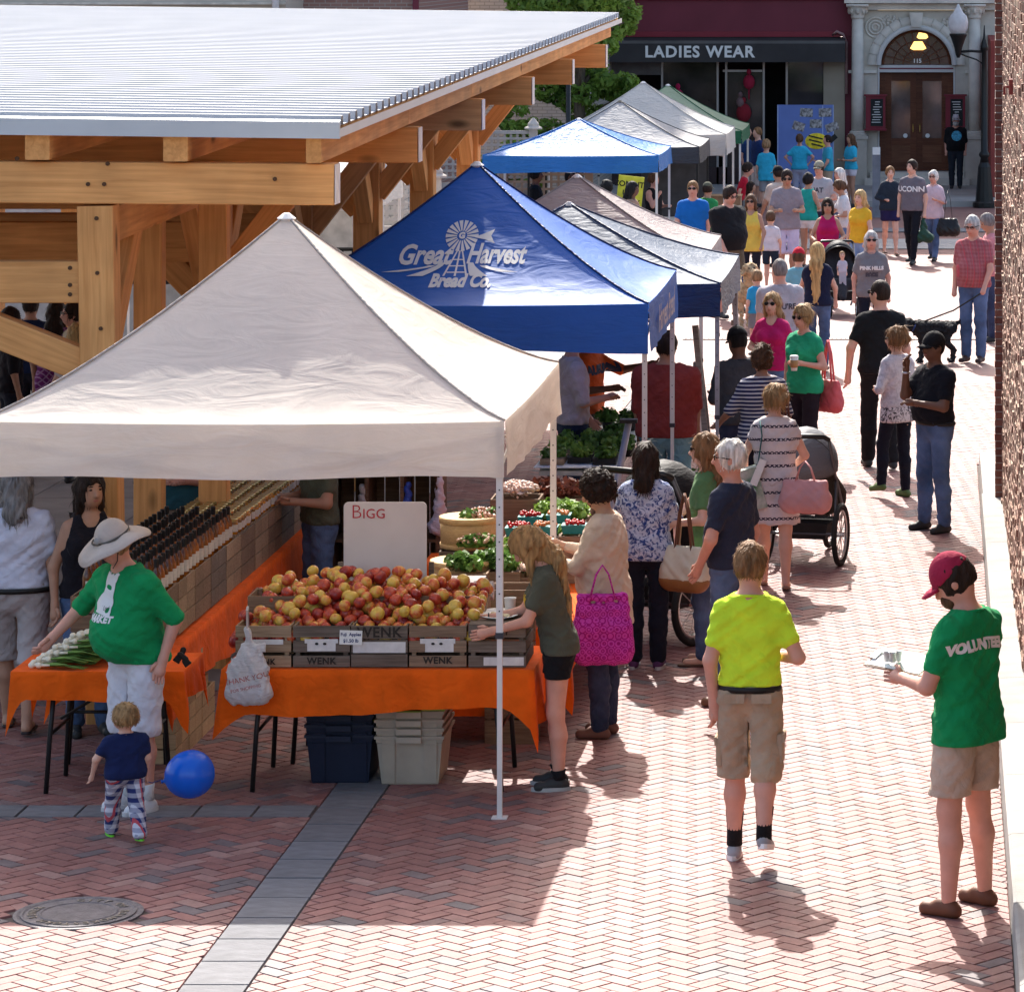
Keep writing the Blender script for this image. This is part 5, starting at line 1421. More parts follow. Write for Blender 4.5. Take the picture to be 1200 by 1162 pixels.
 if bk != 'none':
  hipd = up((0, 0, 1.03))
  f = newf((lo[0], lo[1], 0), (hi[0], hi[1], 1.12))
  def hipblob(g):
   f.cap((-0.06, 0.012, 0.93), (0.06, 0.012, 0.93), 0.124 * bb, 0.124 * bb, 0.03, 0.84, grow=g)
   f.cap((-0.05, 0.0, 1.0), (0.05, 0.0, 1.0), 0.112 * bb, 0.112 * bb, 0.04, 0.84, grow=g)
   f.plane((0, 0, 1.035), (0, 0, 1))
  if bk in ('jeans', 'trousers', 'slim', 'wide'):
   g = {'jeans': 0.014, 'trousers': 0.018, 'slim': 0.006, 'wide': 0.03}[bk]
   for sx in (-1, 1): leg(f, sx, g * 0.6, g, g * 1.3 + 0.006, 1.97, 0.022)
   hipblob(0.004)
   f.wrinkle(0.003, 0.13, seed + 1, 1.5)
   zc = 0.06
  elif bk in ('shorts', 'longshorts', 'miniskirt', 'shortshorts'):
   t = {'shorts': 0.80, 'longshorts': 1.12, 'shortshorts': 0.42, 'miniskirt': 0.6}[bk]
   for sx in (-1, 1): leg(f, sx, 0.014, 0.036 if bk != 'shortshorts' else 0.015, 0.03, t, 0.03)
   for sx in (-1, 1):
    hip, kn, an = J[sx]
    if bk == 'longshorts':
     f.cap(tuple(hip[i] + (kn[i] - hip[i]) * .3 for i in range(3)), tuple(kn[i] + (an[i] - kn[i]) * 0.0 for i in range(3)), 0.092, 0.082, 0.03)
    elif bk == 'shorts': f.cap(tuple(hip[i] + (kn[i] - hip[i]) * .3 for i in range(3)), tuple(hip[i] + (kn[i] - hip[i]) * .8 for i in range(3)), 0.096, 0.09, 0.03)
   hipblob(0.005)
   if bk != 'miniskirt': f.ell((0, 0, 0.60), (0.011, 0.3, 0.19), 0, None, 's')
   f.wrinkle(0.0035, 0.10, seed + 1, 1.0)
   for_z = [J[sx][0][2] + (J[sx][1][2] - J[sx][0][2]) * min(1, t) - (max(0, t - 1) * 0.38) for sx in (-1, 1)]
   f.plane((0, 0, min(for_z)), (0, 0, -1))
  elif bk in ('skirt', 'dress'):
   zb = bottom[2] if len(bottom) > 2 else 0.55
   f.cap((-0.06, 0.01, 0.93), (0.06, 0.01, 0.93), 0.128 * bb, 0.128 * bb, 0.03, 0.85)
   f.cap((-0.045, 0, 1.08), (0.045, 0, 1.08), 0.108 * bb, 0.108 * bb, 0.06, 0.84)
   f.cap((-0.075, 0.01, 0.9), (-0.085, 0.01, zb - 0.05), 0.125 * bb, 0.135 * bb, 0.06, 0.95); f.cap((0.075, 0.01, 0.9), (0.085, 0.01, zb - 0.05), 0.125 * bb, 0.135 * bb, 0.06, 0.95)
   f.plane((0, 0, zb), (0, 0, -1)); f.plane((0, 0, 1.10 if bk == 'dress' else 1.01), (0, 0, 1))
   f.wrinkle(0.005, 0.12, seed + 1, 0.4)
  if lean and bk != 'dress': pass
  finish(f, {'jeans': 'jeans', 'trousers': 'trousers', 'slim': 'trousers', 'wide': 'trousers', 'skirt': 'skirt', 'miniskirt': 'skirt', 'dress': 'skirt'}.get(bk, 'shorts'), bm_)
  if bk not in ('dress',) and d < 36 and hem is not None and hem > 0.96:
   mb = MB(); mb.tube([sf((0.193 * bb * math.cos(a), 0.012 + 0.122 * bb * math.sin(a), hem - 0.014)) for a in [2 * PI * k / 28 for k in range(29)]], 0.014, 6, False, (0.5, 1.3)); mb.build('belt', mat('black_leather', (0.015, 0.013, 0.012), 0.5), root, True)
 # ---- top
 tk = top[0]; tcol = top[1]
 tm = tcol if isinstance(tcol, bpy.types.Material) else cloth('top_' + '_'.join('%03d' % int(c * 999) for c in tcol), tcol)
 sl = {'tee': 0.62, 'polo': 0.66, 'tank': 0.0, 'long': 1.93, 'sleeve3': 1.45, 'cap': 0.34, 'jacket': 1.9, 'loose': 0.78, 'vneck': 0.6, 'half': 0.95, 'strap': 0.0}[tk]
 zh = hem if hem is not None else 0.90
 f = newf((lo[0], lo[1], zh - 0.05), (hi[0], hi[1], 1.62))
 lo_ = {'loose': 0.024, 'jacket': 0.028}.get(tk, 0.013)
 if hem is not None and hem > 0.96: lo_ = 0.006
 torso(f, 0.009, loose=lo_)
 if zh < 0.93:
  f.cap((-0.06, 0.012, 0.93), (0.06, 0.012, 0.93), 0.128 * bb + lo_, 0.130 * bb + lo_, 0.03, 0.86)
  if zh < 0.85:
   f.cap((-0.06, 0.01, zh), (0.06, 0.01, zh), 0.138 * bb + lo_, 0.138 * bb + lo_, 0.05, 0.9)
 if sl > 0:
  for sx in (-1, 1): arm(f, sx, 0.012 if sl < 1 else 0.010, sl, 0.04)
 # sleeve openings and hem
 f.wrinkle(0.0036, 0.12, seed + 2, 1.2)
 if 0 < sl < 1:      # cut sleeves square
  for sx in (-1, 1):
   sh, el, _ = shl[sx], elb[sx], hnd[sx]
   c_ = [sh[i] + (el[i] - sh[i]) * (sl + 0.10) for i in range(3)]; n_ = unit([el[i] - sh[i] for i in range(3)])
   sl3, g = f.sub(np.array(c_) - 0.13, np.array(c_) + 0.13)
   if sl3 is None: continue
   # widen the sleeve then cut it
   dd = (g[0] - c_[0]) * n_[0] + (g[1] - c_[1]) * n_[1] + (g[2] - c_[2]) * n_[2]
   rad = np.sqrt(np.maximum((g[0] - c_[0]) ** 2 + (g[1] - c_[1]) ** 2 + (g[2] - c_[2]) ** 2 - dd ** 2, 0)) - 0.055 * (bb * .5 + .5)
   sleeve = np.maximum(np.maximum(rad, dd), -dd - 0.07)
   cur = f.D[sl3]; f.D[sl3] = np.minimum(cur, sleeve.astype(np.float32))
 f.plane((0, 0, zh), (0, 0, -1))
 nk = {'tank': (0.075, 0.07), 'strap': (0.10, 0.12), 'vneck': (0.055, 0.10)}.get(tk, (0.062, 0.012))
 # neckline
 f.ell(up((0, -0.05, 1.50)), (0.062, 0.075, 0.035 + nk[1] * 0.6), 0, None, 's')
 f.ell(up((0, 0.014, 1.517)), (0.105, 0.09, 0.042), 0, None, 's')
 if tk in ('vneck', 'strap', 'tank'):
  f.cap(up((0, -0.12, 1.46)), up((0, -0.15, 1.46 - nk[1] * 1.3)), 0.06, 0.008, 0, 1, 's')
 if tk in ('tank', 'strap'):
  for sx in (-1, 1): f.cap(up((sx * (sw + 0.035), 0.0, 1.50)), up((sx * (sw + 0.055), 0.0, 1.30)), 0.075, 0.055, 0, 1.6, 's')
 shirt = finish(f, {'dress': 'dress_top'}.get(bk, {'jacket': 'jacket', 'tank': 'tank_top', 'strap': 'camisole', 'polo': 'polo_shirt'}.get(tk, 'shirt')), tm)
 if tk in ('polo', 'jacket') or (tk == 'half'):
  mb = MB(); pts = [Vector(up((0.066 * math.sin(a), 0.018 - 0.066 * math.cos(a), 1.468 + 0.012 * math.cos(a)))) for a in [0.45 + (2 * PI - 0.9) * k / 16 for k in range(17)]]
  mb.tube([sf(p) for p in pts], 0.016 * s, 6, True, (0.5, 1.4)); mb.build('collar', tm, root, True)
 if 0 < sl and tk not in ('vneck', 'polo', 'jacket') and d < 70:
  mb = MB(); mb.tube([sf(Vector(up((0.069 * math.sin(a), 0.016 - 0.068 * math.cos(a), 1.474 + (0.012 if math.cos(a) < 0 else -0.006) * abs(math.cos(a)))))) for a in [2 * PI * k / 20 for k in range(21)]], 0.0085 * s, 6, False); mb.build('neckband', tm, root, True)
 # ---- shoes
 if shoe is not None:
  kind = 'shoe'
  if isinstance(shoe, tuple) and isinstance(shoe[0], str): kind, shoe = shoe
  sm = mat('shoe_' + '_'.join('%02d' % int(c * 99) for c in shoe), shoe, 0.6, 0.15, 10)
  for (sx, spread, yf, zf) in lg:
   an = J[sx][2]; tilt = 0.5 * zf / 0.1 * 0.6
   f = Field((an[0] - 0.09, an[1] - 0.26, -0.01 + zf), (an[0] + 0.09, an[1] + 0.12, 0.16 + zf + (0.1 if sock else 0)), min(vox, 0.012) / s)
   if kind == 'sandal': f.cap((an[0], an[1] + 0.04, zf + 0.01), (an[0] + sx * 0.012, an[1] - 0.16, zf + 0.01), 0.038, 0.044, 0.02)
   else:
    f.cap((an[0], an[1] + 0.04, zf + 0.032), (an[0] + sx * 0.012, an[1] - 0.13, zf + 0.026), 0.034, 0.037, 0.02)
    f.cap((an[0], an[1] + 0.01, zf + 0.05), (an[0], an[1] - 0.05, zf + 0.055), 0.039, 0.032, 0.03)
   f.plane((0, 0, zf + 0.002), (0, 0, -1))
   if kind == 'sandal': f.plane((0, 0, zf + 0.022), (0, 0, 1))
   else: f.plane((0, 0, zf + 0.10), (0, 0, 1))
   me = f.mesh('shoe', sm)
   if zf > 0.03:
    me.transform(Matrix.Translation((0, an[1] - 0.1, zf)) @ Matrix.Rotation(zf * 2.6, 4, 'X') @ Matrix.Translation((0, -an[1] + 0.1, -zf)))
   me.transform(Matrix.Scale(s, 4)); sh_o = link('sandal' if kind == 'sandal' else 'shoe', me, root)
   if sole is not None:
    mb = MB(); prof = []
    for k in range(16):
     a = 2 * PI * k / 16; cx_ = 0.045 * math.cos(a); cy_ = 0.132 * math.sin(a); prof.append((an[0] + sx * 0.006 + cx_, an[1] - 0.05 + cy_))
    vs = [(p[0], p[1], zf + 0.0) for p in prof] + [(p[0], p[1], zf + 0.026) for p in prof]
    mb.add(vs, [tuple(reversed(range(16))), tuple(range(16, 32))] + [(k, (k + 1) % 16, (k + 1) % 16 + 16, k + 16) for k in range(16)])
    me = mb.mesh('sole', mat('sole_' + '_'.join('%02d' % int(c * 99) for c in sole), sole, 0.6))
    if zf > 0.03: me.transform(Matrix.Translation((0, an[1] - 0.1, zf)) @ Matrix.Rotation(zf * 2.6, 4, 'X') @ Matrix.Translation((0, -an[1] + 0.1, -zf)))
    me.transform(Matrix.Scale(s, 4)); link('sole', me, sh_o)
   if sock is not None:
    kn = J[sx][1]; a0 = (an[0], an[1] + 0.005, an[2] - 0.01); k1 = sock[1]; a1 = tuple(an[i] + (kn[i] - an[i]) * k1 for i in range(3))
    mb = MB(); mb.tube([sf(a0), sf([(a0[i] + a1[i]) / 2 for i in range(3)]), sf(a1)], [0.044 * s, 0.043 * s, 0.052 * s], 14); mb.build('sock', cloth('sock_%d' % int(sock[0][0] * 99), sock[0]), root, True)
 P = dict(root=root, s=s, up=up, hp=hp, hnd=hnd, elb=elb, shl=shl, shirt=shirt, J=J, d=d, face=face, HM=HM, x=x, hc=hc, hs=hs_)
 PEOPLE[key or len(PEOPLE)] = P
 return P
def wpt(P, v):
 """local (unscaled) point of a person -> world"""
 r = P['root']; s = P['s']
 return Matrix.Translation(r.location) @ Euler(r.rotation_euler).to_matrix().to_4x4() @ (Vector(v) * s)
def print_on(P, s_, size, m, z, side='front', x0=0.0, bold=0.01, name='printed_lettering', shear=0, arc=0.0, mesh=None, tilt=0.0):
 """lettering or a shape laid onto the cloth (flat print, 3 mm proud)"""
 sh = P['shirt']; bv = BVHTree.FromPolygons([v.co for v in sh.data.vertices], [p.vertices for p in sh.data.polygons])
 me = mesh or text_mesh(s_, size, 0, bold, shear)
 bmh = bmesh.new(); bmh.from_mesh(me)
 for _ in range(2): bmesh.ops.subdivide_edges(bmh, edges=[e for e in bmh.edges if e.calc_length() > 0.02], cuts=1)
 bmesh.ops.triangulate(bmh, faces=bmh.faces)
 sg = -1 if side == 'front' else 1
 for v in bmh.verts:
  tx, tz = v.co.x, v.co.y
  tz += arc * tx * tx
  c_, s2_ = math.cos(tilt), math.sin(tilt); tx, tz = tx * c_ - tz * s2_, tx * s2_ + tz * c_
  xx = x0 + tx * (1 if side == 'front' else -1); zz = z + tz
  org = Vector((xx, sg * 1.0, zz)); hit = bv.ray_cast(org, Vector((0, -sg, 0)))
  if hit[0] is not None: v.co = hit[0] + hit[1] * 0.004 if hit[1].y * sg > 0 else hit[0] - hit[1] * 0.004
  else: v.co = Vector((xx, 0, zz))
 bmh.to_mesh(me); bmh.free()
 me.materials.clear(); me.materials.append(m); me.name = name
 return link(name, me, P['shirt'])
# ------------------------------------------------------------------ canopies
def canvas(name, col, transl=0.35, rough=0.75, spec=0.3, wr=0.6, wscale=5.0, col2=None):
 if name in _mc: return _mc[name]
 m = bpy.data.materials.new(name); t, b = nodes_of(m)
 b.inputs['Roughness'].default_value = rough; b.inputs['Specular IOR Level'].default_value = spec
 tc = N(t, 'ShaderNodeTexCoord')
 nz = N(t, 'ShaderNodeTexNoise'); nz.inputs['Scale'].default_value = 2.0; nz.inputs['Detail'].default_value = 7; nz.inputs['Roughness'].default_value = 0.65
 t.links.new(tc.outputs['Object'], nz.inputs['Vector'])
 mr = N(t, 'ShaderNodeMapRange'); mr.inputs[1].default_value = 0.3; mr.inputs[2].default_value = 0.7; mr.inputs[3].default_value = 0.92; mr.inputs[4].default_value = 1.05
 t.links.new(nz.outputs[0], mr.inputs[0])
 hs = N(t, 'ShaderNodeHueSaturation'); hs.inputs['Color'].default_value = c4(col); t.links.new(mr.outputs[0], hs.inputs['Value'])
 t.links.new(hs.outputs[0], b.inputs['Base Color'])
 # creases: stretched noise in two directions
 mp = N(t, 'ShaderNodeMapping'); mp.inputs['Scale'].default_value = (0.9, 1.0, 3.6); mp.inputs['Rotation'].default_value = (0.2, 0.35, 0.2)
 t.links.new(tc.outputs['Object'], mp.inputs[0])
 n1 = N(t, 'ShaderNodeTexNoise'); n1.inputs['Scale'].default_value = wscale; n1.inputs['Detail'].default_value = 4; n1.inputs['Distortion'].default_value = 1.6
 t.links.new(mp.outputs[0], n1.inputs['Vector'])
 n2 = N(t, 'ShaderNodeTexVoronoi'); n2.feature = 'DISTANCE_TO_EDGE'; n2.inputs['Scale'].default_value = 1.4
 t.links.new(mp.outputs[0], n2.inputs['Vector'])
 ad = N(t, 'ShaderNodeMath', operation='MULTIPLY_ADD'); ad.inputs[1].default_value = 0.25
 t.links.new(n2.outputs[0], ad.inputs[0]); t.links.new(n1.outputs[0], ad.inputs[2])
 bp = N(t, 'ShaderNodeBump'); bp.inputs['Strength'].default_value = wr; bp.inputs['Distance'].default_value = 0.05
 t.links.new(ad.outputs[0], bp.inputs['Height']); t.links.new(bp.outputs[0], b.inputs['Normal'])
 tr = N(t, 'ShaderNodeBsdfTranslucent'); t.links.new(hs.outputs[0], tr.inputs[0])
 mx = N(t, 'ShaderNodeMixShader'); mx.inputs[0].default_value = transl
 t.links.new(b.outputs[0], mx.inputs[1]); t.links.new(tr.outputs[0], mx.inputs[2])
 t.links.new(mx.outputs[0], t.nodes['Material Output'].inputs[0])
 _mc[name] = m
 return m
M_leg = mat('white_frame', (0.72, 0.69, 0.66), 0.4, 0.05, 3, spec=0.5)
M_hole = mat('leg_hole', (0.06, 0.06, 0.06), 0.7)
TENTS = {}
def canopy(label, key, xr, y0, w, dp, ztop, zval, zpeak, m, mv=None, rz=0.0, legm=None, ex=1.38, sag=0.075, seed=1, legs=(1, 1, 1, 1), xlegs=None, wr=0.006, edge=None, mleft=None):
 """xr: right edge, y0: front edge; heights above the street at the front"""
 cx, cy = xr - w / 2, y0 + dp / 2
 g0 = gz(cy)
 t_ = thing('market_canopy', label, 'canopy', (cx, cy, g0), rz)
 legm = legm or M_leg
 rs = np.random.RandomState(seed)
 ph = rs.uniform(0, 6, 12)
 nu, nv = 36, 22
 vs = []; fs = []
 corners = [(-w / 2, -dp / 2), (w / 2, -dp / 2), (w / 2, dp / 2), (-w / 2, dp / 2)]
 for side in range(4):
  a, b = corners[side], corners[(side + 1) % 4]
  o_ = len(vs)
  for j in range(nv + 1):
   v = j / nv
   for i in range(nu + 1):
    u = i / nu
    ex_, ey_ = a[0] + (b[0] - a[0]) * u, a[1] + (b[1] - a[1]) * u
    x, y = ex_ * (1 - v), ey_ * (1 - v)
    z = ztop + (zpeak - ztop) * (0.22 * v + 0.78 * v ** ex)
    q = 4 * u * (1 - u) * math.sin(PI * min(1, v * 1.0)) ** 0.8 if v < 1 else 0
    z -= sag * 4 * u * (1 - u) * v * (1 - v) ** 2 / 0.148
    z -= 0.018 * 4 * u * (1 - u) * (1 - v) ** 3
    cr = wr * (math.sin(9 * x + 3 * y + ph[side]) * math.sin(7 * y - 4 * x + ph[side + 4]) + 0.7 * math.sin(23 * (x + 0.6 * z) + 5 * y + ph[side + 2]) * q)
    # creases fanning out of the corners
    du = min(u, 1 - u); cr += wr * 1.5 * math.exp(-((du - 0.10) / 0.07) ** 2) * math.sin(60 * v * (1 - v) + ph[side]) * (1 - v)
    z += cr * (1 - v) ** 0.3 * min(1, q * 3)
    vs.append((x, y, z))
  for j in range(nv):
   for i in range(nu):
    p = o_ + j * (nu + 1) + i
    fs.append((p, p + 1, p + nu + 2, p + nu + 1))
 me = np_mesh('canopy_top', vs, fs, m, True)
 bmx = bmesh.new(); bmx.from_mesh(me); bmesh.ops.remove_doubles(bmx, verts=bmx.verts, dist=0.0008); bmx.to_mesh(me); bmx.free()
 for p in me.polygons: p.use_smooth = True
 top = link('canopy_top', me, t_)
 # ridge seams
 for (cx_, cy_) in corners:
  pts = []
  for k in range(15):
   v = k / 14; pts.append((cx_ * (1 - v), cy_ * (1 - v), ztop + (zpeak - ztop) * (0.22 * v + 0.78 * v ** ex) + 0.004))
  mb = MB(); mb.tube(pts, 0.009, 5, False); mb.build('ridge_seam', edge or mv or m, t_, True)
 # valance, one piece per side
 for side in range(4):
  a, b = corners[side], corners[(side + 1) % 4]
  n_ = 60; vs = []; fs = []
  nx_, ny_ = (b[1] - a[1]), -(b[0] - a[0]); L_ = math.hypot(nx_, ny_); nx_, ny_ = nx_ / L_, ny_ / L_
  for j in range(5):
   v = j / 4
   for i in range(n_ + 1):
    u = i / n_
    wv = 0.010 * v * math.sin(u * 17 + ph[side]) * math.sin(PI * u) + 0.006 * math.sin(u * 41 + v * 5 + ph[side + 3]) * v + 0.004
    off = 0.015 * v + wv
    zz = ztop + (zval - ztop) * v - 0.018 * 4 * u * (1 - u) * (1 - v) - 0.012 * v * math.sin(u * 9 + ph[side])
    vs.append((a[0] + (b[0] - a[0]) * u + nx_ * off, a[1] + (b[1] - a[1]) * u + ny_ * off, zz))
  for j in range(4):
   for i in range(n_):
    p = j * (n_ + 1) + i; fs.append((p + 1, p, p + n_ + 1, p + n_ + 2))
  link('valance', np_mesh('valance', vs, fs, mv or m, True), t_)
 # legs
 for k, (lx_, ly_) in enumerate(corners):
  if not legs[k]: continue
  sx, sy = (1 if lx_ > 0 else -1), (1 if ly_ > 0 else -1)
  px_, py_ = lx_ - sx * 0.03, ly_ - sy * 0.03
  zb = gz(cy + py_) - g0
  mb = MB(); c = 0.019
  mb.box2((px_ - c, py_ - c, 1.05 + zb), (px_ + c, py_ + c, ztop - 0.03))
  lg_ = mb.build('leg', legm, t_)
  c2 = 0.0145
  mb = MB(); mb.box2((px_ - c2, py_ - c2, zb + 0.008), (px_ + c2, py_ + c2, 1.05 + zb)); mb.build('inner_leg', legm, lg_)
  mb = MB(); mb.box2((px_ - 0.045, py_ - 0.04, zb), (px_ + 0.045, py_ + 0.04, zb + 0.008)); mb.build('foot', legm, lg_)
  mb = MB(); mb.box2((px_ - 0.023, py_ - 0.023, 1.04 + zb), (px_ + 0.023, py_ + 0.023, 1.075 + zb)); mb.build('clamp', mat('dark_clamp', (0.05, 0.05, 0.06), 0.6), lg_)
  if y0 < 33:
   mb = MB()
   for q in range(9): mb.box((px_, py_ - c - 0.001, 1.2 + zb + q * 0.1), (0.008, 0.002, 0.008))
   mb.build('pin_holes', M_hole, lg_)
 # scissor trusses
 for side in range(4):
  a, b = corners[side], corners[(side + 1) % 4]
  for h_ in range(2):
   u0, u1 = h_ * 0.5, h_ * 0.5 + 0.5
   P = lambda u, z, o: (a[0] * 0.97 + (b[0] - a[0]) * 0.97 * u, a[1] * 0.97 + (b[1] - a[1]) * 0.97 * u, z + o)
   mb = MB(); mb.tube([P(u0, ztop, -0.08), P(u1, zval, 0.0)], 0.011, 4); mb.tube([P(u0, zval, 0.0), P(u1, ztop, -0.08)], 0.011, 4); mb.build('truss', legm, t_)
 mb = MB(); mb.lathe([(0.03, zpeak - 0.5), (0.03, zpeak - 0.05), (0.06, zpeak - 0.02), (0.02, zpeak + 0.012)], 10); mb.build('centre_pole', legm, t_)
 TENTS[key] = (t_, top)
 return t_
M_beige = canvas('beige_canvas', (0.86, 0.785, 0.70), 0.45, 0.85, 0.2, 0.28, 2.6)
M_blue = canvas('royal_blue_canvas', (0.03, 0.15, 0.56), 0.24, 0.58, 0.35, 0.22, 3.0)
M_taupe = canvas('taupe_canvas', (0.44, 0.38, 0.37), 0.30, 0.75, 0.35, 0.7, 5)
M_navyg = canvas('faded_navy_canvas', (0.075, 0.11, 0.17), 0.12, 0.6, 0.25, 0.35, 6)
M_navyv = canvas('navy_valance', (0.015, 0.035, 0.11), 0.12, 0.5, 0.4, 0.5, 5)
M_dblue = canvas('bright_blue_canvas', (0.03, 0.20, 0.55), 0.24, 0.5, 0.4, 0.6, 6)
M_greyc = canvas('pale_grey_canvas', (0.55, 0.53, 0.51), 0.35, 0.7, 0.4, 0.7, 6)
M_blkv = canvas('charcoal_valance', (0.06, 0.06, 0.065), 0.1, 0.6)
M_wht = canvas('white_canvas', (0.72, 0.69, 0.64), 0.35, 0.75, 0.3, 0.8, 6)
M_grn = canvas('green_canvas', (0.03, 0.16, 0.07), 0.25, 0.6)
M_grnp = canvas('pale_green_canvas', (0.42, 0.5, 0.33), 0.3, 0.6)

canopy('large beige canopy over the apple stall, nearest the camera', 'beige', -2.535, 21.7, 3.05, 3.05, 2.32, 1.99, 3.40, M_beige, seed=3, edge=canvas('beige_seam', (0.5, 0.43, 0.38), 0.1))
tb_ = canopy('royal blue canopy with white windmill lettering on its slope', 'blue', -2.30, 29.3, 3.05, 3.05, 2.37, 1.99, 3.38, M_blue, seed=8, edge=canvas('dark_seam', (0.01, 0.03, 0.14), 0.1, 0.5))
canopy('shiny faded navy canopy squeezed behind the lettered blue one', 'navy', -1.95, 32.9, 2.95, 3.0, 2.25, 1.95, 2.85, M_navyg, M_navyv, seed=5, legm=mat('grey_leg', (0.35, 0.36, 0.4), 0.5), wr=0.012)
canopy('taupe canopy half in the shade of the pavilion roof', 'taupe', -2.42, 38.0, 2.85, 2.9, 2.12, 1.86, 2.86, M_taupe, seed=9)
canopy('bright blue canopy far down the row in full sun', 'far_blue', -4.7, 62.0, 2.9, 2.9, 2.12, 1.83, 2.66, M_dblue, seed=12, sag=0.06)
canopy('pale grey canopy with a charcoal valance behind the far blue one', 'far_grey', -4.25, 65.4, 3.0, 2.9, 2.12, 1.82, 2.86, M_greyc, M_blkv, seed=14, edge=M_blkv, legm=M_blk)
canopy('white canopy with the tallest peak near the end of the row', 'far_white', -3.97, 68.6, 3.25, 3.0, 2.22, 1.82, 3.12, M_wht, seed=17)
canopy('green and cream canopy, last in the row before the shops', 'far_green', -3.95, 73.6, 3.1, 3.0, 2.1, 1.85, 2.95, M_grnp, M_grn, seed=21, edge=M_grn)
canopy('white canopy seen through the pavilion posts at the left', 'yard_white', -7.35, 48.0, 3.1, 3.0, 2.3, 2.0, 3.2, M_wht, seed=27)

# lettering on the lettered canopy: laid onto the cloth slope
M_print = mat('white_print', (0.75, 0.74, 0.72), 0.7, 0.04, 5)
def lay_on(parent_top, me, x0, z0, sx, name='printed_lettering', side='front', m=None, off=0.006, ymax=3.0):
 bv = BVHTree.FromPolygons([v.co for v in parent_top.data.vertices], [p.vertices for p in parent_top.data.polygons])
 b_ = bmesh.new(); b_.from_mesh(me)
 for _ in range(3): bmesh.ops.subdivide_edges(b_, edges=[e for e in b_.edges if e.calc_length() > 0.035], cuts=1)
 bmesh.ops.triangulate(b_, faces=b_.faces)
 for v in b_.verts:
  xx, zz = x0 + v.co.x * sx, z0 + v.co.y
  if side == 'front': hit = bv.ray_cast(Vector((xx, -6, zz)), Vector((0, 1, 0)))
  else: hit = bv.ray_cast(Vector((6, xx, zz)), Vector((-1, 0, 0)))
  if hit[0] is not None:
   nn = hit[1] if hit[1].z > 0 else -hit[1]
   v.co = hit[0] + nn * off
  else: v.co = Vector((xx, -ymax, zz)) if side == 'front' else Vector((ymax, xx, zz))
 b_.to_mesh(me); b_.free(); me.materials.clear(); me.materials.append(m or M_print); me.name = name
 return link(name, me, parent_top)
T, top = TENTS['blue']
def bxz(px, py, d=30.0): return (X(px, d) - T.location.x, Z(py, d) - T.location.z)
zr = bxz(0, 300)[1]
hh = 0.085
for (tx, pa, pb_, cyp_, sz, dd_) in (('Great', 466, 528, 300, 0.20, 30.0), ('Harvest', 546, 616, 299, 0.20, 30.0), ('Bread Co.', 500, 573, 332, 0.125, 29.6)):
 x_, z_ = bxz((pa + pb_) / 2, cyp_, dd_)
 me_ = text_mesh(tx, sz, 0, 0.006, 0.25)
 w_ = max(v.co.x for v in me_.vertices) - min(v.co.x for v in me_.vertices)
 lay_on(top, me_, x_, z_, (pb_ - pa) * dd_ / F / w_)
# windmill: tower, fan blades, tail and field rows
def poly_mesh(polys):
 mb = MB()
 for p in polys: mb.add([(a, b, 0) for a, b in p], [tuple(range(len(p)))])
 return mb.mesh('print', M_print)
wx, wz = bxz(538, 279); polys = []
for k in range(18):
 a = 2 * PI * k / 18; r0, r1 = 0.035, 0.115; da = 0.10
 polys.append([(wx + r0 * 1.15 * math.cos(a - da), wz + r0 * math.sin(a - da)), (wx + r1 * 1.15 * math.cos(a - da * 1.2), wz + r1 * math.sin(a - da * 1.2)), (wx + r1 * 1.15 * math.cos(a + da * 1.2), wz + r1 * math.sin(a + da * 1.2)), (wx + r0 * 1.15 * math.cos(a + da), wz + r0 * math.sin(a + da))])
polys.append([(wx + 0.10, wz - 0.012), (wx + 0.2, wz - 0.03), (wx + 0.27, wz - 0.055), (wx + 0.235, wz), (wx + 0.26, wz + 0.05), (wx + 0.2, wz + 0.025)])
zb = wz - 0.29
for (xa, xb) in ((-0.02, -0.10), (0.02, 0.08), (0, -0.01)):
 polys.append([(wx + xa - 0.006, wz - 0.11), (wx + xb - 0.008, zb), (wx + xb + 0.008, zb), (wx + xa + 0.006, wz - 0.11)])
for q in range(3): polys.append([(wx - 0.05 - q * .014, wz - 0.17 - q * 0.045), (wx + 0.04 + q * .012, wz - 0.17 - q * 0.045), (wx + 0.04 + q * .012, wz - 0.178 - q * 0.045), (wx - 0.05 - q * .014, wz - 0.178 - q * 0.045)])
for (xa, xb, ya, w0, w1) in ((-0.12, -0.33, 0, 0.04, 0.13), (-0.2, -0.53, 0.02, 0.05, 0.14), (0.10, 0.18, 0, 0.04, 0.14), (0.2, 0.42, 0.02, 0.05, 0.14)):
 up_ = wz - 0.195 - ya; lo_ = zb - 0.0 + ya * 1.5
 pts1 = []; pts2 = []
 for k in range(7):
  tt = k / 6; x = xa + (xb - xa) * tt ** 1.2; z = up_ + (lo_ - up_) * tt ** 0.8; w_ = (w0 + (w1 - w0) * tt) / 2
  pts1.append((wx + x - w_, z)); pts2.append((wx + x + w_, z))
 for k in range(6): polys.append([pts1[k], pts1[k + 1], pts2[k + 1], pts2[k]])
lay_on(top, poly_mesh(polys), 0, 0, 1, 'windmill_print')
lay_on(top, text_mesh('G', 0.06, 0, 0.004), wx, wz, 1.1, 'printed_letter')
# side valance writing
for ch in T.children:
 if ch.name.startswith('valance') and abs(sum(v.co.x for v in ch.data.vertices) / len(ch.data.vertices) - 1.53) < 0.05:
  me = text_mesh('Harvest Bread', 0.30, 0, 0.006, 0.2)
  me.transform(Matrix(((0, 0, 1, 1.560), (1, 0, 0, 0.0), (0, 1, 0, 2.17), (0, 0, 0, 1))))
  me.materials.clear(); me.materials.append(mat('faded_print', (0.5, 0.45, 0.5), 0.7)); link('valance_lettering', me, ch)
  break
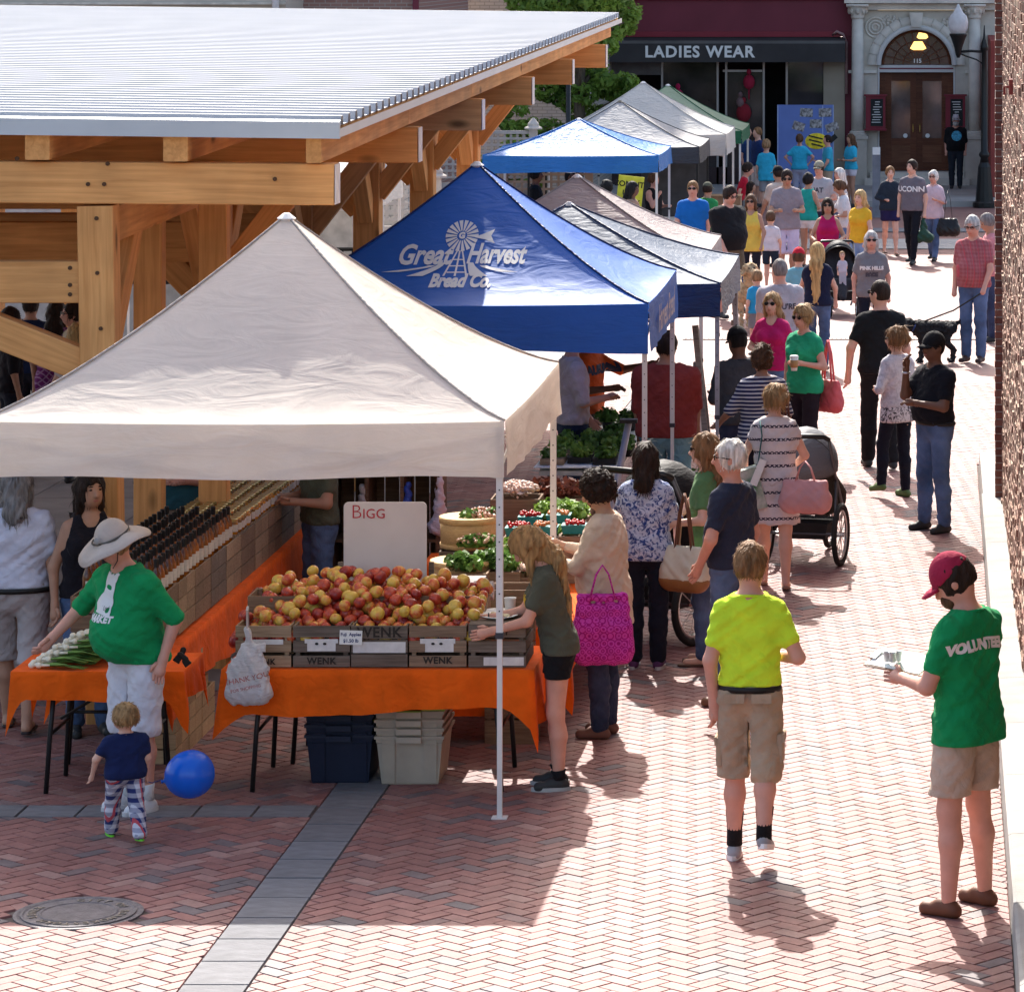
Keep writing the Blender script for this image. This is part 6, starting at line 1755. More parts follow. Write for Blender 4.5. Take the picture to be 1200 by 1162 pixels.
# ------------------------------------------------------------------ the apple stall
M_orange = cloth('orange_cloth', (0.93, 0.135, 0.008), transl=0.18)
M_tabletop = mat('plastic_tabletop', (0.55, 0.54, 0.50), 0.6)
M_legb = mat('black_tube', (0.015, 0.015, 0.016), 0.4)
def table(label, x0, x1, y0, y1, z=0.74, along='x'):
 cx, cy = (x0 + x1) / 2, (y0 + y1) / 2
 t_ = thing('folding_table', label, 'table', (cx, cy, gz(cy)))
 a, b_ = (x1 - x0) / 2, (y1 - y0) / 2
 mb = MB(); mb.box((0, 0, z - 0.026), (2 * a, 2 * b_, 0.04)); mb.build('tabletop', M_tabletop, t_)
 for s in (-1, 1):
  mb = MB()
  if along == 'x':
   xx = s * (a - 0.22); pts = [(xx, -b_ + 0.06, z - 0.05), (xx + s * 0.03, -b_ + 0.05, 0.35), (xx + s * 0.05, -b_ + 0.03, 0.0)]
   p2 = [(xx, b_ - 0.06, z - 0.05), (xx + s * 0.03, b_ - 0.05, 0.35), (xx + s * 0.05, b_ - 0.03, 0.0)]
   st = [(xx - s * 0.45, 0, z - 0.06), (xx + s * 0.02, 0, 0.4)]
  else:
   yy = s * (b_ - 0.25); pts = [(-a + 0.06, yy, z - 0.05), (-a + 0.05, yy + s * 0.03, 0.35), (-a + 0.03, yy + s * 0.05, 0.0)]
   p2 = [(a - 0.06, yy, z - 0.05), (a - 0.05, yy + s * 0.03, 0.35), (a - 0.03, yy + s * 0.05, 0.0)]
   st = [(0, yy - s * 0.45, z - 0.06), (0, yy + s * 0.02, 0.4)]
  for k, pp_ in enumerate((pts, p2)):
   mb = MB(); mb.tube(pp_, 0.015, 8); mb.build('leg', M_legb, t_, True)
  mb = MB(); mb.tube([pts[1], p2[1]], 0.011, 6); mb.tube(st, 0.010, 6); mb.build('brace', M_legb, t_, True)
 return t_
def tablecloth(label, x0, x1, y0, y1, z, dF, dR, dB, dL, corner=0.12, seed=0, group=None):
 """cloth over a table top with hanging skirts; corners hang in points"""
 cx, cy = (x0 + x1) / 2, (y0 + y1) / 2
 a, b_ = (x1 - x0) / 2 + 0.008, (y1 - y0) / 2 + 0.008
 rs = np.random.RandomState(seed); ph = rs.uniform(0, 6, 8)
 per = []
 nS = 40
 cs = [(-a, -b_), (a, -b_), (a, b_), (-a, b_)]; nrm = [(0, -1), (1, 0), (0, 1), (-1, 0)]; dd = [dF, dR, dB, dL]
 for k in range(4):
  p, q = cs[k], cs[(k + 1) % 4]
  for i in range(nS):
   u = i / nS; per.append((p[0] + (q[0] - p[0]) * u, p[1] + (q[1] - p[1]) * u, k, u))
 vs = []; fs = []; M_ = len(per)
 for j in range(7):
  v = j / 6
  for (x, y, k, u) in per:
   n0 = nrm[k]; n1 = nrm[(k - 1) % 4] if u < 0.5 else nrm[(k + 1) % 4]
   e = max(0, 1 - min(u, 1 - u) / 0.10); w = 0.5 * e
   nx, ny = n0[0] * (1 - w) + n1[0] * w, n0[1] * (1 - w) + n1[1] * w
   d0 = dd[k]; dn = dd[(k - 1) % 4] if u < 0.5 else dd[(k + 1) % 4]
   dr = d0 * (1 - w) + dn * w + corner * e * e
   L_ = (2 * a if k % 2 == 0 else 2 * b_)
   off = v * (0.02 + 0.05 * e + 0.022 * math.sin(u * L_ * 13 + ph[k]) + 0.010 * math.sin(u * L_ * 31 + ph[k + 4]))
   drz = dr * (1 + 0.10 * math.sin(u * L_ * 3.1 + ph[k + 2]))
   vs.append((x + nx * off, y + ny * off, z - v * drz))
 for j in range(6):
  for i in range(M_):
   i2 = (i + 1) % M_; fs.append((j * M_ + i2, j * M_ + i, (j + 1) * M_ + i, (j + 1) * M_ + i2))
 c_ = len(vs); nx_, ny_ = 24, 12
 vs.append((0, 0, z + 0.001))
 for i in range(M_): fs.append((c_, i, (i + 1) % M_))
 me = bpy.data.meshes.new('tablecloth'); me.from_pydata(vs, [], fs); me.materials.append(M_orange)
 for p in me.polygons: p.use_smooth = len(p.vertices) == 4
 me.update()
 o = link('tablecloth', me, None, (cx, cy, gz(cy)))
 return tag(o, label, 'tablecloth', group)
TX0, TX1, TY0, TY1 = -4.30, -2.47, 22.42, 23.18
table('long folding table under the orange cloth below the apples', TX0, TX1, TY0, TY1)
tablecloth('bright orange cloth over the apple table, hanging in a point at each corner', TX0, TX1 + 0.02, TY0, TY1, 0.74, 0.25, 0.33, 0.2, 0.25, 0.16, 1)
table('narrow folding table carrying the spring onions beside the man in the hat', -5.52, -4.55, 22.36, 22.93)
tablecloth('short orange cloth on the spring onion table, drooping to a long corner', -5.54, -4.53, 22.35, 22.94, 0.74, 0.16, 0.2, 0.1, 0.2, 0.22, 4)
table('long side table under the bottles and jars, running away from the camera', -5.45, -4.78, 23.05, 28.35, 0.74, 'y')
tablecloth('long orange cloth under the row of upright crates with bottles and jars', -5.45, -4.76, 23.0, 28.4, 0.74, 0.26, 0.34, 0.2, 0.3, 0.12, 9)

# crates
M_cr = [wood_mat('crate_wood_%d' % k, c, dk_, 2.5, False, 0.85, 0.16) for k, (c, dk_) in enumerate([((0.30, 0.205, 0.135), (0.17, 0.11, 0.075)), ((0.40, 0.29, 0.19), (0.24, 0.16, 0.10)), ((0.22, 0.175, 0.14), (0.12, 0.09, 0.07)), ((0.55, 0.38, 0.22), (0.40, 0.26, 0.14))])]
_sl = {}
def slat(parent, c, s, k, name='slat', rot=None):
 key = (round(s[0], 3), round(s[1], 3), round(s[2], 3), k)
 if key not in _sl:
  L_ = max(range(3), key=lambda i: s[i])
  mb = MB(); mb.box((0, 0, 0), s); 
  _sl[key] = mb.mesh(name, M_cr[k])
 return link(name, _sl[key], parent, c, rot)
M_ink = mat('faded_black_ink', (0.035, 0.028, 0.022), 0.8, 0.3, 40)
def crate(label, x, y, z, w, dp, h, k=0, rows=3, gap=0.02, rz=0, group='wooden apple crates', text=None, tsize=0.07, tz=0.5, topw=None, zbase=None, rx=0.0, cols=1, floor_=True, topplank=False, side_gap=None):
 """x,y centre; z bottom over the street; slatted crate"""
 t_ = thing('wooden_crate', label, 'crate', (x, y, gz(y) + z if zbase is None else zbase), rz, group)
 if rx: t_.rotation_euler = (rx, 0, rz)
 th = 0.011
 bh = (h - gap * (rows - 1)) / rows
 for r_ in range(rows):
  zc = bh / 2 + r_ * (bh + gap)
  for s in (-1, 1):
   slat(t_, (0, s * (dp / 2 - th / 2), zc), (w, th, bh), k)
   for q in range(cols):
    ww = (dp - 2 * th) / cols - 0.004
    slat(t_, (s * (w / 2 - th / 2 - 0.001), -dp / 2 + th + (q + 0.5) * (dp - 2 * th) / cols, zc), (th, ww, bh), k)
 for sx in (-1, 1):
  for sy in (-1, 1): slat(t_, (sx * (w / 2 - th - 0.016), sy * (dp / 2 - th - 0.012), h / 2), (0.026, 0.022, h - 0.006), k, 'corner_post')
 if floor_: slat(t_, (0, 0, 0.008), (w - 2 * th - 0.01, dp - 2 * th - 0.004, 0.010), k, 'floor_board')
 if topplank:
  n_ = 4
  for q in range(n_): slat(t_, (0, -dp / 2 + (q + 0.5) * dp / n_, h + 0.006), (w, dp / n_ - 0.012, 0.011), (k + q) % 3, 'top_board')
 if text:
  letters(text, tsize, M_ink, t_, (0, -dp / 2 - 0.0015, tz), (R(90), 0, 0), 0.001, 0.002, name='stencilled_lettering', space=1.1)
 return t_
M_paper = mat('paper_label', (0.66, 0.64, 0.62), 0.85, 0.1, 20)
names5 = ['first from the left, behind the plastic bag', 'second from the left with a white label', 'middle, stencilled in large letters', 'fourth from the left, with a torn white label', 'rightmost, with paper plates on its lid']
pxs = [(276, 341), (343.5, 410), (411.5, 477.5), (479.5, 546.5), (549, 616)]
yF = 22.46
for i, (a, b_) in enumerate(pxs):
 xa, xb = X(a, yF), X(b_, yF)
 w = xb - xa; dp = 0.30 if i < 4 else 0.44
 kk = [1, 2, 2, 0, 2][i]
 t_ = crate('weathered apple crate in the front row, ' + names5[i], (xa + xb) / 2, yF + dp / 2, 0.745, w, dp, 0.245, kk, 3, 0.022 if i != 2 else 0.008, text=['WENK', 'WENK', 'WENK', 'WENK', 'HENRY'][i], tsize=[0.045, 0.055, 0.085, 0.055, 0.04][i], tz=[0.03, 0.035, 0.205, 0.038, 0.205][i], topplank=(i == 4))
 for (x_, z_, w_, h_) in [[(0.02, 0.15, 0.2, 0.03)], [(0.0, 0.155, 0.2, 0.025), (0.0, 0.12, 0.17, 0.05)], [(0.0, 0.118, 0.315, 0.065)], [(0.0, 0.155, 0.21, 0.03), (0.01, 0.12, 0.17, 0.06)], [(0.04, 0.035, 0.24, 0.05)]][i]:
  mb = MB(); mb.box((0, 0, 0), (w_, 0.002, h_)); mb.build('paper_label', M_paper, t_, loc=(x_, -dp / 2 - 0.003 - 0.0005 * (h_ < 0.04), z_))
 if i in (1, 3):
  for sx in (-0.028, 0.02):
   mb = MB(); mb.ball((0, 0, 0), (0.011, 0.002, 0.008), 8, 5); mb.build('hand_hole', M_blk, t_, loc=(sx, -dp / 2 - 0.006, 0.140))
# second rank of crates, tilted up behind, and filler crates under the heap
for i in range(4):
 xa = X(pxs[i][0], yF) + 0.0; w = 0.335
 crate('crate of the second rank under the apples, ' + ['leftmost', 'second from left', 'second from right', 'rightmost'][i], xa + w / 2, 23.0, 0.745, w, 0.30, 0.36, 0, 3, 0.02)
# price card
pc = thing('price_card', 'small handwritten price card clipped between two apple crates', 'price card', (X(411, 22.43), 22.435, gz(22.4) + HH(748, 22.4)))
mb = MB(); mb.box((0, 0, 0), (0.135, 0.003, 0.085)); mb.build('card', M_white, pc, rot=(0, R(2), 0))
for z_, tx, sz in ((0.018, 'Fuji  Apples', 0.026), (-0.02, '$1.50 lb', 0.028)): letters(tx, sz, mat('blue_ink', (0.05, 0.06, 0.15), 0.7), pc, (-0.0, -0.002, z_), (R(90), 0, 0), 0.0005, 0.0008)

# apples
m = bpy.data.materials.new('apple_skin'); t, b = nodes_of(m); b.inputs['Roughness'].default_value = 0.28; b.inputs['Specular IOR Level'].default_value = 0.5
oi = N(t, 'ShaderNodeObjectInfo'); tc = N(t, 'ShaderNodeTexCoord')
cmb = N(t, 'ShaderNodeVectorMath', operation='MULTIPLY_ADD'); cx3 = N(t, 'ShaderNodeCombineXYZ')
for i in range(3): t.links.new(oi.outputs['Random'], cx3.inputs[i])
t.links.new(cx3.outputs[0], cmb.inputs[0]); cmb.inputs[1].default_value = (13, 29, 7); t.links.new(tc.outputs['Object'], cmb.inputs[2])
nz = N(t, 'ShaderNodeTexNoise'); nz.inputs['Scale'].default_value = 16; nz.inputs['Detail'].default_value = 2
t.links.new(cmb.outputs[0], nz.inputs['Vector'])
mp = N(t, 'ShaderNodeMapping'); mp.inputs['Scale'].default_value = (1, 1, 0.12); t.links.new(cmb.outputs[0], mp.inputs[0])
n2 = N(t, 'ShaderNodeTexNoise'); n2.inputs['Scale'].default_value = 120; n2.inputs['Detail'].default_value = 2; t.links.new(mp.outputs[0], n2.inputs['Vector'])
ad = N(t, 'ShaderNodeMath', operation='MULTIPLY_ADD'); ad.inputs[1].default_value = 0.35; t.links.new(n2.outputs[0], ad.inputs[0]); t.links.new(nz.outputs[0], ad.inputs[2])
rr = N(t, 'ShaderNodeMapRange'); rr.inputs[3].default_value = -0.33; rr.inputs[4].default_value = 0.24; t.links.new(oi.outputs['Random'], rr.inputs[0])
a2 = N(t, 'ShaderNodeMath', operation='ADD'); t.links.new(ad.outputs[0], a2.inputs[0]); t.links.new(rr.outputs[0], a2.inputs[1])
cr = N(t, 'ShaderNodeValToRGB'); el = cr.color_ramp.elements
el[0].position = 0.42; el[0].color = (0.62, 0.42, 0.07, 1); el[1].position = 0.95; el[1].color = (0.24, 0.012, 0.012, 1)
e = el.new(0.55); e.color = (0.66, 0.27, 0.06, 1); e = el.new(0.68); e.color = (0.52, 0.07, 0.03, 1)
t.links.new(a2.outputs[0], cr.inputs[0]); t.links.new(cr.outputs[0], b.inputs['Base Color'])
M_apple = m
mb = MB(); prof = []
for k in range(11):
 a = -PI / 2 + PI * k / 10; r_ = math.cos(a) * (1 + 0.06 * math.sin(a)); z_ = math.sin(a) * 0.88
 if k == 0: r_, z_ = 0.02, -0.70
 if k == 1: r_, z_ = 0.20, -0.82
 if k == 9: r_, z_ = 0.32, 0.84
 if k == 10: r_, z_ = 0.02, 0.66
 prof.append((r_ * 0.043, z_ * 0.043))
mb.lathe(prof, 14); apple_me = mb.mesh('apple', M_apple, True)
mb = MB(); mb.tube([(0, 0, 0.026), (0.003, 0.002, 0.042)], 0.0018, 4); stem_me = mb.mesh('stem', mat('apple_stem', (0.08, 0.05, 0.03), 0.8))
rs = np.random.RandomState(5)
def heap_z(x, y):
 u = (x - (-4.22)) / (1.56); v = (y - 22.5) / 0.78
 z = 0.975 + 0.205 * v ** 0.8
 z += 0.05 * math.sin(PI * min(1, max(0, u))) * math.sin(PI * min(1, v))
 if u < 0.12: z -= (0.12 - u) * 0.8 * (0.3 + v)
 return z
napple = 0
def put_apple(x, y, z, par=None):
 global napple
 o = link('apple', apple_me, None, (x, y, gz(y) + z)); s = rs.uniform(0.84, 1.08); o.scale = (s, s, s)
 o.rotation_euler = (rs.uniform(-1.2, 1.2), rs.uniform(-1.2, 1.2), rs.uniform(0, 6))
 tag(o, 'ripe red and yellow apple in the heap on the crates', 'apple', 'apples heaped on the front crates'); napple += 1
pts = []
for lay in range(2):
 for r_ in range(12):
  for c_ in range(20):
   x = -4.24 + c_ * 0.083 + (0.041 if (r_ + lay) % 2 else 0) + rs.uniform(-0.012, 0.012)
   y = 22.515 + r_ * 0.068 + (0.034 * lay) + rs.uniform(-0.010, 0.010)
   if x > -2.80 + 0.02 * rs.uniform(-1, 1): continue
   v = (y - 22.5) / 0.78
   if lay == 1 and rs.uniform() < 0.55: continue
   z = heap_z(x, y) - 0.075 * (1 - lay) + rs.uniform(-0.010, 0.014) + (0.0 if lay else 0.0)
   if r_ == 0 and lay == 1: continue
   pts.append((x, y, z))
for p in pts:
 if napple < 299: put_apple(*p)
# a few loose ones crowning the heap
for (px, py) in ((463, 680), (437, 682), (502, 690), (557, 700), (548, 690)):
 d_ = 23.2; put_apple(X(px, d_), d_, HH(py, d_))

# crate of small red apples at the right end of the heap
tr_ = crate('tilted crate of small red apples at the right end of the heap', X(556, 22.9), 22.88, 0.86, 0.16, 0.42, 0.18, 1, 2, 0.015, rx=R(14))
for r_ in range(7):
 for c_ in range(2):
  o = link('apple', apple_me, None, (X(552, 22.9) + c_ * 0.07, 22.72 + r_ * 0.058, gz(22.9) + 1.03 + r_ * 0.016)); o.scale = (0.72,) * 3; o.rotation_euler = (r_, c_, r_ * 2)
  tag(o, 'small dark red apple in the narrow tilted crate', 'apple', 'small red apples in the tilted crate')

# plates, cup and hand-cut samples
for k, (px, py, d_, s) in enumerate(((586, 728, 22.72, 0.115), (584, 712, 22.86, 0.10))):
 pl = thing('paper_plate', ('near white paper plate holding cut apple slices', 'far empty white paper plate on the crate lid')[k], 'plate', (X(px, d_), d_ - 0.05, gz(d_) + 1.004))
 mb = MB(); mb.lathe([(0.001, 0.002), (s * 0.66, 0.002), (s * 0.76, 0.012), (s, 0.016), (s, 0.019), (s * 0.74, 0.015), (s * 0.64, 0.005), (0.001, 0.005)], 24); mb.build('dish', M_white, pl, True)
 if k == 0:
  for q in range(9):
   mb = MB(); mb.ball((0, 0, 0), (0.022, 0.009, 0.011), 6, 4); o = mb.build('apple_slice', mat('apple_flesh', (0.75, 0.62, 0.38), 0.5), None); o.location = pl.location + Vector((rs.uniform(-.05, .05), rs.uniform(-.05, .05), 0.018)); o.rotation_euler = (0, 0, rs.uniform(0, 3)); tag(o, 'pale cut apple slice on the paper plate', 'apple slice', 'apple slices on the plate')
cup = thing('paper_cup', 'white paper cup beside the plates on the crate', 'cup', (X(598, 22.85), 22.84, gz(22.85) + 1.004))
mb = MB(); mb.lathe([(0.03, 0.0), (0.036, 0.09), (0.039, 0.092), (0.033, 0.09), (0.027, 0.006)], 16); mb.build('cup_wall', M_white, cup, True)

# whiteboard
wbd = thing('whiteboard', 'blank white board with BIGG in small red letters behind the apples', 'sign', (X(451.5, 23.55), 23.55, gz(23.55)))
z0, z1 = 0.74, HH(588, 23.55); w_ = X(500, 23.55) - X(403, 23.55)
mb = MB(); n_ = 5
pts2 = []
for cxx, czz, a0 in ((w_ / 2 - 0.03, z1 - 0.03, 0), (-w_ / 2 + 0.03, z1 - 0.03, PI / 2), (-w_ / 2 + 0.01, z0 + 0.01, PI), (w_ / 2 - 0.01, z0 + 0.01, 1.5 * PI)):
 r_ = 0.03 if czz > 1 else 0.01
 for k in range(n_): pts2.append((cxx + r_ * math.cos(a0 + k * PI / 8), czz + r_ * math.sin(a0 + k * PI / 8)))
mb.prism(pts2, -0.008, 0.008); mb.build('board', mat('white_melamine', (0.62, 0.58, 0.60), 0.4, 0.05, 3), wbd)
mb = MB()
M_red = mat('red_marker', (0.45, 0.03, 0.05), 0.6)
letters('B', 0.125, M_red, wbd, (X(418, 23.55) - wbd.location.x, -0.010, HH(600, 23.55)), (R(90), 0, 0), 0.001, -0.002)
letters('IGG', 0.085, M_red, wbd, (X(438.5, 23.55) - wbd.location.x, -0.010, HH(602, 23.55)), (R(90), 0, 0), 0.001, 0.0)
mb = MB(); mb.box2((-w_ / 2, 0.02, 0.0), (w_ / 2, 0.05, 0.02)); mb.box2((-0.3, 0.02, 0.0), (-0.27, 0.05, 1.2)); mb.box2((0.27, 0.02, 0.0), (0.3, 0.05, 1.2)); mb.build('stand', M_cr[2], wbd)

# scale
sc_ = thing('kitchen_scale', 'steel weighing scale with a slanted digital display by the apples', 'scale', (X(545, 23.4), 23.4, gz(23.4) + HH(700, 23.4)))
mb = MB(); mb.box((0, 0, 0.05), (0.24, 0.24, 0.08)); mb.build('body', mat('scale_grey', (0.35, 0.36, 0.36), 0.4), sc_)
mb = MB(); mb.box((-0.02, 0.02, 0.105), (0.27, 0.25, 0.016)); mb.build('platform', mat('brushed_steel', (0.6, 0.6, 0.6), 0.3, metal=0.8), sc_)
mb = MB(); mb.box((0.13, -0.10, 0.06), (0.12, 0.08, 0.10), (R(-25), 0, 0)); mb.build('display_housing', mat('scale_pale', (0.5, 0.5, 0.48), 0.5), sc_)
mb = MB(); mb.box((0.13, -0.145, 0.06), (0.08, 0.004, 0.04), (R(-25), 0, 0)); mb.build('display', mat('lcd', (0.15, 0.18, 0.13), 0.3), sc_)
mb = MB(); mb.box2((-0.12, -0.12, gz(23.4) - sc_.location.z + 0.74), (0.12, 0.12, 0.008)); mb.build('green_riser', mat('green_board', (0.04, 0.2, 0.05), 0.7), sc_)
table('folding table behind the apples holding the scale and board', -4.2, -3.05, 23.24, 23.86, 0.738)

# plastic bag on its hook at the left corner
bag = thing('plastic_bag', 'white plastic carrier bag with faint red print hanging at the table corner', 'bag', (X(291, 22.32), 22.30, gz(22.3)))
zt3, zb3 = HH(738, 22.3), HH(827, 22.3)
f = Field((-0.2, -0.14, zb3 - 0.03), (0.2, 0.14, zt3 + 0.05), 0.0085)
f.cap((-0.06, 0, zb3 + 0.08), (0.07, 0, zb3 + 0.08), 0.075, 0.075, 0.04, 0.8); f.cap((-0.05, 0, zb3 + 0.2), (0.06, 0, zb3 + 0.2), 0.075, 0.07, 0.06, 0.7); f.cap((0, 0, zb3 + 0.3), (0.0, 0, zt3 - 0.05), 0.07, 0.018, 0.05, 0.6); f.cap((0, 0, zt3 - 0.05), (0, 0, zt3), 0.016, 0.02, 0.02)
f.cap((0.03, 0, zb3 + 0.3), (0.10, 0, zb3 + 0.36), 0.045, 0.02, 0.03, 0.5)
f.wrinkle(0.004, 0.075, 3, 0.5); f.wrinkle(0.002, 0.04, 5, 0.6)
M_plastic = canvas('carrier_plastic', (0.82, 0.80, 0.80), 0.35, 0.35, 0.5, 0.5, 14)
bo = link('bag_body', f.mesh('bag_body', M_plastic), bag)
PEOPLE['_bag'] = dict(shirt=bo)
print_on(PEOPLE['_bag'], '', 0, mat('faded_red_print', (0.5, 0.16, 0.14), 0.6), zb3 + 0.17, 'front', 0.0, mesh=text_mesh('THANK YOU', 0.045, 0, 0.0), tilt=R(12))
print_on(PEOPLE['_bag'], '', 0, mat('faded_red_print', (0.5, 0.16, 0.14), 0.6), zb3 + 0.115, 'front', 0.0, mesh=text_mesh('FOR SHOPPING', 0.026, 0, 0.0), tilt=R(12))
mb = MB(); mb.tube([(0, 0.02, 0.74), (0, 0.0, zt3 + 0.14), (0, -0.015, zt3 + 0.12), (0, -0.01, zt3 - 0.01)], 0.008, 6); mb.build('hook', mat('brushed_steel', (0.6, 0.6, 0.6), 0.3, metal=0.8), bag)

# storage totes
def tote(label, x, y, z, k, w=0.42, dp=0.5, h=0.30, group=None):
 c = [(0.012, 0.018, 0.04), (0.40, 0.345, 0.27)][k]
 m_ = mat('tote_%d' % k, c, 0.5, 0.12, 6, 0.05, 60)
 t_ = thing('storage_tote', label, 'storage bin', (x, y, gz(y) + z), 0, group)
 def ring(f_): return [(-w / 2 * f_, -dp / 2 * f_), (w / 2 * f_, -dp / 2 * f_), (w / 2 * f_, dp / 2 * f_), (-w / 2 * f_, dp / 2 * f_)]
 vs = []; rows = [(0.80, 0.0), (0.82, 0.012), (0.93, h - 0.045), (0.95, h - 0.04), (0.955, h - 0.02), (1.0, h - 0.018), (1.0, h), (0.93, h), (0.90, h - 0.05), (0.80, 0.02)]
 for (f_, zz) in rows: vs += [(a, b2, zz) for a, b2 in ring(f_)]
 fs = [(3, 2, 1, 0)]
 for i in range(len(rows) - 1):
  for q in range(4): fs.append((i * 4 + q, i * 4 + (q + 1) % 4, (i + 1) * 4 + (q + 1) % 4, (i + 1) * 4 + q))
 fs.append(tuple((len(rows) - 1) * 4 + q for q in range(4)))
 mb = MB(); mb.add(vs, fs); mb.build('tub', m_, t_)
 for q in (-0.30, 0.30):
  mb = MB(); mb.add([(q * w - 0.035, -dp / 2 * 0.80 - 0.012, 0.01), (q * w + 0.035, -dp / 2 * 0.80 - 0.012, 0.01), (q * w + 0.04, -dp / 2 * 0.94 - 0.012, h - 0.05), (q * w - 0.04, -dp / 2 * 0.94 - 0.012, h - 0.05), (q * w - 0.035, -dp / 2 * 0.78, 0.01), (q * w + 0.035, -dp / 2 * 0.78, 0.01), (q * w + 0.04, -dp / 2 * 0.92, h - 0.05), (q * w - 0.04, -dp / 2 * 0.92, h - 0.05)],
      [(0, 1, 2, 3), (1, 5, 6, 2), (4, 0, 3, 7), (3, 2, 6, 7)]); mb.build('rib', m_, t_)
 mb = MB(); mb.box((0, -dp / 2 - 0.014, h - 0.018), (0.15, 0.026, 0.034)); mb.build('handle', m_, t_)
 return t_
xA, xB = X(397.5, 22.66), X(479, 22.60)
for q in range(4): TA = tote(['lowest', 'second lowest', 'third', 'topmost'][q] + ' nested navy plastic tote under the apple table', xA, 22.9, 0.001 + q * 0.062, 0)
for q in range(4): TB = tote(['lowest', 'second lowest', 'third', 'topmost'][q] + ' nested beige plastic tote under the apple table', xB, 22.86, 0.001 + q * 0.05, 1)
for k, (xx, zz, c, lb) in enumerate(((xA, 0.50, (0.20, 0.30, 0.03), 'lime green lid lying on the navy tote stack'), (xB, 0.462, (0.25, 0.35, 0.05), 'lime green lid in the beige tote stack'), (xB, 0.482, (0.09, 0.11, 0.28), 'slate blue lid topping the beige tote stack'))):
 ld = thing('lid', None, None); ld.parent = (TA, TB, TB)[k]; ld.location = (0, 0, (0.302, 0.302, 0.324)[k])
 mb = MB(); mb.box((0, 0, 0.008), (0.43, 0.50, 0.014)); mb.box((0, 0, 0.018), (0.36, 0.42, 0.006)); mb.build('lid_panel', mat('lid_%d' % k, c, 0.5), ld)
 mb = MB(); mb.box((0, -0.262, 0.0), (0.15, 0.02, 0.035)); mb.build('lid_latch', mat('lid_%d' % k, c, 0.5), ld)

# upright crates along the side table with bottles and jars standing in them
gx = -4.80 - 0.28
for i in range(10):
 y = 23.06 + (i + 0.5) * 0.525
 crate('crate of the long side row under ' + ('bottles' if i < 5 else 'jars') + ', number %s from the front end' % ['one', 'two', 'three', 'four', 'five', 'six', 'seven', 'eight', 'nine', 'ten'][i], gx, y, 0.745, 0.56, 0.515, 0.325, [0, 1, 0, 2, 1][i % 5], 3, 0.008, cols=2, group='crates in the long side row')
 b_ = MB()
mb = MB(); mb.box((0, 0, 0), (0.52, 5.2, 0.01))
sh_ = mb.build('shelf_board', M_cr[0], None, loc=(gx, 25.69, gz(25.69) + 1.043)); sh_.rotation_euler = (-0.012, 0, 0); tag(sh_, 'long thin board inside the row of crates that the bottles stand on', 'board')
M_gl = mat('amber_sauce', (0.20, 0.045, 0.010), 0.12, 0.5, 9, spec=0.6, obvar=0.5, col2=(0.48, 0.15, 0.02))
M_gl2 = mat('preserve_glass', (0.20, 0.05, 0.015), 0.12, 0.5, 9, spec=0.6, obvar=0.6, col2=(0.58, 0.26, 0.03))
M_capb = mat('black_cap', (0.012, 0.012, 0.013), 0.35)
M_gold = mat('gold_lid', (0.55, 0.44, 0.18), 0.3, 0.1, 5, metal=0.7)
M_lab = mat('cream_label', (0.62, 0.58, 0.52), 0.7, 0.12, 40)
mb = MB(); mb.lathe([(0.029, 0), (0.031, 0.01), (0.031, 0.12), (0.027, 0.145), (0.013, 0.18), (0.012, 0.205)], 10); bt_me = mb.mesh('bottle_glass', M_gl, True)
mb = MB(); mb.lathe([(0.0165, 0.185), (0.0165, 0.235), (0.013, 0.24), (0.001, 0.24)], 8); bc_me = mb.mesh('cap', M_capb)
def arc_label(r_, z0, z1, m_):
 mb = MB(); vs = []
 for zz in (z0, z1):
  for k in range(7):
   a = R(-88 + k * 14); vs.append((r_ * math.cos(a), r_ * math.sin(a), zz))
 mb.add(vs, [(k, k + 1, k + 8, k + 7) for k in range(6)]); return mb.mesh('label', m_)
bl_me = arc_label(0.0318, 0.03, 0.105, M_lab)
mb = MB(); mb.lathe([(0.036, 0), (0.039, 0.01), (0.039, 0.075), (0.034, 0.085)], 12); jg_me = mb.mesh('jar_glass', M_gl2, True)
mb = MB(); mb.lathe([(0.037, 0.085), (0.037, 0.103), (0.034, 0.106), (0.001, 0.106)], 12); jl_me = mb.mesh('lid', M_gold)
jb_me = arc_label(0.0398, 0.018, 0.066, M_lab)
def vessel(kind, x, y, z, lab):
 t_ = thing('sauce_bottle' if kind == 'b' else 'preserve_jar', lab, 'bottle' if kind == 'b' else 'jar', (x, y, gz(y) + z), rs.uniform(-0.25, 0.25), 'sauce bottles on the side crates' if kind == 'b' else 'gold lidded jars on the side crates')
 for me in ((bt_me, bc_me, bl_me) if kind == 'b' else (jg_me, jl_me, jb_me)): link(me.name.split('.')[0], me, t_)
for r_ in range(20):
 for c_ in range(5):
  vessel('b', gx + 0.225 - c_ * 0.105 + rs.uniform(-.006, .006), 23.14 + r_ * 0.124 + rs.uniform(-.006, .006), 1.049, 'dark sauce bottle with a black cap and cream label, on the side crates')
for r_ in range(25):
 for c_ in range(5):
  vessel('j', gx + 0.225 - c_ * 0.105 + rs.uniform(-.006, .006), 25.66 + r_ * 0.106 + rs.uniform(-.004, .004), 1.049 + 0.03, 'squat preserve jar with a gold lid and cream label, on the side crates')
# a box under the jars so that they stand higher
jb = MB(); jb.box((0, 0, 0), (0.51, 2.68, 0.028)); o = jb.build('riser_board', M_cr[1], None, loc=(gx, 26.93, gz(26.93) + 1.0635)); o.rotation_euler = (-0.012, 0, 0); tag(o, 'thin riser board lifting the gold lidded jars', 'board')
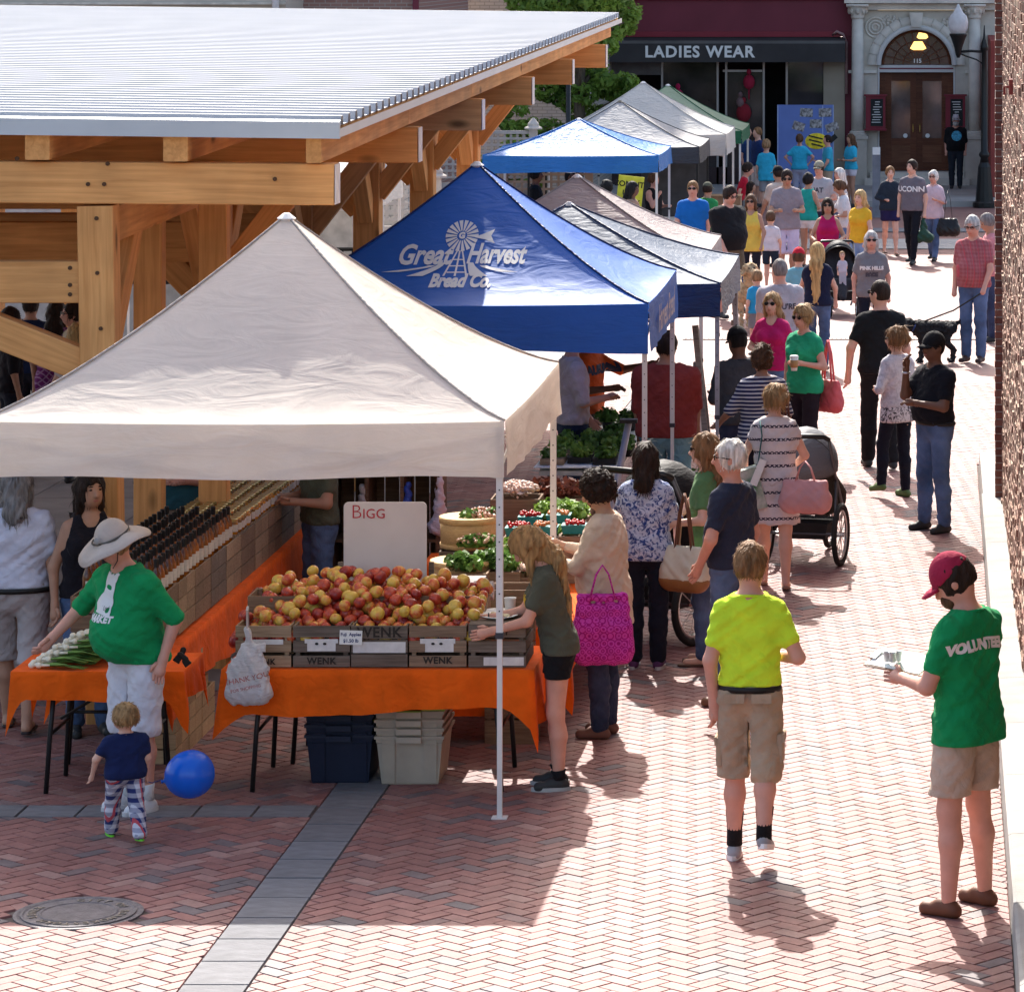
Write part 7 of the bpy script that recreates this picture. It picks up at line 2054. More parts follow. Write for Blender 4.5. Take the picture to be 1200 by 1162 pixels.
# pale crates stored under the table end
k_ = 0
for (zz, n_) in ((0.0, 3), (0.29, 2)):
 for q in range(n_):
  crate('pale wooden crate stored under the side table, ' + (['front', 'middle', 'back'][q] + ' of the bottom layer' if zz == 0 else ['front', 'back'][q] + ' of the upper layer'), -4.93, 23.45 + q * 0.42 + (0.2 if zz else 0), zz, 0.36, 0.40, 0.285, 3, 3, 0.01, cols=2, group='pale crates under the side table')

# spring onions
def onion_me():
 mb = MB(); mb.ball((0, 0, 0), (0.016, 0.016, 0.019), 8, 6); mb.cur = 0
 return mb
M_on = mat('onion_white', (0.72, 0.68, 0.55), 0.4, 0.15, 20)
M_ong = mat('onion_green', (0.06, 0.15, 0.03), 0.6, 0.4, 12, col2=(0.16, 0.30, 0.06))
mb = MB(); mb.ball((0, 0, 0), (0.021, 0.018, 0.018), 8, 6); mb.tube([(0.015, 0, 0), (0.07, 0, 0.002)], [0.009, 0.007], 6); on_me = mb.mesh('bulb', M_on, True)
mb = MB()
for q in range(3): mb.tube([(0.068, 0, 0.002), (0.16, 0.01 * (q - 1), 0.012 - 0.006 * q), (0.30, 0.03 * (q - 1), -0.01)], [0.006, 0.005, 0.002], 4)
og_me = mb.mesh('leaves', M_ong, True)
rs = np.random.RandomState(9); cnt = 0
for lay in range(6):
 for r_ in range(11 - lay):
  for c_ in range(2):
   if cnt >= 110: break
   y = 22.42 + r_ * 0.042 + lay * 0.02 + rs.uniform(-.008, .008); x = -5.44 + lay * 0.045 + c_ * 0.05 + rs.uniform(-.01, .01) + 0.012 * r_ * (lay * 0.3)
   t_ = thing('spring_onion', 'white bulbed spring onion lying in the pile on the orange cloth', 'onion', (x, y, gz(y) + 0.762 + lay * 0.032), rs.uniform(-0.3, 0.3), 'spring onions piled on the small table')
   link('bulb', on_me, t_); link('leaves', og_me, t_); cnt += 1

# ------------------------------------------------------------------ produce tables behind
table('produce table behind the scale, loaded with greens and baskets', -3.32, -2.42, 23.95, 27.6, 0.74, 'y')
tablecloth('orange cloth on the produce table behind the apples', -3.33, -2.41, 23.94, 27.62, 0.74, 0.5, 0.3, 0.2, 0.4, 0.1, 15)
def leafy(name, label, cat, x, y, z, rx, ry, rz_, n, size, m_, seed, extra=None, group=None):
 t_ = thing(name, label, cat, (x, y, gz(y) + z), 0, group)
 bl = [((rng.uniform(-.6, .6) * rx, rng.uniform(-.6, .6) * ry, rng.uniform(0.2, 0.6) * rz_), (rx * 0.5, ry * 0.5, rz_ * 0.5)) for _ in range(9)]
 V, Fc = leaf_cloud(bl, n, size, seed, 0.75)
 V[:, 2] = np.maximum(V[:, 2], 0.0)
 o = link('leaves', np_mesh('leaves', V, Fc, m_), t_); o['kind'] = 'stuff'
 if extra:
  mm, nn, r0 = extra; mb = MB()
  for q in range(nn):
   a = rng.uniform(0, 2 * PI); rr = rng.uniform(0, 1) ** 0.5
   mb.ball((rx * rr * 0.85 * math.cos(a), ry * rr * 0.85 * math.sin(a), rz_ * (0.75 + 0.3 * rng.uniform()) * (1 - 0.4 * rr * rr)), r0 * rng.uniform(0.8, 1.2), 6, 5)
  o = mb.build('roots', mm, t_, True); o['kind'] = 'stuff'
 return t_
M_g1 = mat('lettuce_green', (0.16, 0.32, 0.04), 0.5, 0.4, 9, transl=0.3, col2=(0.34, 0.52, 0.10))
M_g2 = mat('kale_green', (0.035, 0.10, 0.02), 0.5, 0.4, 9, transl=0.25, col2=(0.20, 0.38, 0.08))
M_g3 = mat('red_lettuce', (0.09, 0.02, 0.015), 0.5, 0.4, 9, transl=0.2, col2=(0.24, 0.07, 0.04))
M_rad = mat('radish_pink', (0.55, 0.25, 0.18), 0.4, 0.3, 20, col2=(0.75, 0.5, 0.38))
M_gar = mat('garlic_pink', (0.65, 0.45, 0.36), 0.5, 0.25, 20)
M_strw = mat('strawberry_red', (0.5, 0.02, 0.02), 0.35, 0.3, 30)
M_bask = wood_mat('basket_wood', (0.62, 0.43, 0.22), (0.48, 0.31, 0.14), 3, False, 0.7)
def on(px, py, d): return X(px, d), d, HH(py, d)
# baskets
for k, (px, py, d_, r_, hb_, lb) in enumerate(((550, 640, 25.0, 0.195, 0.2, 'upper upturned round wooden basket carrying radishes'), (541, 690, 24.5, 0.20, 0.19, 'lower round wooden basket behind the scale'))):
 x, y, z = on(px, py, d_); zb4 = z
 bt_ = thing('bushel_basket', lb, 'basket', (x, y, gz(y) + zb4))
 mb = MB(); mb.lathe([(r_ * 0.97, 0), (r_, hb_)], 28); mb.build('side', M_bask, bt_, True)
 mb = MB(); mb.lathe([(r_ * 1.03, hb_ - 0.035), (r_ * 1.03, hb_ + 0.003), (r_ * 0.97, hb_ + 0.004)], 28); mb.build('rim', M_bask, bt_, True)
 mb = MB(); mb.lathe([(r_ * 0.995, 0.0), (r_ * 1.01, 0.03)], 28); mb.build('hoop', M_bask, bt_, True)
 mb = MB(); mb.lathe([(r_ * 0.96, hb_ - 0.01), (0.001, hb_ - 0.008)], 28); mb.build('lid_board', mat('basket_top', (0.66, 0.55, 0.38), 0.7), bt_)
 cr_h = zb4 - 0.75
 if cr_h > 0.05: crate('dark crate standing under the ' + ('upper' if k == 0 else 'lower') + ' basket', x, y, 0.745, 0.36, 0.34, cr_h - 0.003, 2, 3, 0.01)
P_ = [('radish_bunch', 'bunch of pale pink radishes with green tops on the upper basket', 'radishes', 565, 612, 25.0, .14, .12, .09, 420, .022, M_g2, (M_rad, 90, .014)),
 ('radish_bunch', 'bunch of small radishes and dark leaves between the two baskets', 'radishes', 560, 641, 24.72, .16, .10, .08, 420, .022, M_g2, (M_rad, 60, .013)),
 ('kale_bunch', 'bunch of dark green kale leaves beside the scale', 'greens', 546, 668, 24.35, .15, .12, .10, 480, .03, M_g2, None),
 ('kale_bunch', 'broad pile of mixed green leaves left of the canopy leg', 'greens', 583, 665, 24.5, .16, .16, .12, 600, .03, M_g2, None),
 ('garlic_pile', 'pile of pinkish young garlic heads with long stems near the blonde seller', 'garlic', 625, 672, 24.5, .15, .14, .08, 100, .02, M_ong, (M_gar, 110, .018)),
 ('garlic_pile', 'heap of pale pink shallots in the raised wooden crate', 'shallots', 606, 581, 26.7, .17, .15, .10, 40, .02, M_gar, (M_gar, 220, .016)),
 ('lettuce_head', 'dark red leaf lettuces at the back of the produce table', 'lettuce', 655, 580, 27.2, .24, .16, .12, 900, .026, M_g3, None),
 ('lettuce_head', 'bright green lettuce heads under the red ones', 'lettuce', 657, 606, 26.5, .19, .16, .12, 800, .028, M_g1, None),
 ('lettuce_head', 'yellow green lettuce leaves peeping beside the canopy leg', 'lettuce', 690, 578, 27.4, .12, .12, .10, 350, .026, M_g1, None),
 ('salad_pile', 'loose light green salad leaves behind the blonde seller', 'greens', 612, 642, 25.2, .14, .12, .07, 380, .022, M_g1, None),
 ('salad_pile', 'loose herbs with long stalks at the edge of the produce table', 'greens', 660, 625, 25.9, .12, .1, .06, 260, .02, M_g1, None),
 ]
for (nm, lb, ct, px, py, d_, rx, ry, rz_, n_, sz, m_, ex) in P_:
 x, y, z = on(px, py, d_)
 leafy(nm, lb, ct, x, y, max(z, 0.745), rx, ry, rz_, n_, sz, m_, px, ex)
 if z > 0.86 and nm not in ('radish_bunch',): crate('slatted produce crate under ' + lb.split(' with')[0].split(' at the')[0].split(' under')[0].split(' in the')[0].split(' beside')[0].split(' behind')[0], x, y, 0.745, rx * 2.05, ry * 2.0, z - 0.748, 0, 3, 0.01)
# long green stems
M_teal = mat('teal_punnet', (0.03, 0.22, 0.22), 0.6)
for k, (px, py, d_) in enumerate(((607, 627, 25.75), (640, 626, 25.75), (673, 624, 25.78), (655, 612, 26.1), (622, 614, 26.1))):
 x, y, z = on(px, py, d_)
 pn = thing('punnet', 'teal fruit punnet, ' + ['front left', 'front middle', 'front right', 'back right', 'back left'][k] + ' of the five on the produce table', 'punnet', (x, y, gz(y) + z))
 mb = MB(); mb.box((0, 0, 0.03), (0.17, 0.14, 0.06), None, 0.85); mb.build('box', M_teal, pn)
 mb = MB()
 for q in range(26): mb.ball((rng.uniform(-.075, .075), rng.uniform(-.06, .06), 0.065 + rng.uniform(0, .015)), 0.014, 6, 5)
 o = mb.build('berries', (M_strw if k % 2 == 0 else mat('tomato_orange', (0.6, 0.22, 0.08), 0.35, 0.3, 30)), pn, True); o['kind'] = 'stuff'
 if k < 3: crate('low crate under the ' + ['left', 'middle', 'right'][k] + ' berry punnets', x, y + 0.12, 0.745, 0.19, 0.5, z - 0.75, 0, 2, 0.01)
# reddish plank front of the produce stand
bx_ = crate('red brown crate standing on the ground between board and blonde seller', X(598, 23.9), 24.02, 0.0, 0.32, 0.30, 0.98, 0, 6, 0.012)

# storage shelves behind the stall with bags
M_dkw = wood_mat('dark_shelf', (0.16, 0.095, 0.06), (0.09, 0.05, 0.03), 2, False, 0.8)
sf_ = thing('shelf_unit', 'dark wooden box shelves behind the stall holding bags', 'shelf', (X(455, 27.6), 27.6, gz(27.6)))
zt4 = HH(545, 27.6); w2 = (X(520, 27.6) - X(396, 27.6)) / 2
for k in range(4):
 mb = MB(); xx = -w2 + k * (2 * w2 / 3); mb.box2((xx - 0.014, -0.2, 0), (xx + 0.014, 0.2, zt4)); mb.build('upright', M_dkw, sf_)
for k, zz in enumerate((0.35, 0.78, zt4 - 0.005)):
 for q in range(3):
  mb = MB(); xx = -w2 + q * (2 * w2 / 3); mb.box2((xx + 0.0145, -0.2, zz - 0.012), (xx + 2 * w2 / 3 - 0.0145, 0.2, zz + 0.012)); mb.build('shelf_board', M_dkw, sf_)
for q in range(7):
 mb = MB(); mb.box2((-w2 + q * 2 * w2 / 7 + 0.005, 0.201, 0.0), (-w2 + (q + 1) * 2 * w2 / 7 - 0.005, 0.215, zt4)); mb.build('back_board', M_dkw, sf_)
for k, (px, py, c, lb) in enumerate(((425, 584, (0.45, 0.42, 0.42), 'crumpled clear plastic bag on the left shelf'), (478, 583, (0.03, 0.07, 0.4), 'blue and purple snack bag in the middle shelf'), (515, 582, (0.6, 0.55, 0.65), 'white spray bottle shaped bag on the right shelf'))):
 x, y = X(px, 27.42), 27.42
 bg_ = thing('packet', lb, 'bag', (x, y, gz(y) + 0.80))
 hz_ = HH(py - 22 if k == 2 else py - 14, 27.4) - 0.80; rx_ = (0.12, 0.11, 0.05)[k]
 f = Field((-0.2, -0.12, -0.02), (0.2, 0.12, hz_ + 0.05), 0.012)
 f.cap((0, 0, 0.07), (0, 0, hz_ * 0.5), 0.07 if k < 2 else 0.045, 0.05 if k < 2 else 0.04, 0.04); f.cap((-rx_ * .5, 0, 0.08), (rx_ * .5, 0, 0.08), 0.06, 0.06, 0.04); f.cap((0, 0, hz_ * .5), (0, 0, hz_), 0.04, 0.025, 0.03)
 f.wrinkle(0.006, 0.07, k); f.plane((0, 0, 0.004), (0, 0, -1))
 link('packet_body', f.mesh('packet_body', canvas('packet_%d' % k, c, 0.1, 0.3, 0.5, 0.5, 14)), bg_)
o = tablecloth('orange cloth on the small bench below the shelves', X(500, 27.0), X(522, 27.0) + 0.05, 26.8, 27.3, 0.70, 0.35, 0.2, 0.2, 0.2, 0.05, 19)
table('small bench table under an orange cloth near the shelves', X(500, 27.0), X(522, 27.0) + 0.05, 26.8, 27.3, 0.70)

# ------------------------------------------------------------------ goods under the blue canopy
table('white topped table under the blue canopy with potted herbs', -3.4, -2.75, 31.6, 34.8, 0.78, 'y')
cl = MB(); cl.box2((-0.36, -1.65, 0.781), (0.36, 1.65, 0.79)); o = cl.build('white_cover', M_white, None, loc=(-3.08, 33.2, gz(33.2))); o.rotation_euler = (-0.012, 0, 0); tag(o, 'white plastic cover on the herb table under the blue canopy', 'cover')
for k, (px, py, d_, lb) in enumerate(((705, 462, 32.6, 'front left'), (722, 452, 33.2, 'middle'), (735, 470, 32.3, 'front right'), (713, 428, 34.4, 'far left'), (738, 432, 34.2, 'far right'))):
 x, y, z = X(px, d_), d_, 0.795
 leafy('herb_pot', 'potted green herb, ' + lb + ' on the white covered table', 'plant', x, y, z + 0.06, .11, .11, .12, 260, .03, M_g2, 70 + k)
 pt = MB(); pt.lathe([(0.05, 0), (0.07, 0.09), (0.075, 0.095), (0.001, 0.09)], 12); o = pt.build('plant_pot', M_legb, None, True, loc=(x, y, gz(y) + z - 0.003)); tag(o, 'small black pot of the ' + lb + ' herb plant', 'pot')
for k in range(9):
 x, y = -3.30 + 0.22 * (k % 3), 31.85 + (k // 3) * 0.5 + 0.1 * (k % 2)
 leafy('greens_tray', ['left', 'middle', 'right'][k % 3] + ' tray of mixed greens in the ' + ['front', 'second', 'back'][k // 3] + ' row of the herb table', 'greens', x, y, 0.83, .10, .17, .10, 260, .03, M_g1 if k % 2 else M_g2, 130 + k)
 tb2 = MB(); tb2.box((0, 0, 0), (0.2, 0.34, 0.05)); o = tb2.build('tray', M_legb if k % 3 else M_cr[1], None, loc=(x, y, gz(y) + 0.822)); tag(o, ['left', 'middle', 'right'][k % 3] + ' shallow tray under greens in the ' + ['front', 'second', 'back'][k // 3] + ' row of the herb table', 'tray')
cool = thing('ice_chest', 'grey ice chest standing under the herb table end', 'cool box', (X(724, 31.2), 31.3, gz(31.3)))
mb = MB(); mb.box((0, 0, 0.28), (0.42, 0.4, 0.5), None, 0.92); mb.build('chest', mat('grey_plastic', (0.25, 0.25, 0.26), 0.5), cool)
mb = MB(); mb.box((0, 0, 0.555), (0.45, 0.43, 0.06)); mb.build('lid', mat('pale_plastic', (0.5, 0.49, 0.48), 0.5), cool)
mb = MB(); mb.tube([(-0.23, -0.05, 0.35), (-0.27, -0.1, 0.45), (-0.27, 0.1, 0.45), (-0.23, 0.05, 0.35)], 0.012, 6); mb.build('handle', M_legb, cool)
cdb = thing('cardboard_box', 'open brown cardboard box on the bricks behind the woman in blue print', 'box', (X(728, 29.6), 29.7, gz(29.7)))
M_card = mat('cardboard', (0.36, 0.22, 0.11), 0.85, 0.1, 4)
for (c, s) in (((0, -0.2, 0.14), (0.44, 0.006, 0.28)), ((0, 0.2, 0.14), (0.44, 0.006, 0.28)), ((-0.22, 0, 0.14), (0.006, 0.394, 0.28)), ((0.22, 0, 0.14), (0.006, 0.394, 0.28)), ((0, 0, 0.004), (0.43, 0.39, 0.005))):
 mb = MB(); mb.box(c, s); mb.build('panel', M_card, cdb)
for s_ in (-1, 1):
 mb = MB(); mb.box((0, s_ * 0.27, 0.25), (0.43, 0.14, 0.005), (R(-35 * s_), 0, 0)); mb.build('flap', M_card, cdb)
cb2 = thing('wrapped_bread', 'clear bags of brown bread on the low table left of the canopy legs', 'bread', (X(650, 28.6), 28.6, gz(28.6)))
mb = MB(); mb.box((0, 0, 0.32), (0.9, 0.6, 0.03)); mb.build('board', M_tabletop, cb2)
for sx in (-.4, .4):
 for sy in (-.25, .25):
  mb = MB(); mb.tube([(sx, sy, 0), (sx, sy, 0.306)], 0.014, 6); mb.build('leg', M_legb, cb2)
for q in range(10):
 lf = thing('bread_loaf', 'brown loaf in a shiny clear bag on the low table', 'bread', (X(650, 28.6) - 0.36 + (q % 5) * 0.18, 28.42 + (q // 5) * 0.25, gz(28.6) + 0.337 + 0.06), 0, 'bagged loaves on the low table')
 f = Field((-0.11, -0.13, -0.08), (0.11, 0.13, 0.09), 0.013); f.cap((0, -0.07, 0), (0, 0.05, 0), 0.06, 0.055, 0.02); f.cap((0, 0.05, 0), (0, 0.11, 0.02), 0.04, 0.015, 0.03); f.wrinkle(0.006, 0.05, q)
 link('loaf', f.mesh('loaf', mat('bagged_bread', (0.22, 0.12, 0.06), 0.15, 0.5, 14, 0.5, 30, col2=(0.55, 0.45, 0.36))), lf)
tag(cb2, 'low trestle table of bagged loaves left of the rear canopy leg', 'table'); cb2.name = 'low_table'
# the slanted grey post in the gap and the weathered ladder rails
pst = thing('tripod_post', 'slanted pale metal post standing beside the ice chest', 'post', (X(722, 30.8), 30.8, gz(30.8)))
mb = MB(); mb.tube([(-0.14, -0.1, 0), (0.10, 0.05, 1.25)], 0.028, 10); mb.build('tube', mat('brushed_pale', (0.45, 0.45, 0.5), 0.4, metal=0.3), pst, True)
mb = MB(); mb.box((0.10, 0.05, 1.26), (0.14, 0.1, 0.03)); mb.build('bracket', M_legb, pst)
for k, (pa, ya, pb2, yb, d_, lb) in enumerate(((812, 382, 836, 515, 33.6, 'near'), (858, 345, 872, 425, 40.5, 'far'))):
 ea = thing('wooden_easel', lb + ' leaning weathered easel of greyed timber beside the canopies', 'easel', (X(pb2, d_) + 0.02, d_, gz(d_)))
 O_ = ea.location; tp = Vector((X(pa, d_), d_ + 0.3, Z(ya, d_ + 0.3))); fo = Vector((X(pb2, d_) + 0.02, d_ - 0.15, gz(d_)))
 dirx = (tp - fo)
 for s_ in (0, 1):
  mb = MB(); off = Vector((s_ * 0.0, s_ * 0.45, 0)); mb.beam(fo - O_ + off, tp - O_ + off * 0.1 + Vector((0, -0.004 * s_, 0)), 0.05, 0.085); mb.build('rail', wood_mat('greyed_timber', (0.42, 0.36, 0.31), (0.26, 0.21, 0.18), 2, False), ea)
 for q in range(4):
  tt = 0.2 + q * 0.2; c0 = fo - O_ + dirx * tt; mb = MB(); mb.beam(c0 + Vector((-0.04, 0.02, 0)), c0 + Vector((-0.04, 0.42 * (1 - tt) + 0.03, 0)), 0.03, 0.06); mb.build('rung', wood_mat('greyed_timber', (0.42, 0.36, 0.31), (0.26, 0.21, 0.18), 2, False), ea)
x, y = X(822, 32.2), 32.2
leafy('potted_plant', 'bushy dark green potted plant beside the near easel', 'plant', x, y, 0.42, .16, .16, .26, 500, .035, M_g2, 91)
pt = MB(); pt.lathe([(0.09, 0), (0.13, 0.42), (0.135, 0.43), (0.001, 0.42)], 14); o = pt.build('plant_pot', mat('white_bucket', (0.55, 0.53, 0.5), 0.5), None, True, loc=(x, y, gz(y))); tag(o, 'white bucket under the bushy plant beside the easel', 'bucket')
# far stall goods
for k, (px, d_, w_, h_, dp_, lb) in enumerate(((845, 70.0, 0.75, 1.0, 0.5, 'tan cardboard panel box at the corner of the white canopy'),)):
 o_ = thing('stand_box', lb, 'box', (X(px, d_), d_, gz(d_)))
 mb = MB(); mb.box((0, 0, h_ / 2), (w_, dp_, h_)); mb.build('carton', mat('tan_board', (0.33, 0.21, 0.12), 0.8), o_)
 mb = MB(); mb.box((0, 0, h_ + 0.01), (w_ + 0.03, dp_ + 0.03, 0.02)); mb.build('lid', mat('tan_board', (0.33, 0.21, 0.12), 0.8), o_)
for k, (px, d_, lb) in enumerate(((790, 61.0, 'baked goods table under the far blue canopy edge'), (800, 66.5, 'dark stall table under the grey canopy'))):
 table(lb, X(px, d_) - 0.9, X(px, d_) + 0.1, d_ - 1.2, d_ + 1.2, 0.74, 'y')
sg = thing('notice_sign', 'yellow cardboard sign with black hand lettering among the crowd', 'sign', (X(727, 61.6), 61.6, gz(61.6)))
mb = MB(); mb.box((0, 0, HH(228, 61.6)), (0.42, 0.02, 0.62)); mb.build('panel', mat('yellow_card', (0.62, 0.6, 0.05), 0.7), sg, rot=(0, R(6), 0))
mb = MB(); mb.box2((-0.02, 0.012, 0), (0.02, 0.03, HH(228, 61.6))); mb.build('stake', M_cr[1], sg)
for q, tx in enumerate(('CONDIT', 'USE', 'ONLY')):
 letters(tx, 0.13, M_blk, sg, (0.14, -0.014, HH(216, 61.6) - q * 0.15), (R(90), R(6), 0), 0.001, 0.003)
grl = MB(); grl.box2((-0.6, -0.05, 0), (0.6, 0.0, 1.85)); o = grl.build('back_cloth', mat('dark_grey_cloth', (0.07, 0.075, 0.08), 0.9), None, loc=(X(790, 69), 69.0, gz(69))); tag(o, 'dark grey cloth wall at the back of the grey canopy', 'cloth wall')
# ------------------------------------------------------------------ the people
DEN = (0.055, 0.09, 0.17); DEND = (0.02, 0.03, 0.065); DENL = (0.13, 0.20, 0.32)
KH = (0.40, 0.30, 0.205); BLK = (0.014, 0.014, 0.017); NAV = (0.022, 0.03, 0.065); WHT = (0.72, 0.70, 0.70)
GRN = (0.008, 0.27, 0.085); TURQ = (0.04, 0.45, 0.66)
# --- nearest
P = person('boy seen from behind in a neon yellow tee and khaki cargo shorts, walking away', 879, head=635, foot=1010, face=178, hair=('short', 'lbrown'), skin='pink',
  top=('tee', (0.62, 0.86, 0.04)), bottom=('longshorts', KH), arms=('belly', ((0.215, 0.05, 1.13), (0.20, 0.0, 0.87))), legs='liftr', hem=0.985, sock=((0.012, 0.012, 0.014), 0.42), sole=(0.72, 0.70, 0.68), shoe=(0.30, 0.29, 0.30), key='neon', build=0.88)
s = P['s']; kh = cloth('cargo_pocket', KH)
for sx in (-1, 1):
 kn = P['J'][sx][1]; hp_ = P['J'][sx][0]
 c = [(kn[i] * 0.75 + hp_[i] * 0.25) * s for i in range(3)]
 mb = MB(); mb.box((c[0] + sx * 0.085 * s, c[1], c[2]), (0.035, 0.13, 0.16)); o = mb.build('cargo_pocket', kh, P['root']); bv_ = o.modifiers.new('b', 'BEVEL'); bv_.width = 0.01; bv_.segments = 2
 mb = MB(); mb.box((c[0] + sx * 0.104 * s, c[1], c[2] + 0.06), (0.012, 0.135, 0.045)); mb.build('pocket_flap', kh, P['root'])
 mb = MB(); mb.box((sx * 0.075 * s, 0.138 * s, 0.93 * s), (0.11, 0.012, 0.05), (R(6), 0, 0)); mb.build('pocket_flap', kh, P['root'])
P = person('volunteer in a maroon cap and green tee reading a clipboard beside the brick wall', 1133, head=657, foot=1067, face=-128, hair=('short', 'dark'), skin='pink', hat=('cap', (0.33, 0.018, 0.055)), pitch=34, turn=30,
  top=('tee', GRN), bottom=('shorts', (0.50, 0.38, 0.29)), arms=(((0.22, -0.12, 1.12), (0.20, -0.40, 1.13)), ((0.26, -0.05, 1.12), (0.12, -0.36, 1.13))), hem=0.84, shoe=(0.13, 0.05, 0.025), key='vol', legs='wide')
print_on(P, 'VOLUNTEER', 0.072, mat('white_print', (0.75, 0.74, 0.72)), 1.325 * P['s'], 'back', 0.035, 0.005, arc=-0.45)
mb = MB(); me = text_mesh('15', 0.05, 0.002, 0.003)
link('cap_number', me, P['root'], tuple(Vector(P['hp'](-0.098, -0.035, 0.035)) * P['s']), (R(80), R(-20), R(-95))); me.materials.append(M_white)
mb = MB(); mb.ball(tuple(Vector(P['hp'](0, -0.060, -0.078)) * P['s']), (0.066, 0.060, 0.050), 14, 10); mb.build('beard', hair_mat('brown'), P['root'], True)
h0 = wpt(P, P['hnd'][-1][0]); h1 = wpt(P, P['hnd'][1][0])
cbp = thing('clipboard', 'white clipboard held level by the volunteer in green', 'clipboard', tuple(h0.lerp(h1, 0.45) + Vector((-0.10, -0.02, 0.055))), R(-115)); cbp.rotation_euler = (Matrix.Rotation(R(14), 3, 'X') @ Matrix.Rotation(R(-115), 3, 'Z')).to_euler()
mb = MB(); mb.box((0, 0, 0), (0.24, 0.34, 0.006)); mb.build('board', mat('clip_brown', (0.25, 0.15, 0.09), 0.6), cbp)
mb = MB(); mb.box((0, 0, 0.005), (0.22, 0.30, 0.003)); mb.build('paper', M_white, cbp)
mb = MB(); mb.box((0, -0.15, 0.012), (0.10, 0.03, 0.012)); mb.build('clip', mat('brushed_steel', (0.6, 0.6, 0.6), 0.3, metal=0.8), cbp)
for k, (dx, dy) in enumerate(((-0.03, -0.07), (0.03, -0.05), (0.0, -0.11))):
 o = MB().lathe([(0.016, 0), (0.021, 0.05), (0.022, 0.052), (0.018, 0.05), (0.014, 0.004)], 12).build('sample_cup', mat('clear_cup', (0.55, 0.56, 0.56), 0.1, 0.2, 30, spec=0.8), None, True, loc=tuple(cbp.location + Vector((dx - 0.05, dy * .5, 0.008))))
 tag(o, ['left', 'right', 'front'][k] + ' tiny clear sample cup standing on the white clipboard', 'cup')

P = person('heavy man in a wide tan sun hat, green market tee and white cargo shorts', 160, head=609, foot=948, face=-40, hair=('short', 'sand'), skin='pink', hat=('sunhat', (0.52, 0.44, 0.385)), pitch=15, turn=-8, lean=0.20,
  belly=1.1, build=1.16, top=('half', GRN), bottom=('longshorts', (0.64, 0.62, 0.66)), arms=(((0.36, -0.12, 1.20), (0.42, -0.36, 0.98)), ((0.30, 0.10, 1.12), (0.25, -0.02, 0.88))), hem=0.90, shoe=(0.62, 0.62, 0.64), sole=(0.6, 0.6, 0.6), sock=((0.7, 0.7, 0.7), 0.2), key='hat')
HP = P
pol = [(-.055, -.08), (.075, -.09), (.06, -.05), (.05, .0), (.05, .07), (.072, .115), (.05, .125), (.03, .105), (.018, .14), (.01, .11), (-.005, .155), (-.018, .12), (-.03, .02), (-.085, -.04)]
mb = MB(); mb.add([(a * 1.15, b_ * 1.15, 0) for a, b_ in pol], [tuple(range(len(pol)))]); print_on(P, '', 0, M_print, 1.30 * P['s'], 'front', -0.02, mesh=mb.mesh('print', M_print), name='white_figure_print')
print_on(P, 'MARKET', 0.052, M_print, 1.175 * P['s'], 'front', -0.01, 0.003)
mesh_ = text_mesh('Old Ltd', 0.035, 0, 0.0)
o = print_on(P, '', 0, M_blk, 1.235 * P['s'], 'front', -0.02, mesh=mesh_)
for v in o.data.vertices: v.co.y -= 0.003
gl_ = thing('glove_pair', 'pair of black work gloves tucked at the back of the white shorts', 'gloves', tuple(wpt(P, (0.20, 0.17, 0.93))))
for q in range(2):
 f = Field((-0.1, -0.1, -0.14), (0.1, 0.1, 0.1), 0.009); f.cap((0, 0, 0.05), (0.02, 0, -0.02), 0.03, 0.026, 0.02, 0.6)
 for w in range(4): f.cap((0.0 + 0.012 * w - .015, 0, -0.02), (0.02 * (w - 1.2), 0, -0.08), 0.012, 0.010, 0.008)
 o = link('glove', f.mesh('glove', mat('black_leather', (0.015, 0.013, 0.012), 0.5)), gl_, (0.03 * q, -0.02 * q, -0.04 * q), (0, R(35 - 70 * q), R(20)))

P = person('toddler in a navy tee and plaid trousers holding a balloon string', 147, head=824, foot=984, face=205, hair=('short', 'dblonde'), skin='fair', child=2, top=('tee', (0.012, 0.02, 0.075)),
  bottom=('wide', cloth('plaid', (0.62, 0.60, 0.66), 'plaid', (0.03, 0.04, 0.14))), arms=('down', ((0.30, -0.02, 1.18), (0.34, -0.1, 0.95))), shoe=(0.02, 0.025, 0.03), sole=(0.16, 0.62, 0.04), sock=((0.7, 0.7, 0.7), 0.3), hem=0.86, legs='stride', key='toddler', turn=25, build=1.25)
TP = P; P['root'].scale = (1.24, 1.24, 1.0)
gl_.scale = (0.6, 0.6, 0.6)
bl = thing('balloon', 'shiny blue balloon floating low beside the toddler', 'balloon', (X(222, 21.45), 21.45, gz(21.45) + HH(907, 21.45)))
mb = MB(); prof = []
for k in range(17):
 a = -PI / 2 + PI * k / 16; prof.append((0.136 * math.cos(a) * (1 + 0.05 * math.sin(a)) + 0.0005, 0.143 * math.sin(a)))
prof = [(0.012, -0.165), (0.006, -0.152)] + prof[1:]
mb.lathe(prof, 28); o = mb.build('balloon_skin', mat('blue_latex', (0.008, 0.17, 0.80), 0.22, 0.06, 4, spec=0.6, transl=0.3), bl, True, rot=(0, R(75), 0)); 
sx_ = wpt(P, P['hnd'][1][0]) - Vector(bl.location)
mb = MB(); mb.tube([(-0.155, 0, -0.03), (-0.22, 0.03, -0.055), (-0.33, 0.1, -0.05), tuple(sx_)], 0.003, 4); mb.build('string', mat('dark_ribbon', (0.03, 0.03, 0.12), 0.6), bl)

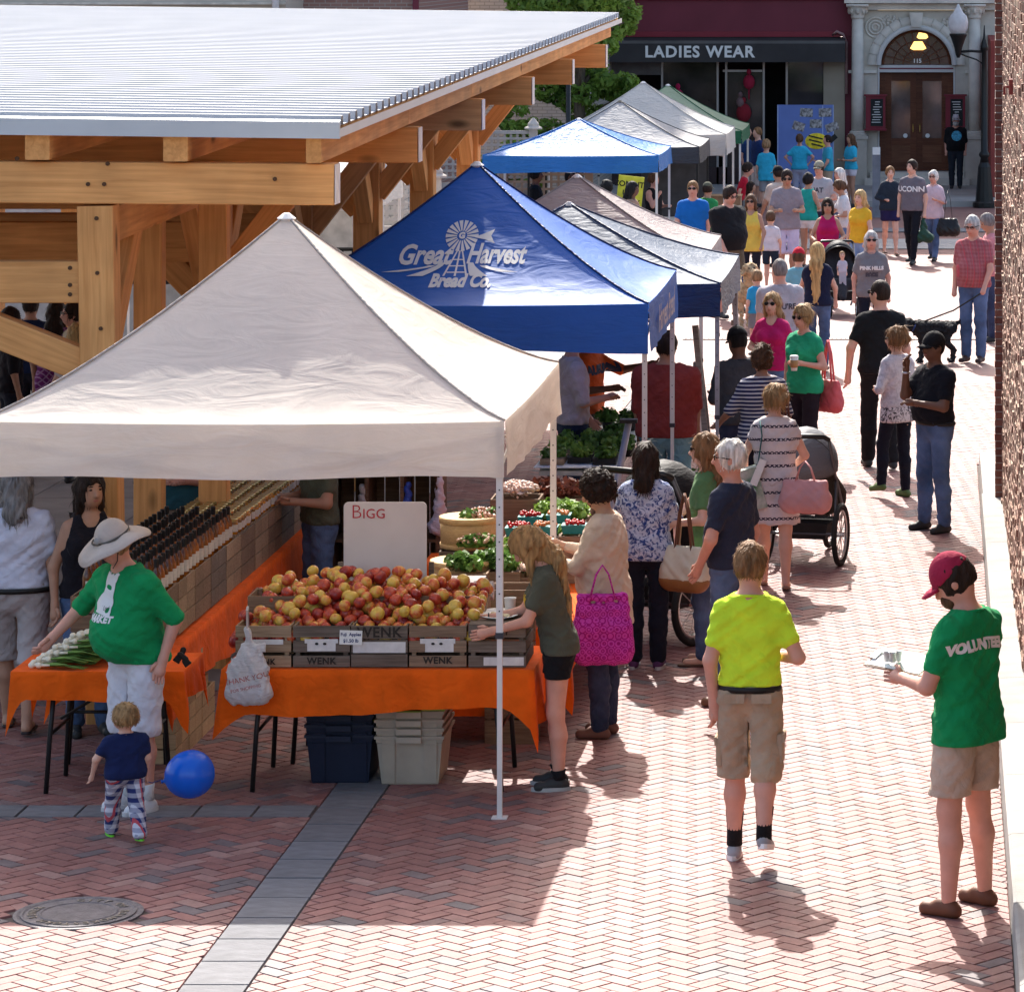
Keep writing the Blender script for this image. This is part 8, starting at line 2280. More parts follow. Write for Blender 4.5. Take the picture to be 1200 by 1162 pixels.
OL = (0.085, 0.085, 0.06)
P = person('long haired blonde young seller in an olive tee and black shorts leaning over the crates', 654, head=620, foot=922, face=-82, hair=('vlong', 'dblonde'), skin='pink', fem=True, pitch=32, lean=0.22, bust=0.25,
  top=('tee', OL), bottom=('shortshorts', (0.01, 0.01, 0.012)), arms=(((0.20, -0.22, 1.13), (0.15, -0.48, 1.10)), ((0.20, -0.22, 1.12), (0.12, -0.46, 1.06))), shoe=(0.03, 0.03, 0.032), sole=(0.4, 0.4, 0.4), sock=((0.015, 0.015, 0.015), 0.12), hem=0.90, key='seller', turn=-10)
print_on(P, 'WENK', 0.07, mat('yellow_print', (0.7, 0.42, 0.02), 0.6), 1.24 * P['s'], 'front', 0.0, 0.004)
mb = MB(); ha = P['hnd'][-1][0]; mb.tube([tuple(Vector((ha[0] + 0.031 * math.cos(a), ha[1], ha[2] + 0.031 * math.sin(a))) * P['s']) for a in [k * PI / 6 for k in range(13)]], 0.005, 5, False); mb.build('bracelet', M_blk, P['root'])

P = person('woman with short dark curls in a loose cream jacket, a pink tote on her arm', 708, head=557, foot=862, face=-102, hair=('curly', 'dark'), skin='olive', fem=True, pitch=22, build=1.18, belly=0.2,
  top=('jacket', (0.60, 0.47, 0.36)), bottom=('jeans', DEND), arms=(((0.26, -0.12, 1.14), (0.20, -0.33, 1.22)), ((0.24, -0.12, 1.15), (0.12, -0.34, 1.18))), shoe=(0.16, 0.07, 0.05), hem=0.74, key='cream')
def tote_bag(label, P, at, size, m_, rz=0.0, mbase=None, hands=None, strapm=None, drop=0.32, cat='bag', sag=0.0):
 w, dpt, h = size
 t_ = thing('tote_bag', label, cat, at, rz)
 f = Field((-w * .7, -dpt - .04, -h - .06), (w * .7, dpt + .04, 0.05), 0.011)
 f.cap((-w * 0.36, 0, -h + dpt * 0.6), (w * 0.36, 0, -h + dpt * 0.6), dpt * 0.55, dpt * 0.55, 0.03); f.cap((-w * 0.34, 0, -h * 0.5), (w * 0.34, 0, -h * 0.5), dpt * 0.5, dpt * 0.5, 0.05)
 f.cap((-w * 0.40, 0, -0.03), (w * 0.40, 0, -0.03), 0.022, 0.022, 0.06); f.cap((-w * .36, 0, -h + .05), (-w * .42, 0, -0.03), 0.03, 0.02, 0.03); f.cap((w * .36, 0, -h + .05), (w * .42, 0, -0.03), 0.03, 0.02, 0.03)
 for i_ in range(3): f.cap((-w * .38, 0, -h * (.25 + .22 * i_)), (w * .38, 0, -h * (.25 + .22 * i_)), dpt * (0.28 + .08 * i_), dpt * (0.28 + .08 * i_), 0.05)
 f.plane((0, 0, -h), (0, 0, -1)); f.plane((0, 0, -0.005), (0, 0, 1)); f.wrinkle(0.003, 0.09, int(w * 100))
 b_ = link('bag_body', f.mesh('bag_body', m_), t_)
 if mbase:
  f2 = Field((-w * .7, -dpt - .04, -h - .06), (w * .7, dpt + .04, -h * 0.6), 0.011); f2.cap((-w * 0.36, 0, -h + dpt * 0.6), (w * 0.36, 0, -h + dpt * 0.6), dpt * 0.55 + .005, dpt * 0.55 + .005, 0.03); f2.cap((-w * .36, 0, -h + .09), (w * .36, 0, -h + .09), dpt * .5 + .006, dpt * .5 + .006, 0.04)
  f2.plane((0, 0, -h - 0.002), (0, 0, -1)); f2.plane((0, 0, -h * 0.70), (0, 0, 1)); link('bag_base', f2.mesh('bag_base', mbase), t_)
 for s_ in (-1, 1):
  mb = MB(); mb.tube([(-w * 0.24, s_ * 0.018, -0.04), (-w * 0.12, s_ * 0.012, drop * 0.65), (0, s_ * 0.008, drop), (w * 0.12, s_ * 0.012, drop * 0.65), (w * 0.24, s_ * 0.018, -0.04)], 0.011, 6, True, (0.5, 1.2)); mb.build('strap', strapm or m_, t_, True)
 return t_
el = wpt(P, P['elb'][-1])
e2 = wpt(P, P['hnd'][-1][0])
tote_bag('magenta patterned tote hanging from the arm of the woman in cream', P, (X(706, P['d'] - 0.33), P['d'] - 0.33, gz(24) + HH(693, P['d'] - 0.33)), (0.33, 0.15, 0.47), cloth('magenta_print', (0.60, 0.06, 0.42), 'circles', (0.36, 0.01, 0.20)), R(8), drop=0.17)
mb = MB(); mb.tube([tuple(e2 + Vector((0.04 * math.cos(a), 0.0, 0.04 * math.sin(a)))) for a in [k * PI / 6 for k in range(13)]], 0.008, 5, False)

P = person('woman seen from behind in a blue and white printed blouse with a dark bob', 757, head=519, foot=783, face=176, hair=('bob', 'dark'), skin='pink', fem=True, build=1.08,
  top=('half', cloth('blue_print', (0.50, 0.55, 0.68), 'print', (0.03, 0.06, 0.22))), bottom=('trousers', (0.012, 0.014, 0.025)), arms=('fwd', 'fwd'), shoe=(0.10, 0.03, 0.10), sole=(0.5, 0.5, 0.5), hem=0.86, key='blueprint', turn=6)
sh = wpt(P, P['shl'][-1])
tote_bag('cream and tan leather tote on the shoulder of the woman in blue print', P, (sh.x + 0.15, sh.y - 0.12, sh.z - 0.36), (0.29, 0.15, 0.33), mat('cream_leather', (0.60, 0.55, 0.42), 0.5, 0.06, 8), R(-28), mat('tan_leather', (0.28, 0.13, 0.045), 0.5, 0.1, 8), strapm=mat('brown_strap', (0.14, 0.06, 0.035), 0.5), drop=0.36)

P = person('white haired man in a navy polo and jeans, hand in pocket', 857, head=515, foot=826, face=-118, hair=('short', 'white'), skin='pink', glasses='clear', top=('polo', (0.028, 0.034, 0.06)), bottom=('jeans', DEN), arms=('down', ((0.30, 0.02, 1.13), (0.20, -0.14, 0.92))), shoe=(0.16, 0.08, 0.045), hem=0.93, key='oldman', turn=28, belly=0.15)
P = person('brown haired woman in a green and grey top, mostly hidden beyond the white haired man', 827, head=508, foot=778, face=-96, hair=('mid', 'lbrown'), skin='fair', fem=True, top=('tee', (0.10, 0.20, 0.08)), bottom=('jeans', DEN), arms=('reachdown', 'push'), shoe=('sandal', (0.10, 0.05, 0.03)), key='greenie', glasses='sun')
P = person('woman from behind in a white dress with dark zigzag bands, hair clipped up', 908, head=450, foot=688, face=186, hair=('updo', 'dblonde'), skin='fair', fem=True, top=('cap', cloth('banded', (0.66, 0.60, 0.59), 'bands', (0.03, 0.025, 0.05))), bottom=('dress', cloth('banded', (0.66, 0.60, 0.59)), 0.56),
  arms=(((0.26, -0.02, 1.15), (0.17, -0.20, 1.02)), ((0.26, -0.05, 1.16), (0.24, -0.25, 1.0))), shoe=('sandal', (0.35, 0.2, 0.13)), legs='walk', hem=0.90, key='dress', turn=40)
sh = wpt(P, P['shl'][1])
tg = thing('shoulder_bag', 'slim white and green paper bag under the arm of the woman in the banded dress', 'bag', (X(883, P['d'] - .12), P['d'] - 0.12, gz(29) + HH(590, P['d'])))
mb = MB(); mb.box((0, 0, 0.13), (0.14, 0.10, 0.34), (R(5), R(-16), 0)); mb.build('bag_body', mat('green_label_bag', (0.04, 0.28, 0.12), 0.6, 0.4, 8, col2=(0.6, 0.6, 0.55)), tg)
mb = MB(); mb.beam((0.0, -0.05, 0.16), (0.08, -0.03, 0.36), 0.06, 0.05); mb.build('rolled_paper', M_white, tg)
mb = MB(); mb.tube([(0.03, 0, 0.28), (0.07, -0.03, 0.55), (0.05, 0.05, 0.66)], 0.011, 6, True, (0.5, 1.3)); mb.build('strap', mat('teal_strap', (0.01, 0.10, 0.10), 0.6), tg, True)
tote_bag('pale pink canvas bag hanging between the banded dress and the stroller', P, (X(944, 30.0), 29.95, gz(30) + HH(560, 30)), (0.36, 0.14, 0.28), mat('pink_canvas', (0.60, 0.30, 0.29), 0.8, 0.1, 6), R(-10), drop=0.14)
P = person('woman from behind in a navy and white striped top with short wavy brown hair', 893, head=405, h=1.67, face=200, hair=('curly', 'brown'), skin='tan', fem=True, build=1.22, top=('half', cloth('striped_top', (0.58, 0.56, 0.58), 'stripes', (0.025, 0.03, 0.09))), bottom=('trousers', (0.02, 0.02, 0.03)), arms=('down', ((0.30, -0.02, 1.18), (0.34, -0.22, 1.05))), hem=0.84, key='striped')
sh = wpt(P, P['shl'][-1])
tote_bag('dark brown leather bag on the shoulder of the striped top woman', P, (sh.x + 0.05, sh.y - 0.14, sh.z - 0.30), (0.30, 0.15, 0.34), mat('brown_leather', (0.12, 0.04, 0.03), 0.45, 0.2, 8), R(-60), drop=0.30)
P = person('man in a dark grey shirt and black cap, bent over with his elbow out', 866, head=386, h=1.74, face=-150, hair=('buzz', 'black'), skin='brown', hat=('cap', (0.012, 0.012, 0.014)), pitch=12, top=('half', (0.06, 0.065, 0.075)), bottom=('jeans', DEND), arms=('reach', 'hold'), key='blackcap', build=1.12)
P = person('woman in a bright green tee and sunglasses carrying a paper coffee cup', 942, head=358, h=1.68, face=-38, hair=('updo', 'dblonde'), skin='pink', fem=True, bust=0.4, build=1.1, glasses='sun', top=('cap', (0.02, 0.33, 0.16)), bottom=('trousers', (0.02, 0.014, 0.02)), arms=('down', ((0.27, 0.0, 1.14), (0.10, -0.26, 1.20))), hem=0.86, key='cupwoman', pitch=6)
hh_ = wpt(P, P['hnd'][1][0]); o = thing('coffee_cup', 'white paper coffee cup with a tan sleeve and lid in her hand', 'cup', (hh_.x - 0.07, hh_.y - 0.09, hh_.z - 0.06))
mb = MB(); mb.lathe([(0.03, 0), (0.042, 0.13)], 14); mb.build('cup_wall', M_white, o, True)
mb = MB(); mb.lathe([(0.0345, 0.03), (0.0425, 0.105)], 14); mb.build('sleeve', mat('tan_sleeve', (0.42, 0.24, 0.10), 0.8), o, True)
mb = MB(); mb.lathe([(0.044, 0.13), (0.044, 0.14), (0.036, 0.15), (0.001, 0.15)], 14); mb.build('lid', M_white, o)
sh = wpt(P, P['shl'][1])
tote_bag('coral pink shoulder tote of the woman in bright green', P, (sh.x + 0.12, sh.y + 0.12, sh.z - 0.38), (0.34, 0.14, 0.34), mat('coral_leather', (0.62, 0.10, 0.11), 0.5, 0.08, 6), R(-50), drop=0.38)
P = person('blonde woman in a magenta vee neck top and sunglasses behind the green tee', 905, head=343, h=1.64, face=-15, hair=('mid', 'dblonde'), skin='fair', fem=True, glasses='sun', bust=0.3, top=('vneck', (0.50, 0.015, 0.12)), bottom=('jeans', DEN), arms=('belly', 'down'), key='mag')
P = person('stocky man from behind in a pale grey tee with lettering across the back', 914, head=303, h=1.80, face=-160, hair=('buzz', 'pepper'), skin='pink', build=1.25, belly=0.5, top=('tee', (0.42, 0.39, 0.42)), bottom=('shorts', KH), arms=('fwd', 'down'), key='youre')
print_on(P, "YOU'RE", 0.085, mat('dark_print', (0.06, 0.06, 0.08), 0.7), 1.25 * P['s'], 'back', 0.0, 0.003)
person('small boy with sandy hair and a blue tee beside the pale dog', 887, head=316, d=49.5, face=-150, hair=('short', 'sand'), child=True, skin='fair', top=('tee', (0.03, 0.33, 0.62)), bottom=('shorts', (0.2, 0.2, 0.22)), key='boyblue')
person('child in a red cap and light blue tee among the crowd', 936, head=291, d=50.5, face=170, hair=('short', 'brown'), child=True, skin='fair', hat=('cap', (0.5, 0.02, 0.04)), top=('tee', (0.18, 0.42, 0.50)), bottom=('shorts', NAV), key='redcap')
person('woman from behind with long blonde hair, navy tee and jeans', 958, head=284, h=1.62, d=47.5, face=172, hair=('vlong', 'blonde'), skin='fair', fem=True, top=('cap', (0.014, 0.018, 0.045)), bottom=('jeans', DEN), arms=('fwd', 'fwd'), key='longblonde')
P = person('woman with long silver blonde hair, sunglasses and a grey printed tee', 1021, head=271, foot=421, face=4, hair=('long', 'grey'), skin='pink', fem=True, glasses='sun', bust=0.35, build=1.1, top=('tee', (0.20, 0.19, 0.20)), bottom=('slim', (0.012, 0.015, 0.03)), arms=('down', 'down'), legs='walk', hem=0.86, key='greytee')
print_on(P, 'PINK HILLS', 0.062, M_print, 1.27 * P['s'], 'front', 0, 0.004); print_on(P, 'RACE', 0.06, mat('dark_print', (0.06, 0.06, 0.08), 0.7), 1.18 * P['s'], 'front', 0, 0.01)
P = person('tall man from behind in a black tee and black trousers, walking away', 1032, head=328, foot=549, face=-168, hair=('buzz', 'dark'), skin='pink', glasses='sun', build=1.06, top=('tee', (0.012, 0.012, 0.014)), bottom=('trousers', (0.012, 0.012, 0.014)), arms=('down', ((0.30, 0.05, 1.13), (0.31, 0.0, 0.88))), legs='walk', turn=40, key='blackman')
P = person('woman in a white lace top and dark trousers with her hair pinned up', 1051, head=383, foot=583, face=-140, hair=('updo', 'lbrown'), skin='fair', fem=True, glasses='sun', top=('sleeve3', cloth('lace', (0.60, 0.56, 0.60), 'print', (0.48, 0.45, 0.50), 0.8)), bottom=('slim', (0.010, 0.012, 0.022)), arms=('hold', 'belly'), shoe=(0.10, 0.16, 0.05), hem=0.95, key='lace', legs='weight', turn=30)
f = Field((-0.3, -0.3, 0.75), (0.3, 0.3, 1.05), 0.017); f.cap((-0.06, 0.012, 0.92), (0.06, 0.012, 0.92), 0.14, 0.14, 0.03, 0.88); f.cap((-0.06, 0.01, 0.80), (0.06, 0.01, 0.80), 0.145, 0.145, 0.05, 0.9); f.plane((0, 0, 0.79), (0, 0, -1)); f.plane((0, 0, 0.955), (0, 0, 1))
me = f.mesh('blouse_hem', cloth('floral_hem', (0.60, 0.56, 0.58), 'print', (0.05, 0.04, 0.05), 0.8)); me.transform(Matrix.Scale(P['s'], 4)); link('blouse_hem', me, P['root'])
P = person('man in a black polo, flat cap and jeans with a fist raised to his face', 1095, head=390, foot=622, face=-52, hair=('buzz', 'black'), skin='brown', hat=('cap', (0.014, 0.014, 0.016)), build=1.14, belly=0.4, glasses='sun', top=('polo', (0.010, 0.011, 0.016)), bottom=('jeans', DEN), arms=(((0.16, -0.20, 1.22), (0.10, -0.24, 1.50)), 'cross'), hem=0.985, key='polocap', legs='wide')
mb = MB(); e0 = Vector(P['hnd'][-1][0]); mb.tube([tuple((e0 + Vector((0.033 * math.cos(a), 0.033 * math.sin(a), -0.03))) * P['s']) for a in [k * PI / 6 for k in range(13)]], 0.009, 6, False); mb.build('wristwatch', mat('brushed_steel', (0.6, 0.6, 0.6), 0.3, metal=0.8), P['root'])
P = person('grey haired man in a dusty red checked shirt and jeans holding a dog lead', 1141, head=254, foot=424, face=-22, hair=('short', 'grey'), skin='pink', glasses='clear', pitch=16, belly=0.3, top=('polo', cloth('red_check', (0.33, 0.09, 0.10), 'plaid', (0.40, 0.14, 0.15))), bottom=('jeans', DEN), arms=('down', 'fwd'), shoe=(0.05, 0.025, 0.02), key='leash', build=1.05)
LP = P
person('man in a pink shirt looking at his hands beside the wall corner', 1161, head=252, d=51.5, face=-75, hair=('short', 'pepper'), skin='tan', pitch=24, top=('polo', (0.62, 0.25, 0.27)), bottom=('jeans', DEND), arms=('hold', 'hold'), key='pinkshirt')
P = person('young man in a grey tee lettered UCONN and black trousers holding a green bag', 1069, head=187, foot=309, face=-20, hair=('short', 'dark'), skin='fair', top=('tee', (0.16, 0.145, 0.165)), bottom=('slim', (0.010, 0.011, 0.016)), arms=('down', 'down'), legs='walk', turn=-20, key='uconn')
print_on(P, 'UCONN', 0.13, M_print, 1.27 * P['s'], 'front', 0.0, 0.004)
UP = P
hh_ = wpt(P, P['hnd'][1][0])
gb = thing('carrier_bag', 'dark green carrier bag in the hand of the young man', 'bag', (hh_.x - 0.02, hh_.y, hh_.z - 0.05))
f = Field((-0.25, -0.15, -0.55), (0.25, 0.15, 0.08), 0.022); f.cap((-0.1, 0, -0.40), (0.1, 0, -0.40), 0.09, 0.09, 0.05); f.cap((0, 0, -0.3), (0, 0, -0.03), 0.08, 0.02, 0.08); f.wrinkle(0.01, 0.15, 2); link('bag_body', f.mesh('bag_body', canvas('dark_green_bag', (0.02, 0.07, 0.04), 0.1, 0.4)), gb)
mb = MB(); mb.tube([(-0.03, 0, -0.08), (0, 0, 0.03), (0.03, 0, -0.08)], 0.01, 5); mb.build('handle', canvas('dark_green_bag', (0.02, 0.07, 0.04)), gb)
person('young woman with pinned up hair in a dark jacket and navy skirt', 1043, head=195, foot=298, face=12, hair=('bun', 'lbrown'), skin='fair', fem=True, top=('jacket', (0.02, 0.03, 0.045)), bottom=('miniskirt', (0.02, 0.018, 0.07)), arms=('belly', 'fwd'), shoe=('sandal', (0.1, 0.06, 0.04)), legs='walk', hem=0.88, key='jacketgirl')
person('older woman in a pale pink blouse and jeans with a black shoulder bag', 1094, head=200, foot=305, face=-18, hair=('curly', 'white'), skin='pink', fem=True, glasses='clear', top=('half', (0.66, 0.50, 0.54)), bottom=('jeans', DEN), arms=('fwd', 'phone'), legs='walk', hem=0.82, key='blouse')
P = PEOPLE['blouse']; sh = wpt(P, P['shl'][1])
tote_bag('black leather bag at the hip of the older woman in pink', P, (sh.x + 0.14, sh.y - 0.1, sh.z - 0.50), (0.32, 0.18, 0.34), mat('black_bag', (0.014, 0.013, 0.013), 0.35), 0, drop=0.5)
P = person('bearded man in a black tee and white cap standing at the portal steps', 1120, head=137, foot=222.5, d=89.6, face=0, hair=('short', 'grey'), skin='pink', hat=('cap', (0.42, 0.38, 0.40)), glasses='sun', build=1.2, belly=0.6, top=('half', (0.010, 0.010, 0.012)), bottom=('trousers', (0.02, 0.025, 0.035)), dz=0.12, arms=('down', 'down'), h=1.76, key='doorman')
mb = MB(); mb.lathe([(0.12, 0), (0.001, 0)], 20)
me = mb.mesh('print', M_print)
print_on(P, '', 0, mat('blue_print_disc', (0.05, 0.28, 0.42), 0.6, 0.5, 30), 1.27 * P['s'], 'front', 0.02, mesh=me, name='round_print')
mb = MB(); mb.ball(tuple(Vector(P['hp'](0, -0.075, -0.085)) * P['s']), (0.075, 0.05, 0.06), 10, 8); mb.build('beard', hair_mat('grey'), P['root'], True)

# --- crowd in the middle distance
person('big man in a black polo and brown shorts with his head bowed', 853, head=219, h=1.92, d=55.3, face=42, hair=('short', 'dark'), skin='pink', build=1.42, belly=0.9, pitch=22, glasses='clear', top=('half', (0.012, 0.012, 0.014)), bottom=('longshorts', (0.13, 0.095, 0.06)), arms=('fwd', 'pocket'), key='bigpolo', legs='weight')
person('brunette woman in a yellow lace tank top and sunglasses', 880, head=228, h=1.64, face=-8, hair=('long', 'brown'), skin='tan', fem=True, glasses='sun', bust=0.3, top=('tank', (0.74, 0.52, 0.09)), bottom=('slim', (0.02, 0.02, 0.03)), arms=('belly', 'fwd'), hem=0.82, key='yellowtank')
person('tall man in a grey tee and lilac shorts unwrapping something in his hands', 922, head=200, h=1.86, face=5, hair=('short', 'dark'), skin='tan', glasses='sun', pitch=20, top=('tee', (0.27, 0.235, 0.26)), bottom=('longshorts', (0.52, 0.47, 0.62)), arms=('hold', 'hold'), key='lilac', hem=0.84)
person('woman in a teal sleeveless top and white shorts behind the tall man', 947, head=203, h=1.66, face=150, hair=('curly', 'black'), skin='tan', fem=True, top=('tank', (0.02, 0.33, 0.27)), bottom=('shortshorts', (0.7, 0.66, 0.65)), arms=('belly', 'belly'), key='teal')
person('child in a plain white tee half hidden beside the tall man', 903, head=247, d=60.5, face=170, hair=('short', 'brown'), child=True, skin='fair', top=('tee', (0.66, 0.62, 0.66)), bottom=('shorts', (0.02, 0.03, 0.05)), key='whitekid')
person('woman in a magenta sleeveless vee neck top pushing the baby stroller', 970, head=232, h=1.66, face=0, hair=('mid', 'dark'), skin='tan', fem=True, glasses='sun', bust=0.5, top=('tank', (0.46, 0.012, 0.10)), bottom=('jeans', DEN), arms=('push', 'push'), key='mother')
person('blonde woman in a golden yellow tee behind the stroller', 1008, head=223, h=1.68, face=-30, hair=('long', 'blonde'), skin='fair', fem=True, top=('cap', (0.75, 0.42, 0.03)), bottom=('jeans', DENL), arms=('down', 'fwd'), key='gold', bust=0.3)
person('man in a royal blue polo and sunglasses behind the canopies', 812, head=212, h=1.80, face=-5, hair=('short', 'lbrown'), skin='pink', glasses='sun', build=1.12, top=('polo', (0.01, 0.13, 0.45)), bottom=('shorts', KH), arms=('fwd', 'down'), key='bluepolo')
person('person in a camouflage green cap and green tee behind the blue polo', 829, head=214, d=63.0, face=150, hair=('short', 'dark'), skin='tan', hat=('cap', (0.10, 0.10, 0.07)), top=('tee', (0.03, 0.26, 0.08)), bottom=('jeans', DEND), key='greencap')
person('man in a black cap and cream tee seen from behind in the crowd', 912, head=195, h=1.76, face=-140, hair=('buzz', 'dark'), skin='tan', hat=('cap', (0.02, 0.018, 0.018)), build=1.15, top=('tee', (0.58, 0.46, 0.38)), bottom=('shorts', KH), arms=('down', 'fwd'), key='creamtee')
P = person('man in a khaki cap, sunglasses and pale grey lettered tee', 960, head=189, h=1.80, face=-18, hair=('short', 'dark'), skin='pink', hat=('cap', (0.30, 0.27, 0.20)), glasses='sun', build=1.12, top=('tee', (0.42, 0.40, 0.42)), bottom=('shorts', NAV), arms=('down', 'belly'), key='greycap')
print_on(P, 'HAT', 0.12, mat('dark_print', (0.06, 0.06, 0.08), 0.7), 1.27 * P['s'], 'front', 0, 0.004)
person('white haired woman in a white top with her head turned left', 984, head=197, h=1.62, face=-60, hair=('bob', 'white'), skin='pink', fem=True, top=('tee', (0.62, 0.56, 0.52)), bottom=('jeans', DEN), key='whitehair')
person('woman with a brown ponytail in a white tee bending forward', 992, head=212, h=1.62, face=-80, hair=('pony', 'brown'), skin='tan', fem=True, pitch=18, lean=0.15, top=('tee', (0.66, 0.64, 0.64)), bottom=('jeans', DEN), arms=('reach', 'hold'), key='pony')
# turquoise shirts by the display board
person('boy in an oversized turquoise tee seen from behind', 898, head=163, d=83.0, face=175, hair=('short', 'sand'), child=True, skin='fair', top=('loose', TURQ), bottom=('longshorts', (0.3, 0.3, 0.32)), hem=0.74, key='tq1')
person('woman with a brown plait and turquoise tee, hands on her hips', 937, head=157, d=84.0, face=176, hair=('pony', 'brown'), skin='pink', fem=True, top=('tee', TURQ), bottom=('trousers', (0.40, 0.42, 0.55)), arms=('hip', 'hip'), key='tq2')
person('man in a turquoise polo turned left before the display board', 970, head=158, d=83.2, face=-75, hair=('short', 'dark'), skin='pink', top=('polo', (0.05, 0.42, 0.58)), bottom=('shorts', KH), arms=('hold', 'fwd'), key='tq3')
person('long haired girl in a turquoise tee and white shorts by the stone column', 997, head=157, d=84.0, face=-55, hair=('long', 'brown'), skin='tan', fem=True, top=('tee', TURQ), bottom=('shortshorts', (0.66, 0.62, 0.68)), arms=('hold', 'hold'), key='tq4')
person('youth in a navy tee, left one of two under the green canopy edge', 875, head=148, d=84.5, face=70, hair=('short', 'dark'), skin='pink', top=('tee', (0.02, 0.05, 0.14)), bottom=('longshorts', (0.35, 0.3, 0.25)), key='nv1')
person('youth in navy tee and white shorts, right of two by the green canopy edge', 888, head=149, d=84.0, face=-60, hair=('short', 'lbrown'), skin='fair', top=('tee', (0.015, 0.035, 0.12)), bottom=('longshorts', (0.62, 0.55, 0.5)), key='nv2')
person('person in a red tee crouching by the white canopy', 866, head=190, d=73.0, face=90, hair=('short', 'dark'), skin='pink', top=('tee', (0.45, 0.01, 0.03)), bottom=('trousers', (0.02, 0.02, 0.03)), key='redtee', lean=0.3, child=True)
person('seated child in a crimson tee in the shade of the canopies', 880, head=213, d=72.0, face=80, hair=('mid', 'dark'), skin='tan', child=True, top=('tee', (0.35, 0.01, 0.06)), bottom=('trousers', (0.02, 0.02, 0.03)), key='crim')
# people round the far blue canopy
person('woman in a black sleeveless top, one hand to her cheek, beyond the taupe canopy', 766, head=203, h=1.62, face=60, hair=('updo', 'brown'), skin='pink', fem=True, build=1.15, top=('tank', (0.014, 0.012, 0.014)), bottom=('trousers', (0.03, 0.03, 0.05)), arms=('chin', 'hold'), key='tank')
person('dark haired woman in a tan blouse looking right beyond the taupe canopy', 741, head=213, d=60.8, face=75, hair=('mid', 'black'), skin='brown', fem=True, top=('tee', (0.36, 0.22, 0.15)), bottom=('trousers', (0.03, 0.03, 0.05)), key='tanb')
person('person with short black hair and a dark top left of the yellow sign', 711, head=211, d=61.0, face=170, hair=('curly', 'black'), skin='brown', top=('tee', (0.05, 0.03, 0.03)), bottom=('trousers', (0.03, 0.03, 0.05)), key='dk1')
person('dark figure in a black coat standing under the far blue canopy', 628, head=196, d=63.4, face=90, hair=('short', 'black'), skin='brown', top=('long', (0.01, 0.01, 0.012)), bottom=('trousers', (0.02, 0.02, 0.02)), key='dk2')
person('person in a dark red shirt under the far blue canopy', 668, head=199, d=63.6, face=30, hair=('short', 'black'), skin='brown', top=('tee', (0.12, 0.02, 0.02)), bottom=('trousers', (0.02, 0.02, 0.02)), key='dk3')
# blue canopy stall
P = person('broad man from behind in a faded red shirt and pale blue shorts', 781, head=388, h=1.82, face=172, hair=('short', 'dark'), skin='tan', build=1.42, belly=0.4, top=('half', (0.26, 0.045, 0.04)), bottom=('longshorts', (0.22, 0.42, 0.50)), arms=('fwd', 'down'), hem=0.88, key='maroon')
P = person('man in an orange lettered tee gesturing over the herb table', 690, head=372, d=34.6, face=75, hair=('short', 'black'), skin='brown', top=('half', (0.62, 0.10, 0.02)), bottom=('trousers', (0.10, 0.065, 0.045)), arms=('hold', ((0.26, -0.2, 1.28), (0.25, -0.45, 1.32))), hem=0.9, key='auburn')
print_on(P, 'AUBURN', 0.11, mat('navy_print', (0.02, 0.025, 0.06), 0.7), 1.30 * P['s'], 'front', 0, 0.008)
person('man in a pale baseball shirt with dark sleeve cuffs and jeans beside the orange tee', 671, head=378, d=33.2, face=110, hair=('short', 'brown'), skin='pink', build=1.1, top=('half', (0.50, 0.42, 0.46)), bottom=('jeans', DEND), arms=('hold', 'fwd'), hem=0.93, key='baseball')
# under the beige canopy and pavilion
P = person('seller in an olive tee and jeans arranging jars at the far end of the row', 374, head=505, h=1.72, d=27.3, face=-60, hair=('short', 'brown'), skin='tan', top=('tee', (0.10, 0.105, 0.07)), bottom=('jeans', DEN), arms=('hold', 'hold'), hem=0.95, key='jarseller')
print_on(P, 'WENK', 0.07, mat('yellow_print', (0.7, 0.42, 0.02), 0.6), 1.32 * P['s'], 'front', 0, 0.004)
person('smiling woman with long dark hair in a black camisole behind the sun hat', 105, head=552, d=24.2, face=22, hair=('long', 'dark'), skin='tan', fem=True, bust=0.3, top=('strap', (0.012, 0.01, 0.014)), bottom=('jeans', DEN), arms=('down', 'fwd'), hem=0.93, key='cami', turn=15)
person('woman from behind in a white polo and pale grey shorts at the left edge', 20, head=545, foot=857, face=186, hair=('bob', 'pepper'), skin='tan', fem=True, build=1.25, top=('polo', (0.60, 0.60, 0.70)), bottom=('longshorts', (0.42, 0.37, 0.36)), arms=('down', ((0.30, 0.0, 1.13), (0.33, -0.03, 0.87))), shoe=('sandal', (0.03, 0.02, 0.02)), legs='walk', hem=0.97, key='leftwoman')
person('man in a teal tee and khaki shorts beyond the rows of bottles', 206, head=490, h=1.80, d=27.9, face=10, hair=('short', 'brown'), skin='pink', build=1.2, belly=0.4, top=('half', (0.03, 0.11, 0.14)), bottom=('longshorts', (0.28, 0.24, 0.2)), arms=('cross', 'cross'), key='tealman', hem=0.94)
person('woman in a purple lattice print dress, back turned, under the pavilion', 66, head=352, h=1.68, face=178, hair=('long', 'dark'), skin='tan', fem=True, build=1.1, top=('half', cloth('purple_lattice', (0.15, 0.02, 0.13), 'lattice', (0.35, 0.18, 0.32))), bottom=('dress', cloth('purple_lattice', (0.15, 0.02, 0.13)), 0.55), key='purple')
person('woman with dark hair and glasses under the pavilion beside the front post', 85, head=354, d=37.5, face=-60, hair=('short', 'dark'), skin='pink', fem=True, glasses='clear', top=('tee', (0.5, 0.42, 0.3)), bottom=('jeans', DEN), key='glasses')
person('girl with long straight blonde hair and a white top under the pavilion', 90, head=385, d=36.6, face=170, hair=('vlong', 'blonde'), skin='fair', fem=True, top=('tee', (0.6, 0.5, 0.5)), bottom=('jeans', DEN), key='blondegirl', h=1.55)
